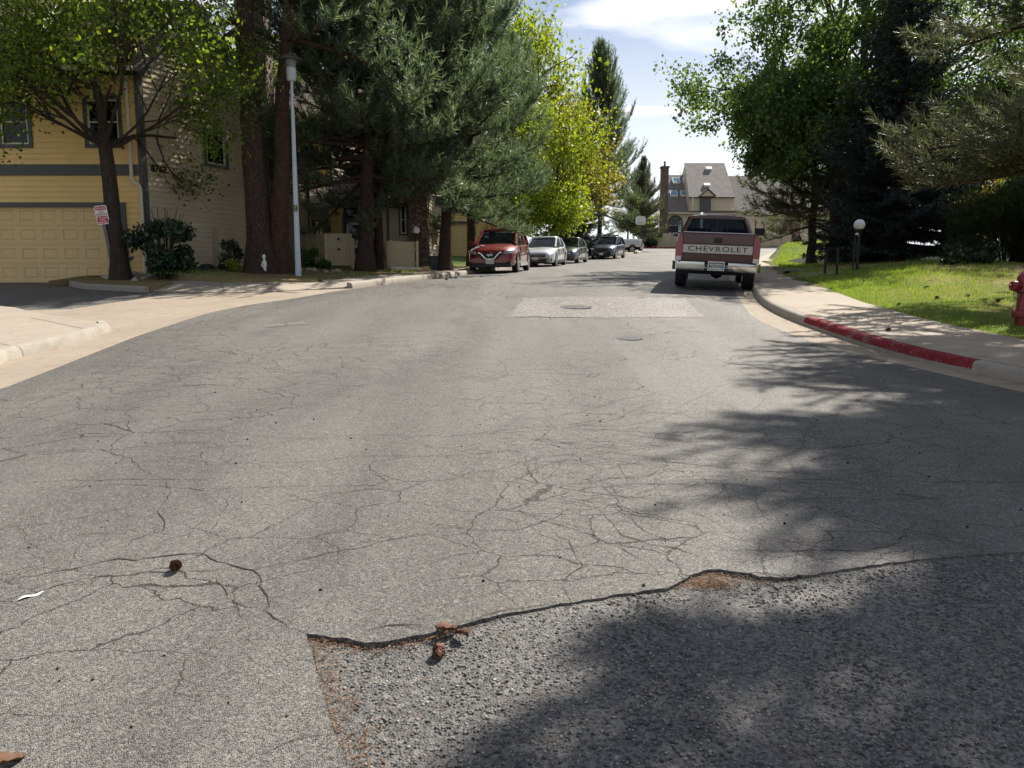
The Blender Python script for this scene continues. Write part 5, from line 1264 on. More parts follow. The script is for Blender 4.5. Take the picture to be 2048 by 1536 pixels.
M_FENCE = pm('fence_paint', (0.55, 0.46, 0.31), .7, .08, 1.2)
zy = lambda x, y: G(x, y) + yard(x, y)
f1 = (at(590, 490, 29.3).x, 29.3); f2 = (at(654, 490, 27.2).x, 27.2); f3 = (at(704, 490, 27.4).x, 27.4); f4 = (at(722, 490, 27.5).x, 27.5)
board_fence('picket_fence', 'tan picket fence in front of the porch, left of the solid gate', [f1, f2], zy, 1.12, M_FENCE, .10, .07)
g_ = thing('fence_gate', 'solid tan board gate between the picket runs with two dark latches', 'gate', (f2[0], f2[1], zy(*f2)))
gm = MB(); L_ = f3[0] - f2[0]
for i in range(8): gm.box((L_ * (i + .5) / 8 + .01, (f3[1] - f2[1]) * (i + .5) / 8 - .02, .62), (L_ / 8 - .004, .03, 1.1))
gm.build('panel', M_FENCE, g_)
lm = MB()
for z in (.98, .62): lm.box((.42, -.06, z), (.09, .05, .07))
lm.build('latch', M_BLACK, g_, bevel=.008)
board_fence('picket_fence', 'short tan picket run just left of the flared pine trunk', [f3, f4], zy, 1.0, M_FENCE, .09, .08)
h1 = (at(764, 500, 28.0).x, 28.0); h2 = (at(777, 500, 28.0).x, 28.0); h3 = (at(834, 500, 28.2).x, 28.2)
board_fence('picket_fence', 'narrow strip of pickets right of the pine trunks', [h1, h2], zy, .95, M_FENCE, .09, .06)
board_fence('board_fence', 'plain tan board fence in front of the stone chimney', [(h2[0] + .08, 28.0), h3], zy, 1.0, M_FENCE, .14, .003)
zf = lambda x, y: 6.05
board_fence('far_fence', 'cream board fence left of the far house below its chimney', [(at(1288, 480, 94.5).x, 94.5), (at(1345, 480, 94.7).x, 94.7)], zf, 1.75, M_FENCE, .16, .01)
board_fence('far_fence', 'long cream board fence right of the pickup in front of the far house', [(at(1440, 480, 93.6).x, 93.6), (at(1585, 480, 94.2).x, 94.2)], zf, 1.55, M_FENCE, .16, .012, 1.2)
board_fence('far_fence', 'cream board fence right of the red barked pine, behind the stooping person', [(at(1604, 480, 93.6).x, 93.6), (at(1660, 480, 93.6).x, 93.6)], lambda x, y: 6.3, 1.5, M_FENCE, .16, .01)

# ------------------------------------------------------------------ vehicles
def car_paint(name, col, metal=0.35, rough=0.32): return pm(name, col, rough, .04, .6, .5, metal, 1.0, fine=.02)
M_TYRE = pm('tyre_rubber', (0.018, 0.018, 0.019), .85, .2, 8)
M_RIM = pm('alloy_rim', (0.45, 0.46, 0.48), .3, .06, 4, .5, .9)
M_CHROME = pm('chrome', (0.62, 0.63, 0.65), .14, .05, 3, .5, 1.0)
M_PLASTIC = pm('dark_plastic', (0.022, 0.023, 0.026), .6, .2, 5)
M_UNDER = pm('underbody', (0.012, 0.012, 0.013), .9, .2, 3)
M_LAMP = pm('headlamp_lens', (0.42, 0.45, 0.50), .12, .1, 8, .6, .3, 1.0)
M_TAIL = pm('tail_lamp_red', (0.24, 0.005, 0.01), .25, .1, 8, .6, 0, 1.0)
M_PLATE = pm('licence_plate', (0.66, 0.68, 0.66), .45, .06, 10)
M_PLATEG = pm('plate_green', (0.02, 0.10, 0.07), .5, .1, 10)
def place(t, x, y, head, sink=0.0, roll=0.0, wb=2.7, tw=1.55):
    """set a vehicle (local +Y forward) on the sloping street, heading measured from the street direction"""
    f = Vector((math.sin(head), math.cos(head), 0)); r = Vector((f.y, -f.x, 0)); c = Vector((x, y, 0))
    h = {}
    for a in (-1, 1):
        for b in (-1, 1): q = c + f * (a * wb / 2) + r * (b * tw / 2); h[a, b] = G(q.x, q.y)
    F3 = f * wb + Vector((0, 0, (h[1, 1] + h[1, -1] - h[-1, 1] - h[-1, -1]) / 2)); R3 = r * tw + Vector((0, 0, (h[1, 1] + h[-1, 1] - h[1, -1] - h[-1, -1]) / 2 - math.tan(roll) * tw))
    F3.normalize(); U = R3.cross(F3).normalized(); R3 = F3.cross(U)
    M = Matrix.Identity(4)
    for i, v in enumerate((R3, F3, U)): M[0][i], M[1][i], M[2][i] = v
    M.translation = (x, y, sum(h.values()) / 4 - sink)
    t.matrix_world = M
def wheel(parent, x, y, r, w, side, rim=M_RIM, spokes=5):
    """tyre with a rounded tread and sunk side wall, spoked rim inside"""
    ty = MB(); M = Matrix.Translation((x, y, r)) @ Matrix.Rotation(math.pi / 2 * side, 4, 'Y')
    ty.lathe([(r * .62, -w / 2 + .02), (r * .66, -w / 2), (r * .9, -w / 2), (r * .985, -w / 2 + .03), (r, -w / 2 + .06), (r, w / 2 - .06), (r * .985, w / 2 - .03), (r * .9, w / 2), (r * .66, w / 2), (r * .62, w / 2 - .02)], 28, M)
    o = ty.build('wheel', M_TYRE, parent, smooth=40)
    rm = MB(); rm.lathe([(r * .645, -w / 2), (r * .645, w / 2 + .004), (r * .60, w / 2 + .004), (r * .56, w / 2 - .045), (r * .2, w / 2 - .05), (.001, w / 2 - .05)], 28, M)
    for k in range(spokes):
        a = 2 * math.pi * k / spokes; rm.bar(M @ Vector((0, 0, w / 2 - .01)), M @ Vector((math.cos(a) * r * .6, math.sin(a) * r * .6, w / 2 - .012)), .07 if spokes < 8 else .035, .035, up=(side, 0, 0))
    rm.lathe([(r * .16, w / 2 - .05), (r * .15, w / 2 + .008), (.001, w / 2 + .01)], 14, M)
    rm.build('rim', rim, o, smooth=40)
    return o
def interp(keys, y): return float(np.interp(y, [k[0] for k in keys], [k[1] for k in keys]))
def loft(stations, ring):
    mb = MB(); R = [ring(s) for s in stations]; k = len(R[0]); m = len(R)
    mb.mesh([p for r in R for p in r], [(a * k + b, (a + 1) * k + b, (a + 1) * k + (b + 1) % k, a * k + (b + 1) % k) for a in range(m - 1) for b in range(k)] + [tuple(range(k)), tuple(range(m * k - 1, (m - 1) * k - 1, -1))])
    return mb
def fix(o, ang=38):
    bm = bmesh.new(); bm.from_mesh(o.data); bmesh.ops.recalc_face_normals(bm, faces=bm.faces[:]); bm.to_mesh(o.data); bm.free()
    o.data.shade_smooth(); o.data.set_sharp_from_angle(angle=math.radians(ang)); return o
def cut_arches(o, cuts):
    """real wheel wells: cylinders taken out of the body shell"""
    cm = MB()
    for x, y, r, w in cuts: cm.lathe([(r, -w / 2), (r, w / 2)], 26, Matrix.Translation((x, y, r * .93)) @ Matrix.Rotation(math.pi / 2, 4, 'Y'))
    c = cm.build('cutter', M_UNDER); fix(c)
    md = o.modifiers.new('arches', 'BOOLEAN'); md.operation = 'DIFFERENCE'; md.solver = 'EXACT'; md.object = c
    dg = bpy.context.evaluated_depsgraph_get(); me = bpy.data.meshes.new_from_object(o.evaluated_get(dg))
    o.modifiers.remove(md)
    if len(me.polygons) > 10: o.data = me
    bpy.data.objects.remove(c)
    fix(o, 34)
def make_car(name, label, s, paint):
    """front-facing passenger car. s: dimensions; shell, glazed cabin, lamps, grille, plate, mirrors and wheels as parts"""
    t = thing(name, label, s.get('cat', 'car')); L, Wd, Ht = s['L'], s['W'], s['H']; hl = L / 2; hw = Wd / 2
    fa, ra, wr = s['fa'], s['ra'], s['wr']
    hood, belt = s['hood'], s['belt']              # (y, z) keys, front is +Y
    ys = sorted(set([-hl, -hl + .04, -hl + .14, -hl + .35, hl - .4, hl - .18, hl - .07, hl] + list(np.linspace(-hl + .6, hl - .65, 13))))
    low = s.get('low', .2); plan = lambda y: hw * (1 - s.get('nose', .16) * max(0, (abs(y) - (hl - .75)) / .75) ** 2.2)
    def ring(y):
        w = plan(y); e = max(0, (abs(y) - (hl - .16)) / .16); zt = interp(hood, y); zb = min(interp(belt, y), zt - .03); zl = low + .1 * e + (0.02 if y < 0 else 0)
        half = [(0, zl), (w * .78, zl), (w * .93, zl + .05), (w * .985, zl + .16), (w, zl + .38 * (zb - zl)), (w * .985, zl + .75 * (zb - zl)), (w * .955, zb - .035), (w * .90, zb + .012), (w * .66, zt - .018), (w * .3, zt), (0, zt + .008)]
        return [(x, y, z) for x, z in half] + [(-x, y, z) for x, z in reversed(half[1:-1])]
    body = loft(ys, ring).build('body', paint, t); fix(body)
    cut_arches(body, [(sx * (hw - .1), y, wr * 1.13, .36) for sx in (-1, 1) for y in (fa, ra)])
    # cabin
    A, B, Cc, D = s['cabin']                       # (y,z): windscreen foot, windscreen head, roof end, rear glass foot
    rw = s.get('rw', .72) * hw; bw = .9 * hw
    def row(p, w, k=.0): return [Vector((-w, p[0], p[1])), Vector((w, p[0], p[1]))]
    zA = A[1]; Af = row(A, bw * .93); Bf = row(B, rw); Cf = row(Cc, rw * .97); Df = row(D, bw * .9)
    sideA = [Vector((x * bw, A[0] - .25, interp(belt, A[0] - .25) + .0)) for x in (-1, 1)]
    rf = MB(); n = 9; P = []
    for y_, z_, w_ in ((B[0] + .03, B[1] - .01, rw), (B[0] - .25, B[1] + .045, rw * 1.0), ((B[0] + Cc[0]) / 2, (B[1] + Cc[1]) / 2 + .05, rw), (Cc[0] + .1, Cc[1] + .02, rw * .98), (Cc[0] - .05, Cc[1] - .02, rw * .97)):
        for i in range(n):
            u = -1 + 2 * i / (n - 1); P.append((u * w_, y_, z_ + .03 * (1 - u ** 4) - .02))
    rf.mesh(P, [(a * n + b, a * n + b + 1, (a + 1) * n + b + 1, (a + 1) * n + b) for a in range(4) for b in range(n - 1)])
    roof = rf.build('roof', paint, t); md = roof.modifiers.new('thickness', 'SOLIDIFY'); md.thickness = .05; md.offset = -1; roof.data.shade_smooth()
    pl = MB()
    for i, sx in ((0, -1), (1, 1)):
        pl.bar(Af[i], Bf[i], .085, .07); pl.bar(Cf[i], Df[i], .16, .07); pl.bar(Bf[i] + Vector((0, .03, -.01)), Cf[i], .07, .07)
        m = (B[0] * .42 + Cc[0] * .58); pl.bar((sx * bw * .985, m, interp(belt, m)), (sx * rw * 1.01, m - .06, B[1] - .02), .10, .05)
    pl.build('pillars', paint if not s.get('blackp') else M_PLASTIC, t, bevel=.012)
    ws = MB(); ws.face([Af[0], Af[1], Bf[1], Bf[0]]); ws.build('windscreen', M_CARGLASS, t)
    rg = MB(); rg.face([Df[1], Df[0], Cf[0], Cf[1]]); rg.build('rear_window', M_CARGLASS, t)
    for i, sx in ((0, -1), (1, 1)):
        sg = MB(); fx = sx * bw * .985
        sg.face([(sx * bw * .955, A[0] - .12, A[1] - .01), (fx, A[0] - .5, interp(belt, A[0] - .5)), (fx, D[0] + .3, interp(belt, D[0] + .3)), tuple(Df[i]), tuple(Cf[i]), tuple(Bf[i])]); sg.build('side_window', M_CARGLASS, t)
    # seats and dashboard seen through the glass
    it = MB(); it.box((0, A[0] - .3, A[1] - .04), (bw * 1.6, .45, .1))
    for sx in (-1, 1): it.box((sx * .37, (B[0] + A[0]) / 2 - .75, A[1] + .0), (.46, .16, .55)); it.box((sx * .37, (B[0] + A[0]) / 2 - .78, A[1] + .36), (.26, .1, .18))
    it.box((0, Cc[0] + .35, A[1] - .02), (1.2, .18, .5)); it.build('seats', M_PLASTIC, t, bevel=.03)
    fr = interp(hood, hl - .1)
    s['face'](t, s, paint, hl, hw, fr)
    for sx in (-1, 1):
        mm = MB(); mm.box((sx * (hw + .1), A[0] - .42, A[1] + .07), (.2, .12, .15)); mm.bar((sx * (hw - .06), A[0] - .4, A[1] + .0), (sx * (hw + .05), A[0] - .4, A[1] + .03), .05, .05); mm.build('mirror', paint, t, bevel=.03)
        for y in (fa, ra): wheel(t, sx * (hw - .115), y, wr, .22, sx, s.get('rim', M_RIM), s.get('spokes', 5))
        sl = MB(); sl.bar((sx * (hw + .002), fa - wr * 1.15, low + .07), (sx * (hw + .002), ra + wr * 1.15, low + .07), .03, .13); sl.build('sill_trim', s.get('sillm', M_PLASTIC), t, bevel=.008)
        dl = MB(); ym = (B[0] * .42 + Cc[0] * .58)
        for y in (A[0] - .38, ym, ra + wr * 1.1): dl.bar((sx * (hw * 1.0 - .006), y, low + .25), (sx * (hw * .985), y, interp(belt, y) - .05), .008, .02, up=(sx, 0, 0))
        dl.build('door_gap', M_UNDER, t)
        hd = MB()
        for y in (ym + .18, ra + wr * .95): hd.bar((sx * (hw * .99 + .012), y, interp(belt, y) - .13), (sx * (hw * .99 + .012), y + .2, interp(belt, y) - .13), .03, .03)
        hd.build('door_handle', paint, t, bevel=.006)
    ub = MB(); ub.box((0, 0, low + .07), (Wd * .8, L * .86, .16)); ub.build('underbody', M_UNDER, t)
    return t
def plate(t, y, z, x=0.0, txt=None, sgn=1, w=.305, h=.155):
    p = MB(); p.box((x, y, z), (w, .012, h)); o = p.build('licence_plate', M_PLATE, t, bevel=.004)
    return o
def face_suv(t, s, paint, hl, hw, fr):
    lo = s.get('low', .2)
    gr = MB(); gr.prism([(-.47, .74), (.47, .74), (.30, .52), (-.30, .52)], frame((0, hl + .012, 0), (1, 0, 0), (0, 0, 1), (0, -1, 0)), .06); gr.build('grille', M_PLASTIC, t, bevel=.01)
    ch = MB(); y = hl + .03; pts = [(-.44, .78), (-.34, .74), (-.17, .555), (-.10, .53), (.10, .53), (.17, .555), (.34, .74), (.44, .78)]
    for a, b in zip(pts, pts[1:]): ch.bar((a[0], y, a[1]), (b[0], y, b[1]), .05, .06, up=(0, 1, 0))
    ch.build('grille_chrome', M_CHROME, t, bevel=.01)
    em = MB(); em.tube([(.085 * math.cos(a), y + .01, .68 + .075 * math.sin(a)) for a in np.linspace(0, 6.283, 17)], .012, 6); em.bar((-.11, y + .012, .68), (.11, y + .012, .68), .03, .02, up=(0, 1, 0)); em.build('emblem', M_CHROME, t)
    for sx in (-1, 1):
        hd = MB(); P = [(sx * .50, hl - .0, .70), (sx * .86, hl - .24, .74), (sx * .90, hl - .30, .84), (sx * .56, hl - .06, .81)]; Q = [(x, y_ + .05, z) for x, y_, z in P]
        hd.mesh(P + Q, [(0, 1, 2, 3), (7, 6, 5, 4), (0, 4, 5, 1), (1, 5, 6, 2), (2, 6, 7, 3), (3, 7, 4, 0)]); fix(hd.build('headlight', M_LAMP, t, bevel=.01))
        fg = MB(); fg.box((sx * .68, hl - .05, .40), (.22, .1, .10)); fg.build('fog_lamp_recess', M_PLASTIC, t, bevel=.02)
        rl = MB(); A, B, Cc, D = s['cabin']; rw = .72 * hw; rl.tube([(sx * rw * .93, B[0] - .25, B[1] + .03), (sx * rw * .93, B[0] - .45, B[1] + .085), (sx * rw * .93, Cc[0] + .3, Cc[1] + .085), (sx * rw * .93, Cc[0] + .1, Cc[1] + .04)], .022, 6); rl.build('roof_rail', M_CHROME, t, smooth=40)
    bm_ = MB(); bm_.box((0, hl - .03, lo + .075), (hw * 1.72, .14, .17)); bm_.build('lower_bumper', M_PLASTIC, t, bevel=.03)
    sk = MB(); sk.bar((-.45, hl + .045, lo + .06), (.45, hl + .045, lo + .06), .03, .03); sk.build('skid_trim', M_GREY, t, bevel=.008)
    plate(t, hl + .045, .43)
    ar = MB()
    for sx in (-1, 1):
        for y in (s['fa'], s['ra']):
            for k in range(12):
                a0, a1 = math.radians(10 + k * 160 / 12), math.radians(10 + (k + 1) * 160 / 12); r = s['wr'] * 1.17; c = s['wr'] * 1.05
                ar.bar((sx * (hw - .01), y + r * math.cos(a0), c + r * math.sin(a0)), (sx * (hw - .01), y + r * math.cos(a1), c + r * math.sin(a1)), .07, .05, up=(sx, 0, 0))
    ar.build('arch_trim', s.get('archm', M_PLASTIC), t)
def face_sedan(t, s, paint, hl, hw, fr):
    lo = s.get('low', .2)
    gr = MB(); gr.box((0, hl - .03, .56), (hw * 1.12, .1, .13)); gr.box((0, hl - .03, .30), (hw * 1.25, .1, .16)); gr.build('grille', M_PLASTIC, t, bevel=.02)
    ch = MB(); ch.bar((-hw * .58, hl + .03, .565), (hw * .58, hl + .03, .565), .02, .016); ch.bar((-hw * .7, hl + .01, .27), (hw * .7, hl + .01, .27), .02, .02); ch.tube([(.055 * math.cos(a), hl + .035, .575 + .055 * math.sin(a)) for a in np.linspace(0, 6.283, 13)], .008, 5); ch.build('grille_chrome', M_CHROME, t)
    for sx in (-1, 1):
        hd = MB(); P = [(sx * .48, hl - .02, .53), (sx * .80, hl - .22, .57), (sx * .86, hl - .36, .66), (sx * .50, hl - .08, .63)]; Q = [(x, y_ + .05, z) for x, y_, z in P]
        hd.mesh(P + Q, [(0, 1, 2, 3), (7, 6, 5, 4), (0, 4, 5, 1), (1, 5, 6, 2), (2, 6, 7, 3), (3, 7, 4, 0)]); fix(hd.build('headlight', M_LAMP, t, bevel=.01))
        dk = MB(); dk.prism([(sx * .52, .36), (sx * .80, .44), (sx * .80, .26)][::sx], frame((0, hl - .10, 0), (1, 0, 0), (0, 0, 1), (0, -1, 0)), .08); dk.build('fog_lamp_recess', M_PLASTIC, t)
    plate(t, hl + .05, .42)
def face_cx(t, s, paint, hl, hw, fr):
    lo = s.get('low', .2)
    gr = MB(); gr.prism([(-.56, .80), (.56, .80), (.50, .66), (.28, .50), (-.28, .50), (-.50, .66)], frame((0, hl + .012, 0), (1, 0, 0), (0, 0, 1), (0, -1, 0)), .06); gr.build('grille', M_PLASTIC, t, bevel=.01)
    ch = MB(); y = hl + .03; pts = [(-.84, .80), (-.56, .76), (-.50, .63), (-.27, .50), (.27, .50), (.50, .63), (.56, .76), (.84, .80)]
    for i, (a, b) in enumerate(zip(pts, pts[1:])): ch.bar((a[0], y - (.16 if abs(a[0]) > .8 else 0), a[1]), (b[0], y - (.16 if abs(b[0]) > .8 else 0), b[1]), .035, .04, up=(0, 1, 0))
    ch.build('grille_chrome', M_CHROME, t)
    for sx in (-1, 1):
        hd = MB(); P = [(sx * .58, hl - .02, .75), (sx * .88, hl - .24, .79), (sx * .90, hl - .28, .85), (sx * .60, hl - .06, .82)]; Q = [(x, y_ + .04, z) for x, y_, z in P]
        hd.mesh(P + Q, [(0, 1, 2, 3), (7, 6, 5, 4), (0, 4, 5, 1), (1, 5, 6, 2), (2, 6, 7, 3), (3, 7, 4, 0)]); fix(hd.build('headlight', M_LAMP, t))
    bm_ = MB(); bm_.box((0, hl - .03, lo + .08), (hw * 1.72, .14, .18)); bm_.build('lower_bumper', M_PLASTIC, t, bevel=.03)
    plate(t, hl + .045, .40)
SUV = dict(cat='car', L=4.63, W=1.84, H=1.68, fa=1.38, ra=-1.32, wr=.355, low=.23, nose=.2, hood=[(-2.32, .72), (-2.28, 1.02), (-2.1, 1.06), (1.2, 1.10), (1.7, 1.03), (2.1, .93), (2.25, .84), (2.315, .66)], belt=[(-2.32, .68), (-2.2, 1.0), (-1.4, 1.05), (1.1, .99), (1.8, .88), (2.2, .76), (2.315, .58)], cabin=((1.12, 1.06), (.22, 1.60), (-1.75, 1.58), (-2.15, 1.05)), face=face_suv, sillm=pm('silver_sill', (.35, .35, .36), .4, .1, 4))
SED = dict(cat='car', L=4.70, W=1.80, H=1.46, fa=1.42, ra=-1.26, wr=.325, low=.17, nose=.2, hood=[(-2.35, .6), (-2.3, .92), (-2.0, 1.02), (-1.5, 1.03), (1.0, .98), (1.6, .91), (2.1, .80), (2.27, .70), (2.35, .5)], belt=[(-2.35, .55), (-2.2, .88), (-1.3, .95), (1.0, .89), (1.7, .79), (2.2, .64), (2.35, .45)], cabin=((.95, .96), (.05, 1.43), (-1.05, 1.41), (-1.8, 1.0)), face=face_sedan)
NAV = dict(SUV); NAV.update(dict(L=4.55, W=1.84, H=1.66, face=face_cx, nose=.24)); NAV['hood'] = [(k * .983, z * .99) for k, z in SUV['hood']]; NAV['belt'] = [(k * .983, z * .99) for k, z in SUV['belt']]; NAV['cabin'] = ((.95, 1.04), (.05, 1.58), (-1.55, 1.55), (-2.1, 1.05))
NAV['sillm'] = pm('grey_sill', (.10, .11, .12), .5, .1, 4)
PR = car_paint('red_car_paint', (0.19, 0.009, 0.008)); PS = car_paint('silver_car_paint', (0.52, 0.54, 0.55), .5); PK = car_paint('black_car_paint', (0.025, 0.028, 0.035)); PN = car_paint('navy_car_paint', (0.02, 0.032, 0.075)); PW = car_paint('white_car_paint', (.7, .7, .7), 0.0)
CG = 'cars parked along the left kerb'
c1 = make_car('parked_suv', 'red SUV with a chrome V grille, first car parked at the left kerb', SUV, PR)
place(c1, -.42, 31.1, math.pi + math.radians(9.5)); c1['group'] = CG
c2 = make_car('parked_sedan', 'silver sedan parked between the red SUV and the black sedan', SED, PS)
place(c2, 1.72, 40.9, math.pi + math.radians(13.5)); c2['group'] = CG
s3 = dict(SED); s3['W'] = 1.83
c3 = make_car('parked_sedan', 'black sedan parked behind the silver one', s3, PK)
place(c3, 3.42, 47.2, math.pi + math.radians(15.5)); c3['group'] = CG
c4 = make_car('parked_suv', 'dark navy SUV parked alone by the blue spruce', NAV, PN)
place(c4, 7.4, 59.6, math.pi + math.radians(21)); c4['group'] = CG
c5 = make_car('parked_sedan', 'white car half hidden behind the maroon pickup, by the far hydrant', dict(SED), PW)
place(c5, 20.6, 90.0, math.pi + math.radians(8))

# --- pickups
def sheet_box(mb, x0, x1, y0, y1, z0, z1): mb.box(((x0 + x1) / 2, (y0 + y1) / 2, (z0 + z1) / 2), (x1 - x0, y1 - y0, z1 - z0)); return mb
def pickup(name, label, paint, rear_text=False, rim=M_RIM, strip=True, wr=.385, lift=0.0):
    """full-size pickup, local +Y forward, rear face at y=0"""
    t = thing(name, label, 'pickup truck'); hw = .965; zb, zt = .62 + lift, 1.30 + lift; L = 5.3
    # bed sides, one curved pressing each, with wheel openings
    ys = [0.0, .05, .25] + list(np.linspace(.45, 2.2, 8)) + [2.35]
    def side(sx):
        def ring(y):
            e = .035 * (1 - min(1, y / .2)); q = [(hw - .16, zb), (hw - .03 - e, zb - .02), (hw - .005 - e, zb + .12), (hw - e, zb + .30), (hw - .012 - e, zb + .5), (hw - .045 - e, zt - .03), (hw - .07 - e, zt), (hw - .15, zt), (hw - .16, zt - .05)]
            return [(sx * x, y, z) for x, z in q]
        o = loft(ys, ring).build('bed_side', paint, t); fix(o); cut_arches(o, [(sx * (hw - .06), 1.15, wr * 1.17, .4)]); return o
    for sx in (-1, 1): side(sx)
    fl = MB(); sheet_box(fl, -hw + .16, hw - .16, .06, 2.3, zb + .06, zb + .12); sheet_box(fl, -hw + .16, hw - .16, 2.25, 2.32, zb, zt); fl.build('bed_floor', M_UNDER, t)
    # tailgate with pressed lines and a dark handle
    tg = MB(); n = 12; P = []
    zz = [(zb + .0, .0), (zb + .02, -.012), (zb + .18, -.014), (zb + .19, -.004), (zb + .42, -.004), (zb + .43, -.014), (zt - .10, -.016), (zt - .03, -.010), (zt - .004, .008), (zt + .004, .03), (zt + .002, .07), (zb, .08)]
    for z, y in zz:
        for x in (-.80, -.795, .795, .80): P.append((x, y + (.01 if abs(x) > .797 else 0), z))
    tg.mesh(P, [(a * 4 + b, a * 4 + b + 1, (a + 1) * 4 + b + 1, (a + 1) * 4 + b) for a in range(len(zz) - 1) for b in range(3)] + [(0, len(zz) * 4 - 4, len(zz) * 4 - 3, len(zz) * 4 - 2, len(zz) * 4 - 1, 3, 2, 1)])
    tgo = fix(tg.build('tailgate', paint, t), 25)
    rb = MB(); rb.bar((-.80, .03, zt + .008), (.80, .03, zt + .008), .05, .014); rb.build('tailgate_rail', M_CHROME, tgo, bevel=.004)
    hn = MB(); hn.box((0, -.018, zt - .17), (.19, .02, .12)); hn.build('tailgate_handle', M_PLASTIC, tgo, bevel=.008)
    if strip:
        st = MB(); sheet_box(st, -.795, .795, -.026, -.008, zb + .21, zb + .40); st.build('tailgate_strip', pm('cream_strip', (.60, .57, .51), .5, .06, 2), tgo, bevel=.004)
    if rear_text: lettering('tailgate_lettering', 'CHEVROLET', .165, M_BLACK, tgo, frame((0, -.0275, zb + .305), (1, 0, 0), (0, 0, 1), (0, -1, 0)), .002, sx=1.34, spacing=1.16, bold=.001)
    for sx in (-1, 1):
        tl = MB(); Q = [(sx * (hw - .15), -.012, zb + .02), (sx * (hw - .012), .0, zb + .02), (sx * (hw - .008), .01, zb + .35), (sx * (hw - .06), .01, zt - .08), (sx * (hw - .12), -.0, zt - .05), (sx * (hw - .15), -.012, zt - .15)]
        R_ = [(x, y + .06, z) for x, y, z in Q]; tl.mesh([(x, y - .025, z) for x, y, z in Q] + R_, [tuple(range(6)), tuple(range(11, 5, -1))] + [(i, (i + 1) % 6, 6 + (i + 1) % 6, 6 + i) for i in range(6)])
        o = fix(tl.build('tail_light', M_TAIL, t, bevel=.008)); rv = MB(); sheet_box(rv, min(sx * (hw - .145), sx * (hw - .02)), max(sx * (hw - .145), sx * (hw - .02)), -.05, -.03, zb + .02, zb + .12); rv.build('reverse_lamp', M_PLATE, o, bevel=.004)
        # bumper ends wrap the corner
        mi = MB(); mi.box((sx * (hw + .17), 3.0, 1.40 + lift), (.24, .1, .19)); mi.bar((sx * (hw - .05), 3.02, 1.28 + lift), (sx * (hw + .1), 3.02, 1.36 + lift), .04, .04); mi.build('mirror', M_PLASTIC, t, bevel=.025)
    # step bumper with the plate set in its middle
    zc = .52 + lift
    for sx in (-1, 1):
        bp = MB()
        pts = [(sx * .27, -.10), (sx * .70, -.11), (sx * .92, -.06), (sx * .985, .10), (sx * .985, .28)]; m = len(pts); prof_ = [(0, .10), (-.02, .08), (-.025, -.04), (-.005, -.10), (.03, -.10), (.03, .10)]; P = []
        for i, (x, y) in enumerate(pts):
            nx, ny = (0, 1) if i < 2 else ((sx * .6, .8) if i == 2 else (sx, 0.0))
            for o_, z in prof_: P.append((x + (nx * o_ * 1 if i >= 2 else 0), y + (o_ if i < 3 else 0), zc + z))
        k = len(prof_); bp.mesh(P, [(a * k + b, a * k + (b + 1) % k, (a + 1) * k + (b + 1) % k, (a + 1) * k + b) for a in range(m - 1) for b in range(k)] + [tuple(range(k)), tuple(range((m - 1) * k, m * k))])
        bo = fix(bp.build('bumper', M_CHROME, t), 30)
    br = MB(); sheet_box(br, -.27, .27, -.07, .1, zc - .11, zc + .06); br.build('bumper_step', M_PLASTIC, bo, bevel=.012)
    bl = MB(); sheet_box(bl, -.9, .9, .0, .12, zc + .105, zb - .005); sheet_box(bl, -.88, .88, -.09, .02, zc + .10, zc + .112); bl.build('bumper_pad', M_PLASTIC, bo)
    rg = MB()
    for sx in (-1, 1): rg.tube([(sx * (.235 + .035 * math.cos(a)), -.085, zc - .0 + .035 * math.sin(a)) for a in np.linspace(0, 6.283, 11)], .009, 5)
    rg.build('bumper_bolt', M_CHROME, bo)
    pf = MB(); fw, fh = .19, .105
    for a, b, c, d in ((-fw, fw, fh - .02, fh), (-fw, fw, -fh, -fh + .02), (-fw, -fw + .02, -fh + .02, fh - .02), (fw - .02, fw, -fh + .02, fh - .02)): sheet_box(pf, a, b, -.10, -.08, zc + .02 + c, zc + .02 + d)
    po = plate(t, -.088, zc + .02); po.data.name = 'plate'; pf.build('plate_frame', M_CHROME, po)
    gb = MB(); sheet_box(gb, -.15, .15, -.0965, -.094, zc + .075, zc + .092); gb.build('plate_band', M_PLATEG, po)
    if rear_text: lettering('plate_number', 'ADN\u00b7N60', .095, M_PLATEG, po, frame((0, -.0955, zc + .012), (1, 0, 0), (0, 0, 1), (0, -1, 0)), .001, sx=.80, bold=.002)
    # cab: lower body, hood, pillars, roof and panes
    cz = 1.28 + lift
    cb = MB(); ysc = [2.42, 2.5, 3.0, 3.6, 3.75, 4.4, 5.1, 5.28]
    def ring(y):
        e = max(0, (y - 4.9) / .38); w = hw - .01 - .08 * e ** 2; top = cz if y < 3.62 else 1.20 + lift - .09 * max(0, (y - 3.8) / 1.5) - .25 * e ** 3
        h = [(0, .5 + lift), (w - .1, .5 + lift), (w - .01, .58 + lift), (w, .95 + lift), (w - .03, top - .06), (w - .07, top), (0, top + .01)]; return [(x, y, z) for x, z in h] + [(-x, y, z) for x, z in reversed(h[1:-1])]
    cbo = fix(loft(ysc, ring).build('cab_body', paint, t), 30); cut_arches(cbo, [(sx * (hw - .08), 4.45, wr * 1.15, .42) for sx in (-1, 1)])
    rz = 1.80 + lift; lw, uw = .885, .70
    rear_l = [(-lw, 2.46, cz), (lw, 2.46, cz)]; rear_u = [(-uw, 2.62, rz - .07), (uw, 2.62, rz - .07)]; fr_l = [(-lw, 3.72, cz - .04), (lw, 3.72, cz - .04)]; fr_u = [(-uw, 3.22, rz - .06), (uw, 3.22, rz - .06)]
    rm = MB(); n = 11; P = []
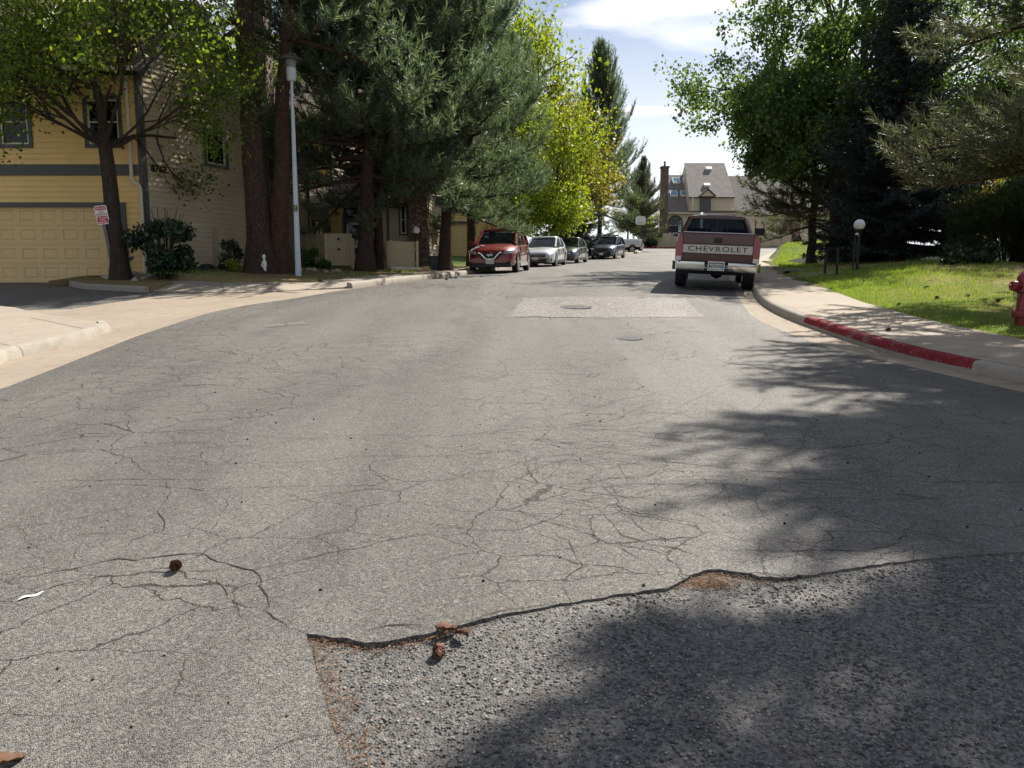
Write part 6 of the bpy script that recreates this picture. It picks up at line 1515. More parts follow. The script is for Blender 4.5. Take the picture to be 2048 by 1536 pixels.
    for y, dz, wk in ((2.58, -.085, 1.02), (2.63, -.03, 1.04), (2.75, .0, 1.04), (3.05, .0, 1.03), (3.2, -.03, 1.0), (3.26, -.07, .99)):
        for i in range(n):
            u = -1 + 2 * i / (n - 1); P.append((u * (uw + .01) * wk, y, rz + dz + .02 - .075 * abs(u) ** 5 - .012 * u * u))
    rm.mesh(P, [(a * n + b, a * n + b + 1, (a + 1) * n + b + 1, (a + 1) * n + b) for a in range(5) for b in range(n - 1)]); ro = rm.build('roof', paint, t); md = ro.modifiers.new('thickness', 'SOLIDIFY'); md.thickness = .05; md.offset = -1; ro.data.shade_smooth()
    pl = MB()
    for i in (0, 1):
        pl.bar(rear_l[i], rear_u[i], .12, .06); pl.bar(fr_l[i], fr_u[i], .07, .07); pl.bar((rear_l[i][0], 3.0, cz), (rear_u[i][0] * 1.01, 3.0, rz - .05), .06, .06)
    pl.bar((-lw, 2.47, cz + .03), (lw, 2.47, cz + .03), .06, .07); pl.bar((-uw, 2.60, rz - .08), (uw, 2.60, rz - .08), .06, .08); pl.build('pillars', paint, t, bevel=.012)
    gl = MB(); gl.face([(-lw + .04, 2.475, cz + .05), (lw - .04, 2.475, cz + .05), (uw - .02, 2.605, rz - .11), (-uw + .02, 2.605, rz - .11)]); g = gl.build('rear_window', M_CARGLASS, t)
    gs = MB(); 
    for f in (-.30, 0.0, .30): gs.bar((f * lw, 2.465, cz + .05), (f * uw * 1.05, 2.60, rz - .11), .022, .022)
    gs.build('slider_frame', M_PLASTIC, g)
    wsn = MB(); wsn.face([fr_l[1], fr_l[0], fr_u[0], fr_u[1]]); wsn.build('windscreen', M_CARGLASS, t)
    for i, sx in ((0, -1), (1, 1)):
        sg = MB(); sg.face([(sx * lw * 1.0, 2.5, cz), (sx * lw, 3.7, cz), (sx * uw, 3.25, rz - .08), (sx * uw, 2.64, rz - .08)]); sg.build('side_window', M_CARGLASS, t)
    it = MB(); sheet_box(it, -.8, .8, 3.45, 3.75, cz - .12, cz - .0); it.build('dashboard', pm('teal_sunshade', (.25, .45, .47), .5, .1, 2), t, bevel=.03)
    se = MB(); sheet_box(se, -.75, -.16, 2.62, 2.75, cz - .4, cz + .16); sheet_box(se, .16, .75, 2.62, 2.75, cz - .4, cz + .16); se.build('seats', M_PLASTIC, t, bevel=.04)
    un = MB(); sheet_box(un, -.45, .45, .1, 4.9, .45 + lift, .60 + lift); un.tube([(-hw + .25, 1.15, wr), (hw - .25, 1.15, wr)], .06, 8); un.lathe([(.01, -.16), (.13, -.1), (.15, 0), (.13, .1), (.01, .16)], 12, Matrix.Translation((0.05, 1.15, wr))); un.box((-.35, .55, .5 + lift), (.3, .6, .2))
    un.bar((-.62, .08, .42 + lift), (.62, .08, .42 + lift), .06, .16); un.build('chassis', M_UNDER, t)
    for sx in (-1, 1):
        for y in (1.15, 4.45): wheel(t, sx * (hw - .155), y, wr, .27, sx, rim)
        mf = MB(); mf.box((sx * (hw - .2), .62, .48 + lift), (.28, .012, .34)); mf.build('mud_flap', M_PLASTIC, t)
    return t
PM_ = car_paint('maroon_paint', (0.06, 0.007, 0.013), .25, .42)
tk = pickup('maroon_pickup', 'maroon pickup with a cream tailgate band lettered CHEVROLET parked at the right kerb', PM_, True, lift=.04, wr=.39)
tkx = (1421.5 - 1024) / 1539 * 18.55
TRUCK_FIX = 1
def place_rear(t, x, y, head, roll, ax=(1.15, 4.45), tw=1.62):
    """like place(), for vehicles whose origin is under the tailgate"""
    f = Vector((math.sin(head), math.cos(head), 0)); r = Vector((f.y, -f.x, 0)); c = Vector((x, y, 0))
    za, zb_ = [sum(G((c + f * a + r * b).x, (c + f * a + r * b).y) for b in (-tw / 2, tw / 2)) / 2 for a in ax]
    qa = c + f * ax[0]; dz = sum((G((c + f * a + r * tw / 2).x, (c + f * a + r * tw / 2).y) - G((c + f * a - r * tw / 2).x, (c + f * a - r * tw / 2).y)) for a in ax) / 2
    F3 = (f * (ax[1] - ax[0]) + Vector((0, 0, zb_ - za))).normalized(); R3 = (r * tw + Vector((0, 0, dz - math.tan(roll) * tw))).normalized()
    U = R3.cross(F3).normalized(); R3 = F3.cross(U); M = Matrix.Identity(4)
    for i, v in enumerate((R3, F3, U)): M[0][i], M[1][i], M[2][i] = v
    M.translation = Vector((qa.x, qa.y, za)) - F3 * ax[0]
    t.matrix_world = M
place_rear(tk, tkx - .0, 18.4, math.radians(13.5), math.radians(0.9))
PG2 = car_paint('silver_pickup_paint', (.40, .42, .45), .5)
tp2 = pickup('silver_pickup', 'silver pickup poking out behind the navy SUV', PG2, False, strip=False)
place_rear(tp2, 11.6, 73.0, math.pi + math.radians(62), 0)

# ------------------------------------------------------------------ street furniture and small things
M_LAMPP = pm('pale_lamp_paint', (0.50, 0.56, 0.62), .5, .08, 2)
M_GLOBE = pm('milk_glass_globe', (0.78, 0.79, 0.80), .25, .05, 3, .5)
M_STEEL = pm('galvanised_steel', (0.16, 0.17, 0.17), .5, .2, 4, .5, .6)
def lamp_post():
    b = gnd(597, 557, .13); zt = at(590, 104, b.y).z; h = zt - b.z
    t = thing('street_lamp', 'tall pale blue grey lamp post with a flared hat, beside the sidewalk', 'street lamp', (b.x, b.y, b.z - .03))
    m = MB(); m.lathe([(.13, 0), (.13, .03), (.095, .04), (.086, .06), (.062, h * .5), (.042, h - 1.05), (.038, h - .74)], 14); m.build('pole', M_LAMPP, t, smooth=25)
    hd = MB(); hd.lathe([(.07, h - .74), (.115, h - .72), (.125, h - .70), (.135, h - .40), (.12, h - .38), (.11, h - .36)], 16); hd.build('lamp_housing', M_LAMPP, t, smooth=35)
    gl = MB(); gl.lathe([(.13, h - .38), (.155, h - .16), (.15, h - .15)], 16); gl.build('lamp_glass', pm('dull_lamp_glass', (.22, .23, .22), .3, .15, 6), t, smooth=35)
    ht = MB(); ht.lathe([(.30, h - .185), (.31, h - .165), (.17, h - .07), (.10, h - .045), (.05, h + .0), (.02, h + .05), (.005, h + .06)], 20); ht.build('hat', M_STEEL, t, smooth=30)
    z = at(597, 415, b.y).z - b.z; tg = MB(); tg.box((.015, -.086, z), (.095, .012, .175)); o = tg.build('number_tag', M_BLACK, t, bevel=.003)
    ye = pm('tag_digits', (.55, .45, .16), .5, .05, 5)
    for s, dz in (('8', .042), ('6', -.042)): lettering('tag_digit', s, .095, ye, o, frame((.015, -.0925, z + dz), (1, 0, 0), (0, 0, 1), (0, -1, 0)), .001, bold=.002)
lamp_post()
def globe_lamp(name, label, b, h, r=.15, pole=.035):
    t = thing(name, label, 'globe lamp', b)
    m = MB(); m.lathe([(.07, 0), (.07, .04), (pole, .08), (pole, h - 2 * r - .04), (pole * 1.9, h - 2 * r - .02), (pole * 2.2, h - 2 * r + .03)], 12); m.build('pole', M_BLACK, t, smooth=35)
    g = MB(); g.lathe([(.02, h - 2 * r)] + [(r * math.cos(a), h - r + r * math.sin(a)) for a in np.linspace(-1.35, 1.5, 14)] + [(.002, h)], 22); g.build('globe', M_GLOBE, t, smooth=60)
    cp = MB(); cp.lathe([(r * .45, h - 2 * r - .01), (r * .5, h - 2 * r + .035), (r * .2, h - 2 * r + .05)], 14); cp.build('collar', M_BLACK, t, smooth=40)
b = Vector((at(833, 500, 28.3).x, 28.3, 0)); b.z = zy(b.x, b.y); globe_lamp('globe_lamp', 'small white globe lamp in front of the stone chimney', b, at(833, 453.5, 28.3).z - b.z, .13)
Yg = 21.0; b = Vector((at(1716, 500, Yg).x, Yg, 0)); b.z = G(b.x, b.y) + rlawn(b.x, b.y) - .02; globe_lamp('globe_lamp', 'white globe lamp on a black post before the dark spruce', b, at(1720, 438.5, Yg).z - b.z, .145, .04)
bx = at(1673, 500, 60).x; b = Vector((bx, 60, G(bx, 60) + rlawn(bx, 60) - .05)); globe_lamp('globe_lamp', 'distant globe lamp seen past the red barked pine', b, at(1673, 452, 60).z - b.z, .2, .05)
hp = thing('hose_post', 'thin black post with a small white tap close beside the globe lamp', 'post', (at(1708, 500, 20.8).x, 20.8, G(at(1708, 500, 20.8).x, 20.8) + rlawn(at(1708, 500, 20.8).x, 20.8) - .02))
m = MB(); m.tube([(0, 0, 0), (0, 0, 1.05)], .022, 8); m.build('post', M_BLACK, hp); m = MB(); m.tube([(0, 0, 1.03), (.04, -.05, 1.05), (.04, -.09, 1.0)], .02, 6); m.build('tap', M_WHITE, hp)
# no-parking sign, leaning
def sign():
    b = gnd(232, 563, .1); t = thing('parking_sign', 'red and white fire lane sign on a leaning steel post by the planter', 'street sign', (b.x, b.y, b.z - .06))
    t.rotation_euler = (math.radians(2), math.radians(-6.8), math.radians(14))
    h = 2.04; m = MB(); m.bar((0, .0, 0), (0, 0, h), .06, .035, up=(0, 1, 0)); m.bar((-.03, -.02, 0), (-.03, -.02, h), .012, .02, up=(0, 1, 0)); m.bar((.03, -.02, 0), (.03, -.02, h), .012, .02, up=(0, 1, 0)); m.build('post', M_STEEL, t)
    w, hh = .305, .49; zc = h - hh / 2 + .03
    def rr(w, h, r, n=5): 
        return [(sx * (w / 2 - r) + r * math.cos(a), sy * (h / 2 - r) + r * math.sin(a)) for sx, sy, a0 in ((1, 1, 0), (-1, 1, 90), (-1, -1, 180), (1, -1, 270)) for a in np.radians(np.linspace(a0, a0 + 90, n))]
    F_ = lambda y, z: frame((0, y, z), (1, 0, 0), (0, 0, 1), (0, -1, 0))
    p = MB(); p.prism(rr(w, hh, .04), F_(-.034, zc), .004); pl = p.build('sign_plate', M_WHITE, t)
    red = pm('sign_red', (.50, .02, .025), .45, .06, 6)
    r1 = MB(); r1.prism(rr(.265, .095, .022), F_(-.0385, zc + .175), .0015); r1.prism(rr(.265, .19, .028), F_(-.0385, zc - .125), .0015); r1.build('sign_panels', red, pl)
    L_ = lambda s, sz, z, mt, sx=1.0: lettering('lettering', s, sz, mt, pl, F_(-.0408, z), .0006, sx=sx, bold=.001)
    L_('FIRE LANE', .062, zc + .174, M_WHITE, .80); L_('NO', .078, zc + .08, red); L_('PARKING', .075, zc + .012, red, .86)
    L_('TOW AWAY', .052, zc - .075, M_WHITE, .9); L_('ZONE', .052, zc - .13, M_WHITE)
    ar = MB(); ar.prism([(-.11, .0), (-.085, .022), (-.085, .009), (.085, .009), (.085, .022), (.11, 0), (.085, -.022), (.085, -.009), (-.085, -.009), (-.085, -.022)], F_(-.0405, zc - .187), .0008); ar.build('arrow', M_WHITE, pl)
    bo = MB()
    for z in (zc + .225, zc - .228): bo.lathe([(.009, 0), (.009, .006), (.002, .009)], 8, F_(-.038, z))
    bo.build('bolt', M_STEEL, pl)
sign()
# bird bath, statue, stones, dome
M_BATH = pm('cast_stone', (.33, .34, .33), .8, .15, 5, bump=.3, bscale=25)
b = gnd(254, 556.5, .16); b.y -= .1; t = thing('bird_bath', 'grey stone bird bath at the foot of the street tree', 'bird bath', (b.x, b.y, b.z))
zt = at(254, 513, b.y).z - b.z; m = MB(); m.lathe([(.16, 0), (.165, .03), (.12, .05), (.085, .10), (.075, zt * .45), (.09, zt * .68), (.11, zt - .14)], 16); m.build('pedestal', M_BATH, t, smooth=35)
m = MB(); m.lathe([(.10, zt - .14), (.2, zt - .09), (.25, zt - .05), (.255, zt), (.235, zt), (.21, zt - .04), (.05, zt - .055), (.001, zt - .055)], 22); m.build('basin', M_BATH, t, smooth=35)
m = MB(); m.lathe([(.22, zt - .022), (.001, zt - .0218)], 20); m.build('water', glass_mat('bath_water', (.5, .7, .8), .3, .02, (.2, .3, .35)), t)
b = gnd(545, 545, hf=lambda x, y: G(x, y) + yard(x, y)); t = thing('garden_statue', 'small white garden figure propped against the double pine', 'statue', (b.x + .02, 22.15, zy(b.x, 22.15)))
m = MB(); m.tube([(-.02, 0, 0), (.0, .0, .12), (.02, .02, .24), (.0, .03, .36), (-.01, .02, .44)], [.06, .05, .075, .07, .035], 10); m.tube([(.07, -.02, 0), (.03, 0, .14), (.02, .02, .26)], [.045, .05, .06], 8); m.tube([(-.06, -.01, .36), (-.09, -.05, .26), (-.03, -.08, .2)], [.03, .028, .02], 8); m.tube([(.05, -.01, .37), (.09, -.04, .28), (.05, -.09, .22)], [.03, .028, .02], 8); m.build('figure', M_WHITE, t, smooth=60)
m = MB(); m.lathe([(.02, .42), (.055, .45), (.066, .50), (.055, .555), (.02, .58)], 12); m.build('head', M_WHITE, t, smooth=60); t.scale = (.72, .72, .95)
def rock_mesh(seed, r):
    g = np.random.default_rng(seed); bm = bmesh.new(); bmesh.ops.create_icosphere(bm, subdivisions=2, radius=1)
    s = g.uniform(.7, 1.3, 3) * (1, 1, .68); k = g.normal(0, 1, (4, 3))
    for v in bm.verts:
        n = 1 + .16 * math.sin(v.co.dot(Vector(k[0])) * 2.2) + .12 * math.sin(v.co.dot(Vector(k[1])) * 3.4 + 1)
        v.co = Vector((v.co.x * s[0], v.co.y * s[1], v.co.z * s[2])) * n * r
    me = bpy.data.meshes.new('border_rock'); bm.to_mesh(me); bm.free(); me.materials.append(M_ROCK); return me
rocks = [rock_mesh(i, .11) for i in range(5)]
rp = []
for px in np.arange(212, 312, 7.5): rp.append((px + random.uniform(-2, 2), 558 - 5 * math.sin((px - 212) / 100 * 2.2) + random.uniform(-2.5, 2.5), 1.0))
for px in np.arange(312, 400, 9): rp.append((px, 551 + random.uniform(-1.5, 1.5), .8))
rp += [(265, 553, 1.2), (280, 549, 1.1), (289, 558, 1.15), (270, 562, 1.1)]
PH = lambda x, y: G(x, y) + 0.12 + 0.03 * max(0, y - 20)
for i, (px, py, s) in enumerate(rp):
    q = gnd(px, py, hf=PH); o = link(bpy.data.objects.new('border_rock', rocks[i % 5])); o.location = (q.x, q.y, q.z + .02); o.rotation_euler = (0, 0, random.uniform(0, 6.28)); s *= random.uniform(.75, 1.2); o.scale = (s, s, s)
    tag(o, 'pale rock in the line of stones edging the planter under the street tree', 'rock', 'pale rocks edging the planter')
for i in range(14):
    q = Vector((random.uniform(-7.0, -5.4), random.uniform(24.0, 25.2), 0)); o = link(bpy.data.objects.new('border_rock', rocks[i % 5])); o.location = (q.x, q.y, zy(q.x, q.y) + .02); o.rotation_euler = (0, 0, random.uniform(0, 6.28)); s = random.uniform(.6, 1.15); o.scale = (s, s, s)
    tag(o, 'pale rock in the loose cluster behind the lamp post, before the fence', 'rock', 'pale rocks behind the lamp post')
b = gnd(406, 552, hf=PH); t = thing('garden_bin', 'squat black domed garden bin by the tan side wall', 'bin', (b.x, b.y + .3, PH(b.x, b.y + .3)))
m = MB(); m.lathe([(.19, 0), (.2, .02), (.195, .22), (.205, .23), (.2, .26), (.15, .31), (.05, .33), (.002, .33)], 18); m.build('tub', M_PLASTIC, t, smooth=35); m = MB(); m.lathe([(.208, .215), (.208, .235)], 18); m.build('rim', M_BLACK, t, smooth=40)
# utility cabinet by the far pine, timber edging, stump post
bx = at(868, 500, 29.2).x; t = thing('utility_cabinet', 'dark grey green utility cabinet beside the forked pine', 'utility box', (bx, 29.2, zy(bx, 29.2) - .02)); MG = pm('cabinet_green', (.035, .055, .05), .5, .12, 3)
m = MB(); m.box((0, 0, .24), (.46, .42, .48), taper=.97); m.build('cabinet_body', MG, t, bevel=.015); m = MB(); m.box((0, 0, .505), (.52, .48, .05), taper=.94); m.build('lid', MG, t, bevel=.012)
bx = at(838, 520, 27.4).x; t = thing('timber_edging', 'low pale timber edging below the stone chimney', 'edging', (at(782, 520, 27.2).x, 27.2, zy(at(782, 520, 27.2).x, 27.2))); m = MB(); w = at(846, 520, 27.2).x - at(782, 520, 27.2).x; m.box((w / 2, 0, .05), (w, .12, .12)); m.build('timber', M_CREAM, t, bevel=.01); m = MB(); m.box((w + .12, -.05, .06), (.2, .2, .16)); m.build('end_block', pm('yellow_wood', (.45, .30, .12), .7, .2, 6), t, bevel=.01)
# hydrants
M_HYD = pm('hydrant_red', (0.21, 0.008, 0.014), .42, .2, 5, .5, 0, .3, bump=.15, bscale=40, fine=.15)
def hydrant(name, label, loc, rz, s=1.0):
    t = thing(name, label, 'fire hydrant', loc, rz); t.scale = (s, s, s)
    m = MB(); m.lathe([(.125, -.12), (.125, .10), (.13, .14), (.165, .15), (.168, .19), (.168, .196), (.168, .20), (.168, .235), (.13, .245), (.122, .27), (.120, .48), (.15, .50), (.155, .53), (.15, .56), (.155, .60), (.15, .63), (.12, .65)], 28); m.build('barrel', M_HYD, t, smooth=35)
    m = MB(); m.lathe([(.14, .64), (.138, .70), (.115, .76), (.07, .80), (.045, .81), (.04, .83), (.035, .87), (.002, .875)], 24); m.build('bonnet', M_HYD, t, smooth=35)
    bt = MB()
    for k in range(8):
        a = 2 * math.pi * k / 8
        for z in (.192,): bt.lathe([(.013, z - .06), (.013, z + .055), (.002, z + .06)], 6, Matrix.Translation((.15 * math.cos(a), .15 * math.sin(a), 0)))
    bt.build('flange_bolts', M_HYD, t)
    for a, r, l in ((0, .062, .15), (math.pi, .062, .15), (-math.pi / 2, .085, .13)):
        M = Matrix.Translation((0, 0, .585)) @ rotz(a) @ Matrix.Rotation(math.pi / 2, 4, 'Y'); m = MB()
        m.lathe([(r * .8, .10), (r * .8, .10 + l * .35), (r * 1.12, .10 + l * .36), (r * 1.15, .10 + l * .45), (r * 1.15, .10 + l * .9), (r * .95, .10 + l), (.03, .10 + l * 1.02), (.024, .10 + l * 1.03), (.02, .10 + l * 1.22), (.001, .10 + l * 1.23)], 20, M); m.build('nozzle_cap', M_HYD, t, smooth=35)
        if r < .07:
            c = MB(); d = Vector((math.cos(a), math.sin(a), 0)); c.tube([d * .21 + Vector((0, 0, .53)), d * .215 + Vector((0, -.01, .44)), d * .19 + Vector((0, -.02, .40)), d * .15 + Vector((0, -.02, .43)), d * .125 + Vector((0, -.02, .48))], .007, 5); c.build('chain', M_STEEL, t)
    return t
b = gnd(2046, 652, hf=lambda x, y: G(x, y) + rlawn(x, y)); hydrant('fire_hydrant', 'dark red fire hydrant on the lawn at the right edge', (b.x + .02, b.y, b.z - .02), math.radians(8), 1.03)
bx = at(1312, 490, 93.6).x; hydrant('fire_hydrant', 'tiny red fire hydrant by the far red kerb left of the pickup', (bx, 93.6, prof(93.6) + .1), .3, 1.15)
# iron rail on its pad, service lid
pd = poly_px([(1584, 553), (1650, 551), (1694, 556), (1600, 558)], .2)
zr_ = lambda x, y: G(x, y) + rlawn(x, y)
sheet('concrete_pad', pd, lambda x, y: zr_(x, y) + .03, M_CONC, skirt=.15)
q = gnd(1673, 555, .25); q0 = at(1651, 520, q.y + .6); t = thing('iron_rail', 'black iron handrail standing on a concrete pad left of the globe lamp', 'handrail', (q.x, q.y, zr_(q.x, q.y))); h = at(1673, 496, q.y).z - t.location.z
m = MB(); dx = q0.x - q.x; m.bar((0, 0, 0), (0, 0, h), .05, .05); m.build('post', M_BLACK, t); m = MB(); m.bar((dx, .6, 0), (dx, .6, h), .05, .05); m.build('post', M_BLACK, t); m = MB(); m.bar((dx - .1, .68, h), (.1, -.08, h), .07, .035); m.build('top_rail', M_BLACK, t, bevel=.008)
q = gnd(1590, 547, .2); t = thing('service_lid', 'blue grey service lid set in the lawn beside the sidewalk', 'utility lid', (q.x, q.y, zr_(q.x, q.y) + .0)); m = MB(); m.box((0, 0, .015), (.55, .4, .05)); m.build('lid', pm('lid_blue', (.18, .24, .30), .5, .1, 5), t, bevel=.01); m = MB(); m.box((0, 0, .002), (.65, .5, .03)); m.build('rim', M_STEEL, t, bevel=.008)
# beyond the spruces: pool terrace seen under the branches, with iron fence and a furled umbrella
pp = [(13.6, 36), (30, 35), (33, 44), (15.5, 45)]
sheet('pool_terrace', pp, lambda x, y: prof(38) + .42 + .0 * x, concrete_mat('pale_terrace', (.62, .60, .57)), skirt=.6, step=3)
pw = [(17, 37.6), (27, 37.2), (28, 42), (18, 42.3)]
sheet('pool_water', pw, lambda x, y: prof(38) + .43, glass_mat('pool_water_blue', (.3, .6, .8), .6, .03, (.25, .5, .62)), step=4)
t = thing('pool_fence', 'black iron fence beyond the red barked pine', 'fence', (at(1655, 500, 46).x, 46, 0)); m = MB(); z0 = prof(46) + .5
for i in range(14): m.bar((i * .16 - .3, 0, z0 - .3), (i * .16 - .3, 0, z0 + 1.3), .025, .025)
m.build('palings', M_BLACK, t); m = MB(); m.bar((-.4, 0, z0 + 1.22), (1.95, 0, z0 + 1.22), .06, .05); m.bar((-.4, 0, z0 + .1), (1.95, 0, z0 + .1), .04, .04); m.build('rails', pm('rail_grey', (.3, .29, .28), .5, .1, 4), t)
t = thing('patio_umbrella', 'furled white and blue patio umbrella behind the iron fence', 'umbrella', (at(1674, 480, 47.5).x, 47.5, prof(47.5) + .45)); zt = at(1674, 468, 47.5).z - t.location.z
m = MB(); m.tube([(0, 0, 0), (.15, 0, zt + .1)], .03, 8); m.build('pole', M_STEEL, t); m = MB(); m.tube([(.0, 0, .7), (.04, 0, 1.2), (.2, 0, zt - .15), (.26, 0, zt + .02)], [.12, .16, .22, .05], 10); m.build('canopy', pm('umbrella_cloth', (.45, .55, .72), .8, .3, 4), t, smooth=50)
# basketball board behind the navy car
bx = at(1281, 441, 77).x; t = thing('basketball_hoop', 'white octagonal basketball board among the branches above the silver pickup', 'basketball hoop', (bx, 77, G(bx, 77))); zc = at(1281, 441, 77).z - t.location.z
m = MB(); m.tube([(.15, .5, 0), (.15, .5, zc - .3), (.05, .1, zc)], .07, 8); m.build('pole', M_STEEL, t); m = MB(); m.prism([(-.5, -.25), (-.35, -.42), (.35, -.42), (.5, -.25), (.5, .25), (.35, .42), (-.35, .42), (-.5, .25)], frame((0, 0, zc), (1, 0, 0), (0, 0, 1), (0, -1, 0)), .05); m.build('board', M_WHITE, t); m = MB(); m.tube([(.23 * math.cos(a), -.3 + .23 * math.sin(a), zc - .25) for a in np.linspace(0, 6.28, 13)], .015, 5); m.build('rim', pm('rim_orange', (.5, .12, .03), .5, .1, 4), t)
# people near the far fence
def person(name, label, loc, rz, pose, clothes, skin=(.42, .26, .18), cap=None):
    t = thing(name, label, 'person', loc, rz)
    me = bpy.data.meshes.new('body'); bm = bmesh.new(); ly = bm.verts.layers.skin.verify(); V = {}
    for k, (co, r) in pose['v'].items(): V[k] = bm.verts.new(co); V[k][ly].radius = (r, r)
    V['pelvis'][ly].use_root = True
    for a, b_ in pose['e']: bm.edges.new((V[a], V[b_]))
    bm.to_mesh(me); bm.free(); me.materials.append(clothes); o = link(bpy.data.objects.new('body', me), t)
    o.modifiers.new('skin', 'SKIN'); s = o.modifiers.new('sub', 'SUBSURF'); s.levels = 1; s.render_levels = 2
    hd = Vector(pose['v']['head'][0]); m = MB(); m.lathe([(.01, -.12), (.06, -.10), (.082, -.03), (.086, .03), (.07, .09), (.01, .125)], 12, Matrix.Translation(hd + Vector((0, -.012, .0)))); m.tube([hd + Vector((0, -.09, 0)), hd + Vector((0, -.115, -.02))], .014, 5); m.build('face', pm('skin_tone', skin, .6, .08, 6), t, smooth=60)
    m = MB(); m.lathe([(.092, .03), (.094, .06), (.078, .11), (.01, .14)], 12, Matrix.Translation(hd + Vector((0, .005, 0)))); 
    if cap: m.mesh([hd + Vector(c) for c in ((-.07, -.07, .045), (.07, -.07, .045), (.05, -.17, .03), (-.05, -.17, .03))], [(0, 1, 2, 3)])
    m.build('cap' if cap else 'hair', cap or pm('dark_hair', (.02, .015, .012), .7, .2, 8), t, smooth=60)
E_ = [('pelvis', 'waist'), ('waist', 'chest'), ('chest', 'neck'), ('neck', 'head'), ('chest', 'sl'), ('sl', 'el'), ('el', 'hl'), ('chest', 'sr'), ('sr', 'er'), ('er', 'hr'), ('pelvis', 'kl'), ('kl', 'al'), ('al', 'tl'), ('pelvis', 'kr'), ('kr', 'ar'), ('ar', 'tr')]
stand = {'v': dict(pelvis=((0, 0, .93), .14), waist=((0, 0, 1.08), .13), chest=((0, .01, 1.32), .155), neck=((0, 0, 1.47), .055), head=((0, -.01, 1.58), .07), sl=((-.19, 0, 1.38), .06), el=((-.25, .02, 1.12), .045), hl=((-.24, -.08, .9), .035), sr=((.19, 0, 1.38), .06), er=((.26, -.02, 1.13), .045), hr=((.22, -.16, .98), .035), kl=((-.1, -.02, .5), .07), al=((-.11, .02, .09), .045), tl=((-.12, -.12, .04), .04), kr=((.1, -.03, .5), .07), ar=((.12, 0, .09), .045), tr=((.13, -.14, .04), .04)), 'e': E_}
stoop = {'v': dict(pelvis=((0, .12, .88), .14), waist=((0, .0, 1.0), .13), chest=((0, -.2, 1.14), .15), neck=((0, -.34, 1.19), .055), head=((0, -.44, 1.2), .07), sl=((-.18, -.24, 1.15), .06), el=((-.2, -.3, .9), .045), hl=((-.14, -.42, .7), .035), sr=((.18, -.24, 1.15), .06), er=((.2, -.32, .9), .045), hr=((.12, -.46, .72), .035), kl=((-.1, .0, .47), .07), al=((-.11, .05, .09), .045), tl=((-.12, -.09, .04), .04), kr=((.1, .02, .47), .07), ar=((.12, .06, .09), .045), tr=((.13, -.08, .04), .04)), 'e': E_}
bx = at(1587, 480, 92.6).x; person('person', 'person in a red cap and dark clothes standing by the far fence', (bx, 92.6, at(1587, 490.5, 92.6).z), .3, stand, pm('dark_clothes', (.06, .05, .055), .8, .2, 3), cap=pm('red_cap', (.45, .03, .04), .7, .1, 4))
bx = at(1600, 480, 92.4).x; person('person', 'stooping person in black near the far fence beside the one in a red cap', (bx, 92.4, at(1601, 491, 92.4).z), -1.3, stoop, pm('black_clothes', (.018, .018, .022), .8, .2, 3))
# flat things in the roadway
q = gnd(1152, 615); o = MB(); o.lathe([(.30, .002), (.30, .008), (.26, .010), (.001, .010)], 24); v = o.build('valve_cover', pm('worn_white_lid', (.15, .15, .15), 1.0, .3, 8, .0)); v.location = (q.x, q.y, G(q.x, q.y) + .006); v.rotation_euler = (math.atan(.085), 0, 0); tag(v, 'pale round valve cover in the tan asphalt patch', 'valve cover')
q = gnd(1259, 677); v = copy_tree(v); v.location = (q.x, q.y, G(q.x, q.y)); v.scale = (.62, .62, 1); v['label'] = 'small pale valve cover on the grey road below the tan patch'
t = thing('storm_grate', 'worn slotted iron grate flush in the road on the left', 'storm drain', (0, 0, 0)); m, m2 = MB(), MB()
a, b, c, d = [gnd(*p_) for p_ in ((528, 651), (536, 655), (612, 649), (603, 644.5))]
for i in range(17):
    if i in (8, 9): continue
    f = i / 16; u, v_ = a.lerp(d, f), b.lerp(c, f); u2, w2_ = a.lerp(d, f + .03), b.lerp(c, f + .03); up = Vector((0, 0, .006))
    m.face([u + up, v_ + up, w2_ + up, u2 + up]); u3, w3 = a.lerp(d, f + .055), b.lerp(c, f + .055); m2.face([u2 + up * .8, w2_ + up * .8, w3 + up * .8, u3 + up * .8])
m.build('bars', pm('worn_iron', (.30, .28, .25), .6, .2, 8), t); m2.build('slots', M_CRACK, t)
t = thing('paper_scrap', 'crumpled white scrap of paper on the road at the left edge', 'paper', tuple(gnd(62, 1193))); m = MB(); P = []
for i in range(9):
    x = (i / 8 - .5) * .085; 
    for s in (-1, 1): P.append((x + .012 * s, s * (.011 + .002 * math.sin(i * 1.1)), .005 + .0025 * math.sin(i * .9 + s)))
m.mesh(P, [(2 * i, 2 * i + 1, 2 * i + 3, 2 * i + 2) for i in range(8)]); m.build('sheet', M_WHITE, t); t.rotation_euler = (0, 0, .75)
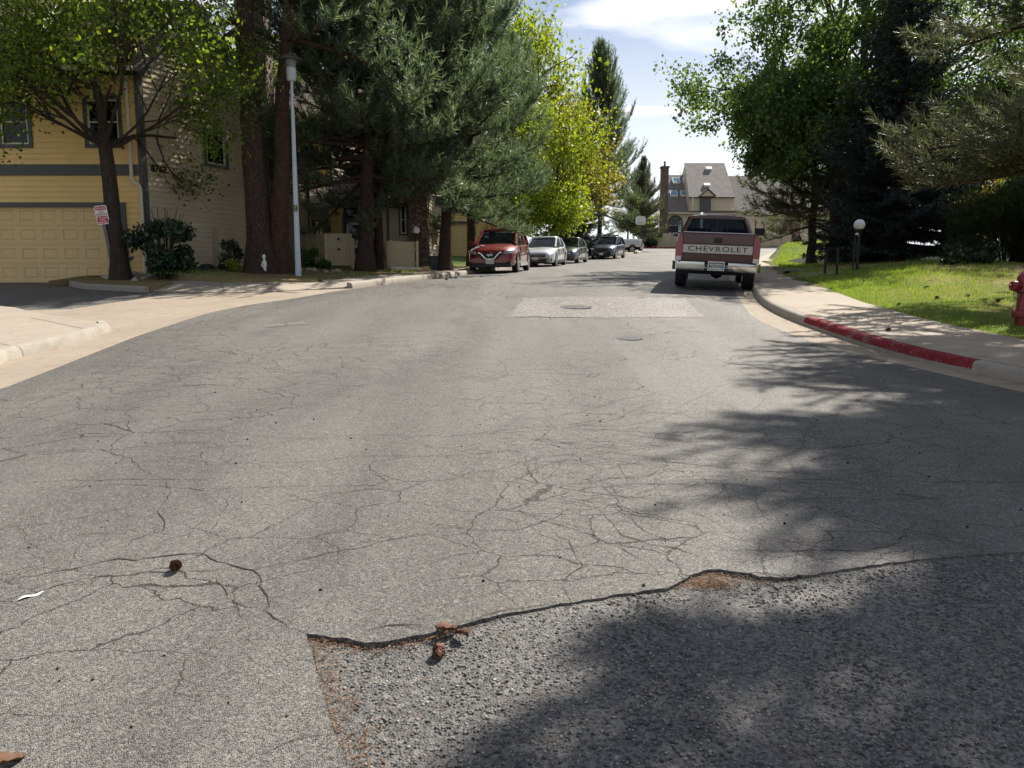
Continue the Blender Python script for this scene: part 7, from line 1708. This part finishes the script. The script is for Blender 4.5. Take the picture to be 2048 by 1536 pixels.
# pine cones
def cone_mesh(seed, L=.07, R=.033, ns=90, open_=1.0):
    g = np.random.default_rng(seed); V, Fc = [], []
    for i in range(ns):
        f = (i + .5) / ns; a = i * 2.39996; z = (f - .5) * L; rr = R * math.sin(math.pi * min(.97, f * .86 + .1)) ** .75
        o = Vector((math.cos(a), math.sin(a), 0)); tn = Vector((-math.sin(a), math.cos(a), 0)); up = Vector((0, 0, 1)); tilt = .25 + .9 * f
        d = (o * math.cos(tilt) + up * math.sin(tilt)).normalized(); w = .011 * (1.1 - .4 * f); c = Vector((0, 0, z)); ln = rr * g.uniform(.92, 1.12)
        b_ = len(V); th = up * .0035
        V += [c + tn * w * .4, c - tn * w * .4, c + d * ln * .8 - tn * w, c + d * ln - th * .2, c + d * ln * .8 + tn * w, c + d * ln * .78 - th]
        Fc += [(b_, b_ + 1, b_ + 2, b_ + 3), (b_, b_ + 3, b_ + 4, b_), ]
    V = np.array(V, float); F4 = np.array([f for f in Fc if len(set(f)) == 4]); F3 = np.array([f[:3] for f in Fc if len(set(f)) == 3] )
    F3b = np.array([(i * 6 + 2, i * 6 + 5, i * 6 + 3) for i in range(ns)] + [(i * 6 + 3, i * 6 + 5, i * 6 + 4) for i in range(ns)])
    me = arr_mesh('pine_cone', V, [F4, F3, F3b]); me.materials.append(M_CONE); return me
cones = [cone_mesh(i, .075, .036) for i in range(3)]
CL = [(352, 1141, .95, 'dark open pine cone lying alone on the near left road'), (877, 1305, .85, 'pale tan pine cone on the coarse broken asphalt'), (1776, 662, .9, 'single pine cone on the right sidewalk'), (1886, 722, 1.1, 'dark pine cone in the gutter against the red kerb'), (1612, 644, .9, 'pine cone in the gutter where the red kerb begins'),
      (1852, 577, 1.15, 'pine cone on the green part of the lawn, nearest the junipers'), (1874, 599, 1.2, 'pine cone in the middle of the dry lawn beside the shade'), (1934, 594, 1.0, 'pine cone on the dry lawn left of the hydrant cap'), (1996, 604, 1.0, 'pine cone on dry grass just left of the hydrant'), (1797, 611, .95, 'pine cone on green grass close to the sidewalk edge'),
      (912, 557, 1.1, 'pine cone on the road in front of the red SUV'), (893, 560, 1.1, 'pine cone by the shaded left kerb before the red SUV'), (640, 563, 1.0, 'pine cone on the left sidewalk by the lamp post')]
for i, (px, py, s, lab) in enumerate(CL):
    raised = lab.find('lawn') >= 0 or lab.find('grass') >= 0
    q = gnd(px, py, hf=zr_) if raised else (gnd(px, py, .16) if 'sidewalk' in lab and 'grass' not in lab else gnd(px, py))
    o = link(bpy.data.objects.new('pine_cone', cones[i % 3])); o.scale = (s, s, s); o.location = (q.x, q.y, q.z + .027 * s - (.02 if 'broken' in lab else 0)); o.rotation_euler = (math.radians(78), random.uniform(-.3, .3), random.uniform(0, 6.28)); tag(o, lab, 'pine cone', 'fallen pine cones')
# curled brown leaves on the broken edge
def curled_leaf(label, px, py, s, rz):
    q = gnd(px, py); m = MB(); P = []; n = 9
    for i in range(n):
        f = i / (n - 1); w = .5 * math.sin(math.pi * (f * .92 + .04)) ** .8 * .062 * s; x = (f - .5) * .105 * s
        for k in (-1, -.5, 0, .5, 1): P.append((x + .006 * math.sin(k * 5 + i), k * w, .012 * s + .030 * s * k * k * (1 - .4 * f) + .016 * s * math.sin(f * 3 + .6) + .003 * math.sin(i * 2.3 + k * 3)))
    m.mesh(P, [(i * 5 + j, i * 5 + j + 1, (i + 1) * 5 + j + 1, (i + 1) * 5 + j) for i in range(n - 1) for j in range(4)])
    o = m.build('dead_leaf', pm('dead_leaf_brown', (.11, .05, .024), .75, .5, 60), smooth=70); md = o.modifiers.new('thickness', 'SOLIDIFY'); md.thickness = .0012; o.location = (q.x, q.y, q.z - .012); o.rotation_euler = (.1, 0, rz); tag(o, label, 'leaf')
curled_leaf('largest curled brown leaf on the edge of the broken asphalt', 893, 1262, .85, .5); curled_leaf('smaller curled brown leaf just right of the largest one', 922, 1270, .7, 2.4); curled_leaf('curled brown leaf in the bottom left corner of the road', 18, 1528, .85, 1.0)
# litter of needles, gravel and grass
def scatter_needles():
    P, A = [], []
    for a, b_ in zip(side_edge[:70], side_edge[1:71]):
        for _ in range(15):
            q = a.lerp(b_, random.random()); P.append((q.x + abs(random.gauss(.0, .06)), q.y, -.012)); 
    for a, b_ in zip(top_edge, top_edge[1:]):
        k = 14 if -.85 < a.x < -.2 or (.72 < a.x < 1.15) else 2
        for _ in range(k): q = a.lerp(b_, random.random()); P.append((q.x, q.y - abs(random.gauss(.0, .035)), -.016))
    for _ in range(420):
        q = gnd(random.gauss(1425, 26), random.gauss(1160, 7)); P.append((q.x, q.y, -.014))
    n1 = len(P)
    for _ in range(900): P.append((random.uniform(-4.6, 4.2), random.uniform(2.3, 9), .003))
    for _ in range(1500):
        y = random.uniform(7, 26); x = La(y) + abs(random.gauss(.1, .9)) ; P.append((x, y, .003))
    for _ in range(1300):
        q = gnd(random.gauss(860, 90), random.gauss(573, 3.5)); P.append((q.x, q.y, .004))
    for _ in range(900): y = random.uniform(3, 16); P.append((Rk(y) - abs(random.gauss(.03, .08)), y, .0))
    for _ in range(3800):
        y = random.uniform(20.6, 33); x = Lk(y) - 1.35 - abs(random.gauss(0, 3.2)); P.append((x, y, yard(x, y) + .012))
    P = np.array(P); n = len(P); g = np.random.default_rng(3)
    z = np.array([G(x, y) for x, y in P[:, :2]]) + P[:, 2]
    an = g.uniform(0, 6.28, n); ln = g.uniform(.015, .05, n); wd = g.uniform(.0007, .0015, n); wd[n1:] *= np.clip(P[n1:, 1] / 6, 1, 4); ln[n1:] *= np.clip(P[n1:, 1] / 9, 1, 2.2)
    d = np.stack([np.cos(an), np.sin(an), g.uniform(-.1, .22, n)], 1) * ln[:, None] / 2; s = np.stack([-np.sin(an), np.cos(an), 0 * an], 1) * wd[:, None]; c = np.stack([P[:, 0], P[:, 1], z + .002 + np.abs(d[:, 2])], 1)
    V = np.stack([c - d - s, c - d + s, c + d + s, c + d - s], 1).reshape(-1, 3); o = arr_obj('pine_needle_litter', V, [np.arange(len(V)).reshape(-1, 4)], M_DRYN); tag(o, 'brown pine needles strewn on the road and along its broken edge', 'needle litter', kind='stuff')
scatter_needles()
def scatter_gravel():
    g = np.random.default_rng(9); base = np.array([(1, 0, 0), (-1, 0, 0), (0, 1, 0), (0, -1, 0), (0, 0, 1), (0, 0, -1)], float)
    F8 = np.array([(0, 2, 4), (2, 1, 4), (1, 3, 4), (3, 0, 4), (2, 0, 5), (1, 2, 5), (3, 1, 5), (0, 3, 5)])
    pos = []
    ex = [p.x for p in top_edge]; ey = [p.y for p in top_edge]
    def inside(x, y):
        if y > np.interp(x, ex, ey) - .004: return False
        lx = np.interp(y, [-6, 0, 1.2, 2.28, 2.55, 3.0], [.2, -.1, -.28, -.47, -.60, -.80]); return x > lx + .004
    while len(pos) < 42000:
        x = g.uniform(-.9, 4.6); y = g.uniform(1.9, 4.1)
        if inside(x, y): pos.append((x, y))
    pos = np.array(pos); n = len(pos); r = .0018 + .0066 * g.random(n) ** 2.6; z = np.array([old_h(x, y) for x, y in pos])
    S = r[:, None] * g.uniform(.7, 1.35, (n, 3)) * (1, 1, .62); a = g.uniform(0, 6.28, n)
    v = base[None] * S[:, None, :] + g.normal(0, .22, (n, 6, 3)) * r[:, None, None]; x = v[..., 0] * np.cos(a)[:, None] - v[..., 1] * np.sin(a)[:, None]; y = v[..., 0] * np.sin(a)[:, None] + v[..., 1] * np.cos(a)[:, None]
    V = np.stack([x + pos[:, 0, None], y + pos[:, 1, None], v[..., 2] + z[:, None] + r[:, None] * .18], -1).reshape(-1, 3); Fc = (F8[None] + (np.arange(n) * 6)[:, None, None]).reshape(-1, 3)
    o = arr_obj('embedded_gravel', V, [Fc], M_GRAV); tag(o, 'loose and embedded stones of the coarse broken asphalt', 'gravel', kind='stuff')
    # a few dark crumbs on the newer surface
    pos = np.stack([g.uniform(-3.5, 3.2, 130), g.uniform(2.3, 7.5, 130)], 1); pos = np.array([p_ for p_ in pos if not inside(*p_)]); n = len(pos); r = g.uniform(.003, .009, n); z = np.array([G(x, y) for x, y in pos])
    v = base[None] * (r[:, None] * g.uniform(.7, 1.3, (n, 3)))[:, None, :]; V = (v + np.stack([pos[:, 0], pos[:, 1], z + r * .4], 1)[:, None, :]).reshape(-1, 3); o = arr_obj('asphalt_crumbs', V, [(F8[None] + (np.arange(n) * 6)[:, None, None]).reshape(-1, 3)], M_UNDER); tag(o, 'dark crumbs of asphalt scattered on the road', 'crumbs', kind='stuff')
scatter_gravel()
def grass():
    g = np.random.default_rng(17); pts = []
    sbx = [q_.x for q_ in reversed(sb)]; sby = [q_.y for q_ in reversed(sb)]
    while len(pts) < 64000:
        y = 7.5 + 15 * g.random() ** 1.3; x0 = np.interp(y, sby, sbx); x = x0 + 0.01 + (13.5 - x0) * g.random() ** 1.2
        w = (x - 7.8) / 5.0 + .25 * math.sin(x * 1.7 + y) + .18 * math.sin(x * 3.1 - y * 2.3)
        if g.random() < 1.05 - w * 0.85 or x - x0 < .12: pts.append((x, y))
    for _ in range(7000):
        y = g.uniform(20.4, 31); x = Lk(y) - 1.34 - 4.5 * g.random()
        if math.sin(x * 1.3) + math.sin(y * 1.1 + x) + g.normal(0, .5) > .5: pts.append((x, y))
    for _ in range(26000):
        y = g.uniform(24, 74); x = Rk(y) + 1.7 + 15 * g.random() ** 1.3; pts.append((x, y))
    P = np.array(pts); n = len(P); z = np.array([zr_(x, y) if x > 0 or y > 45 else G(x, y) + yard(x, y) for x, y in P]) - .004; h = g.uniform(.022, .055, n) * np.clip(P[:, 1] / 12, .8, 3.2); a = g.uniform(0, 6.28, n); w = .0035 * np.clip(P[:, 1] / 9, .8, 7)
    b0 = np.stack([P[:, 0], P[:, 1], z], 1); s = np.stack([np.cos(a), np.sin(a), 0 * a], 1) * w[:, None]; tip = b0 + np.stack([g.normal(0, .014, n), g.normal(0, .014, n), h], 1)
    V = np.stack([b0 - s, b0 + s, tip], 1).reshape(-1, 3); o = arr_obj('grass', V, [np.arange(len(V)).reshape(-1, 3)], M_GRASS); tag(o, 'short grass growing on the lawns beside the street', 'grass', kind='stuff')
grass()
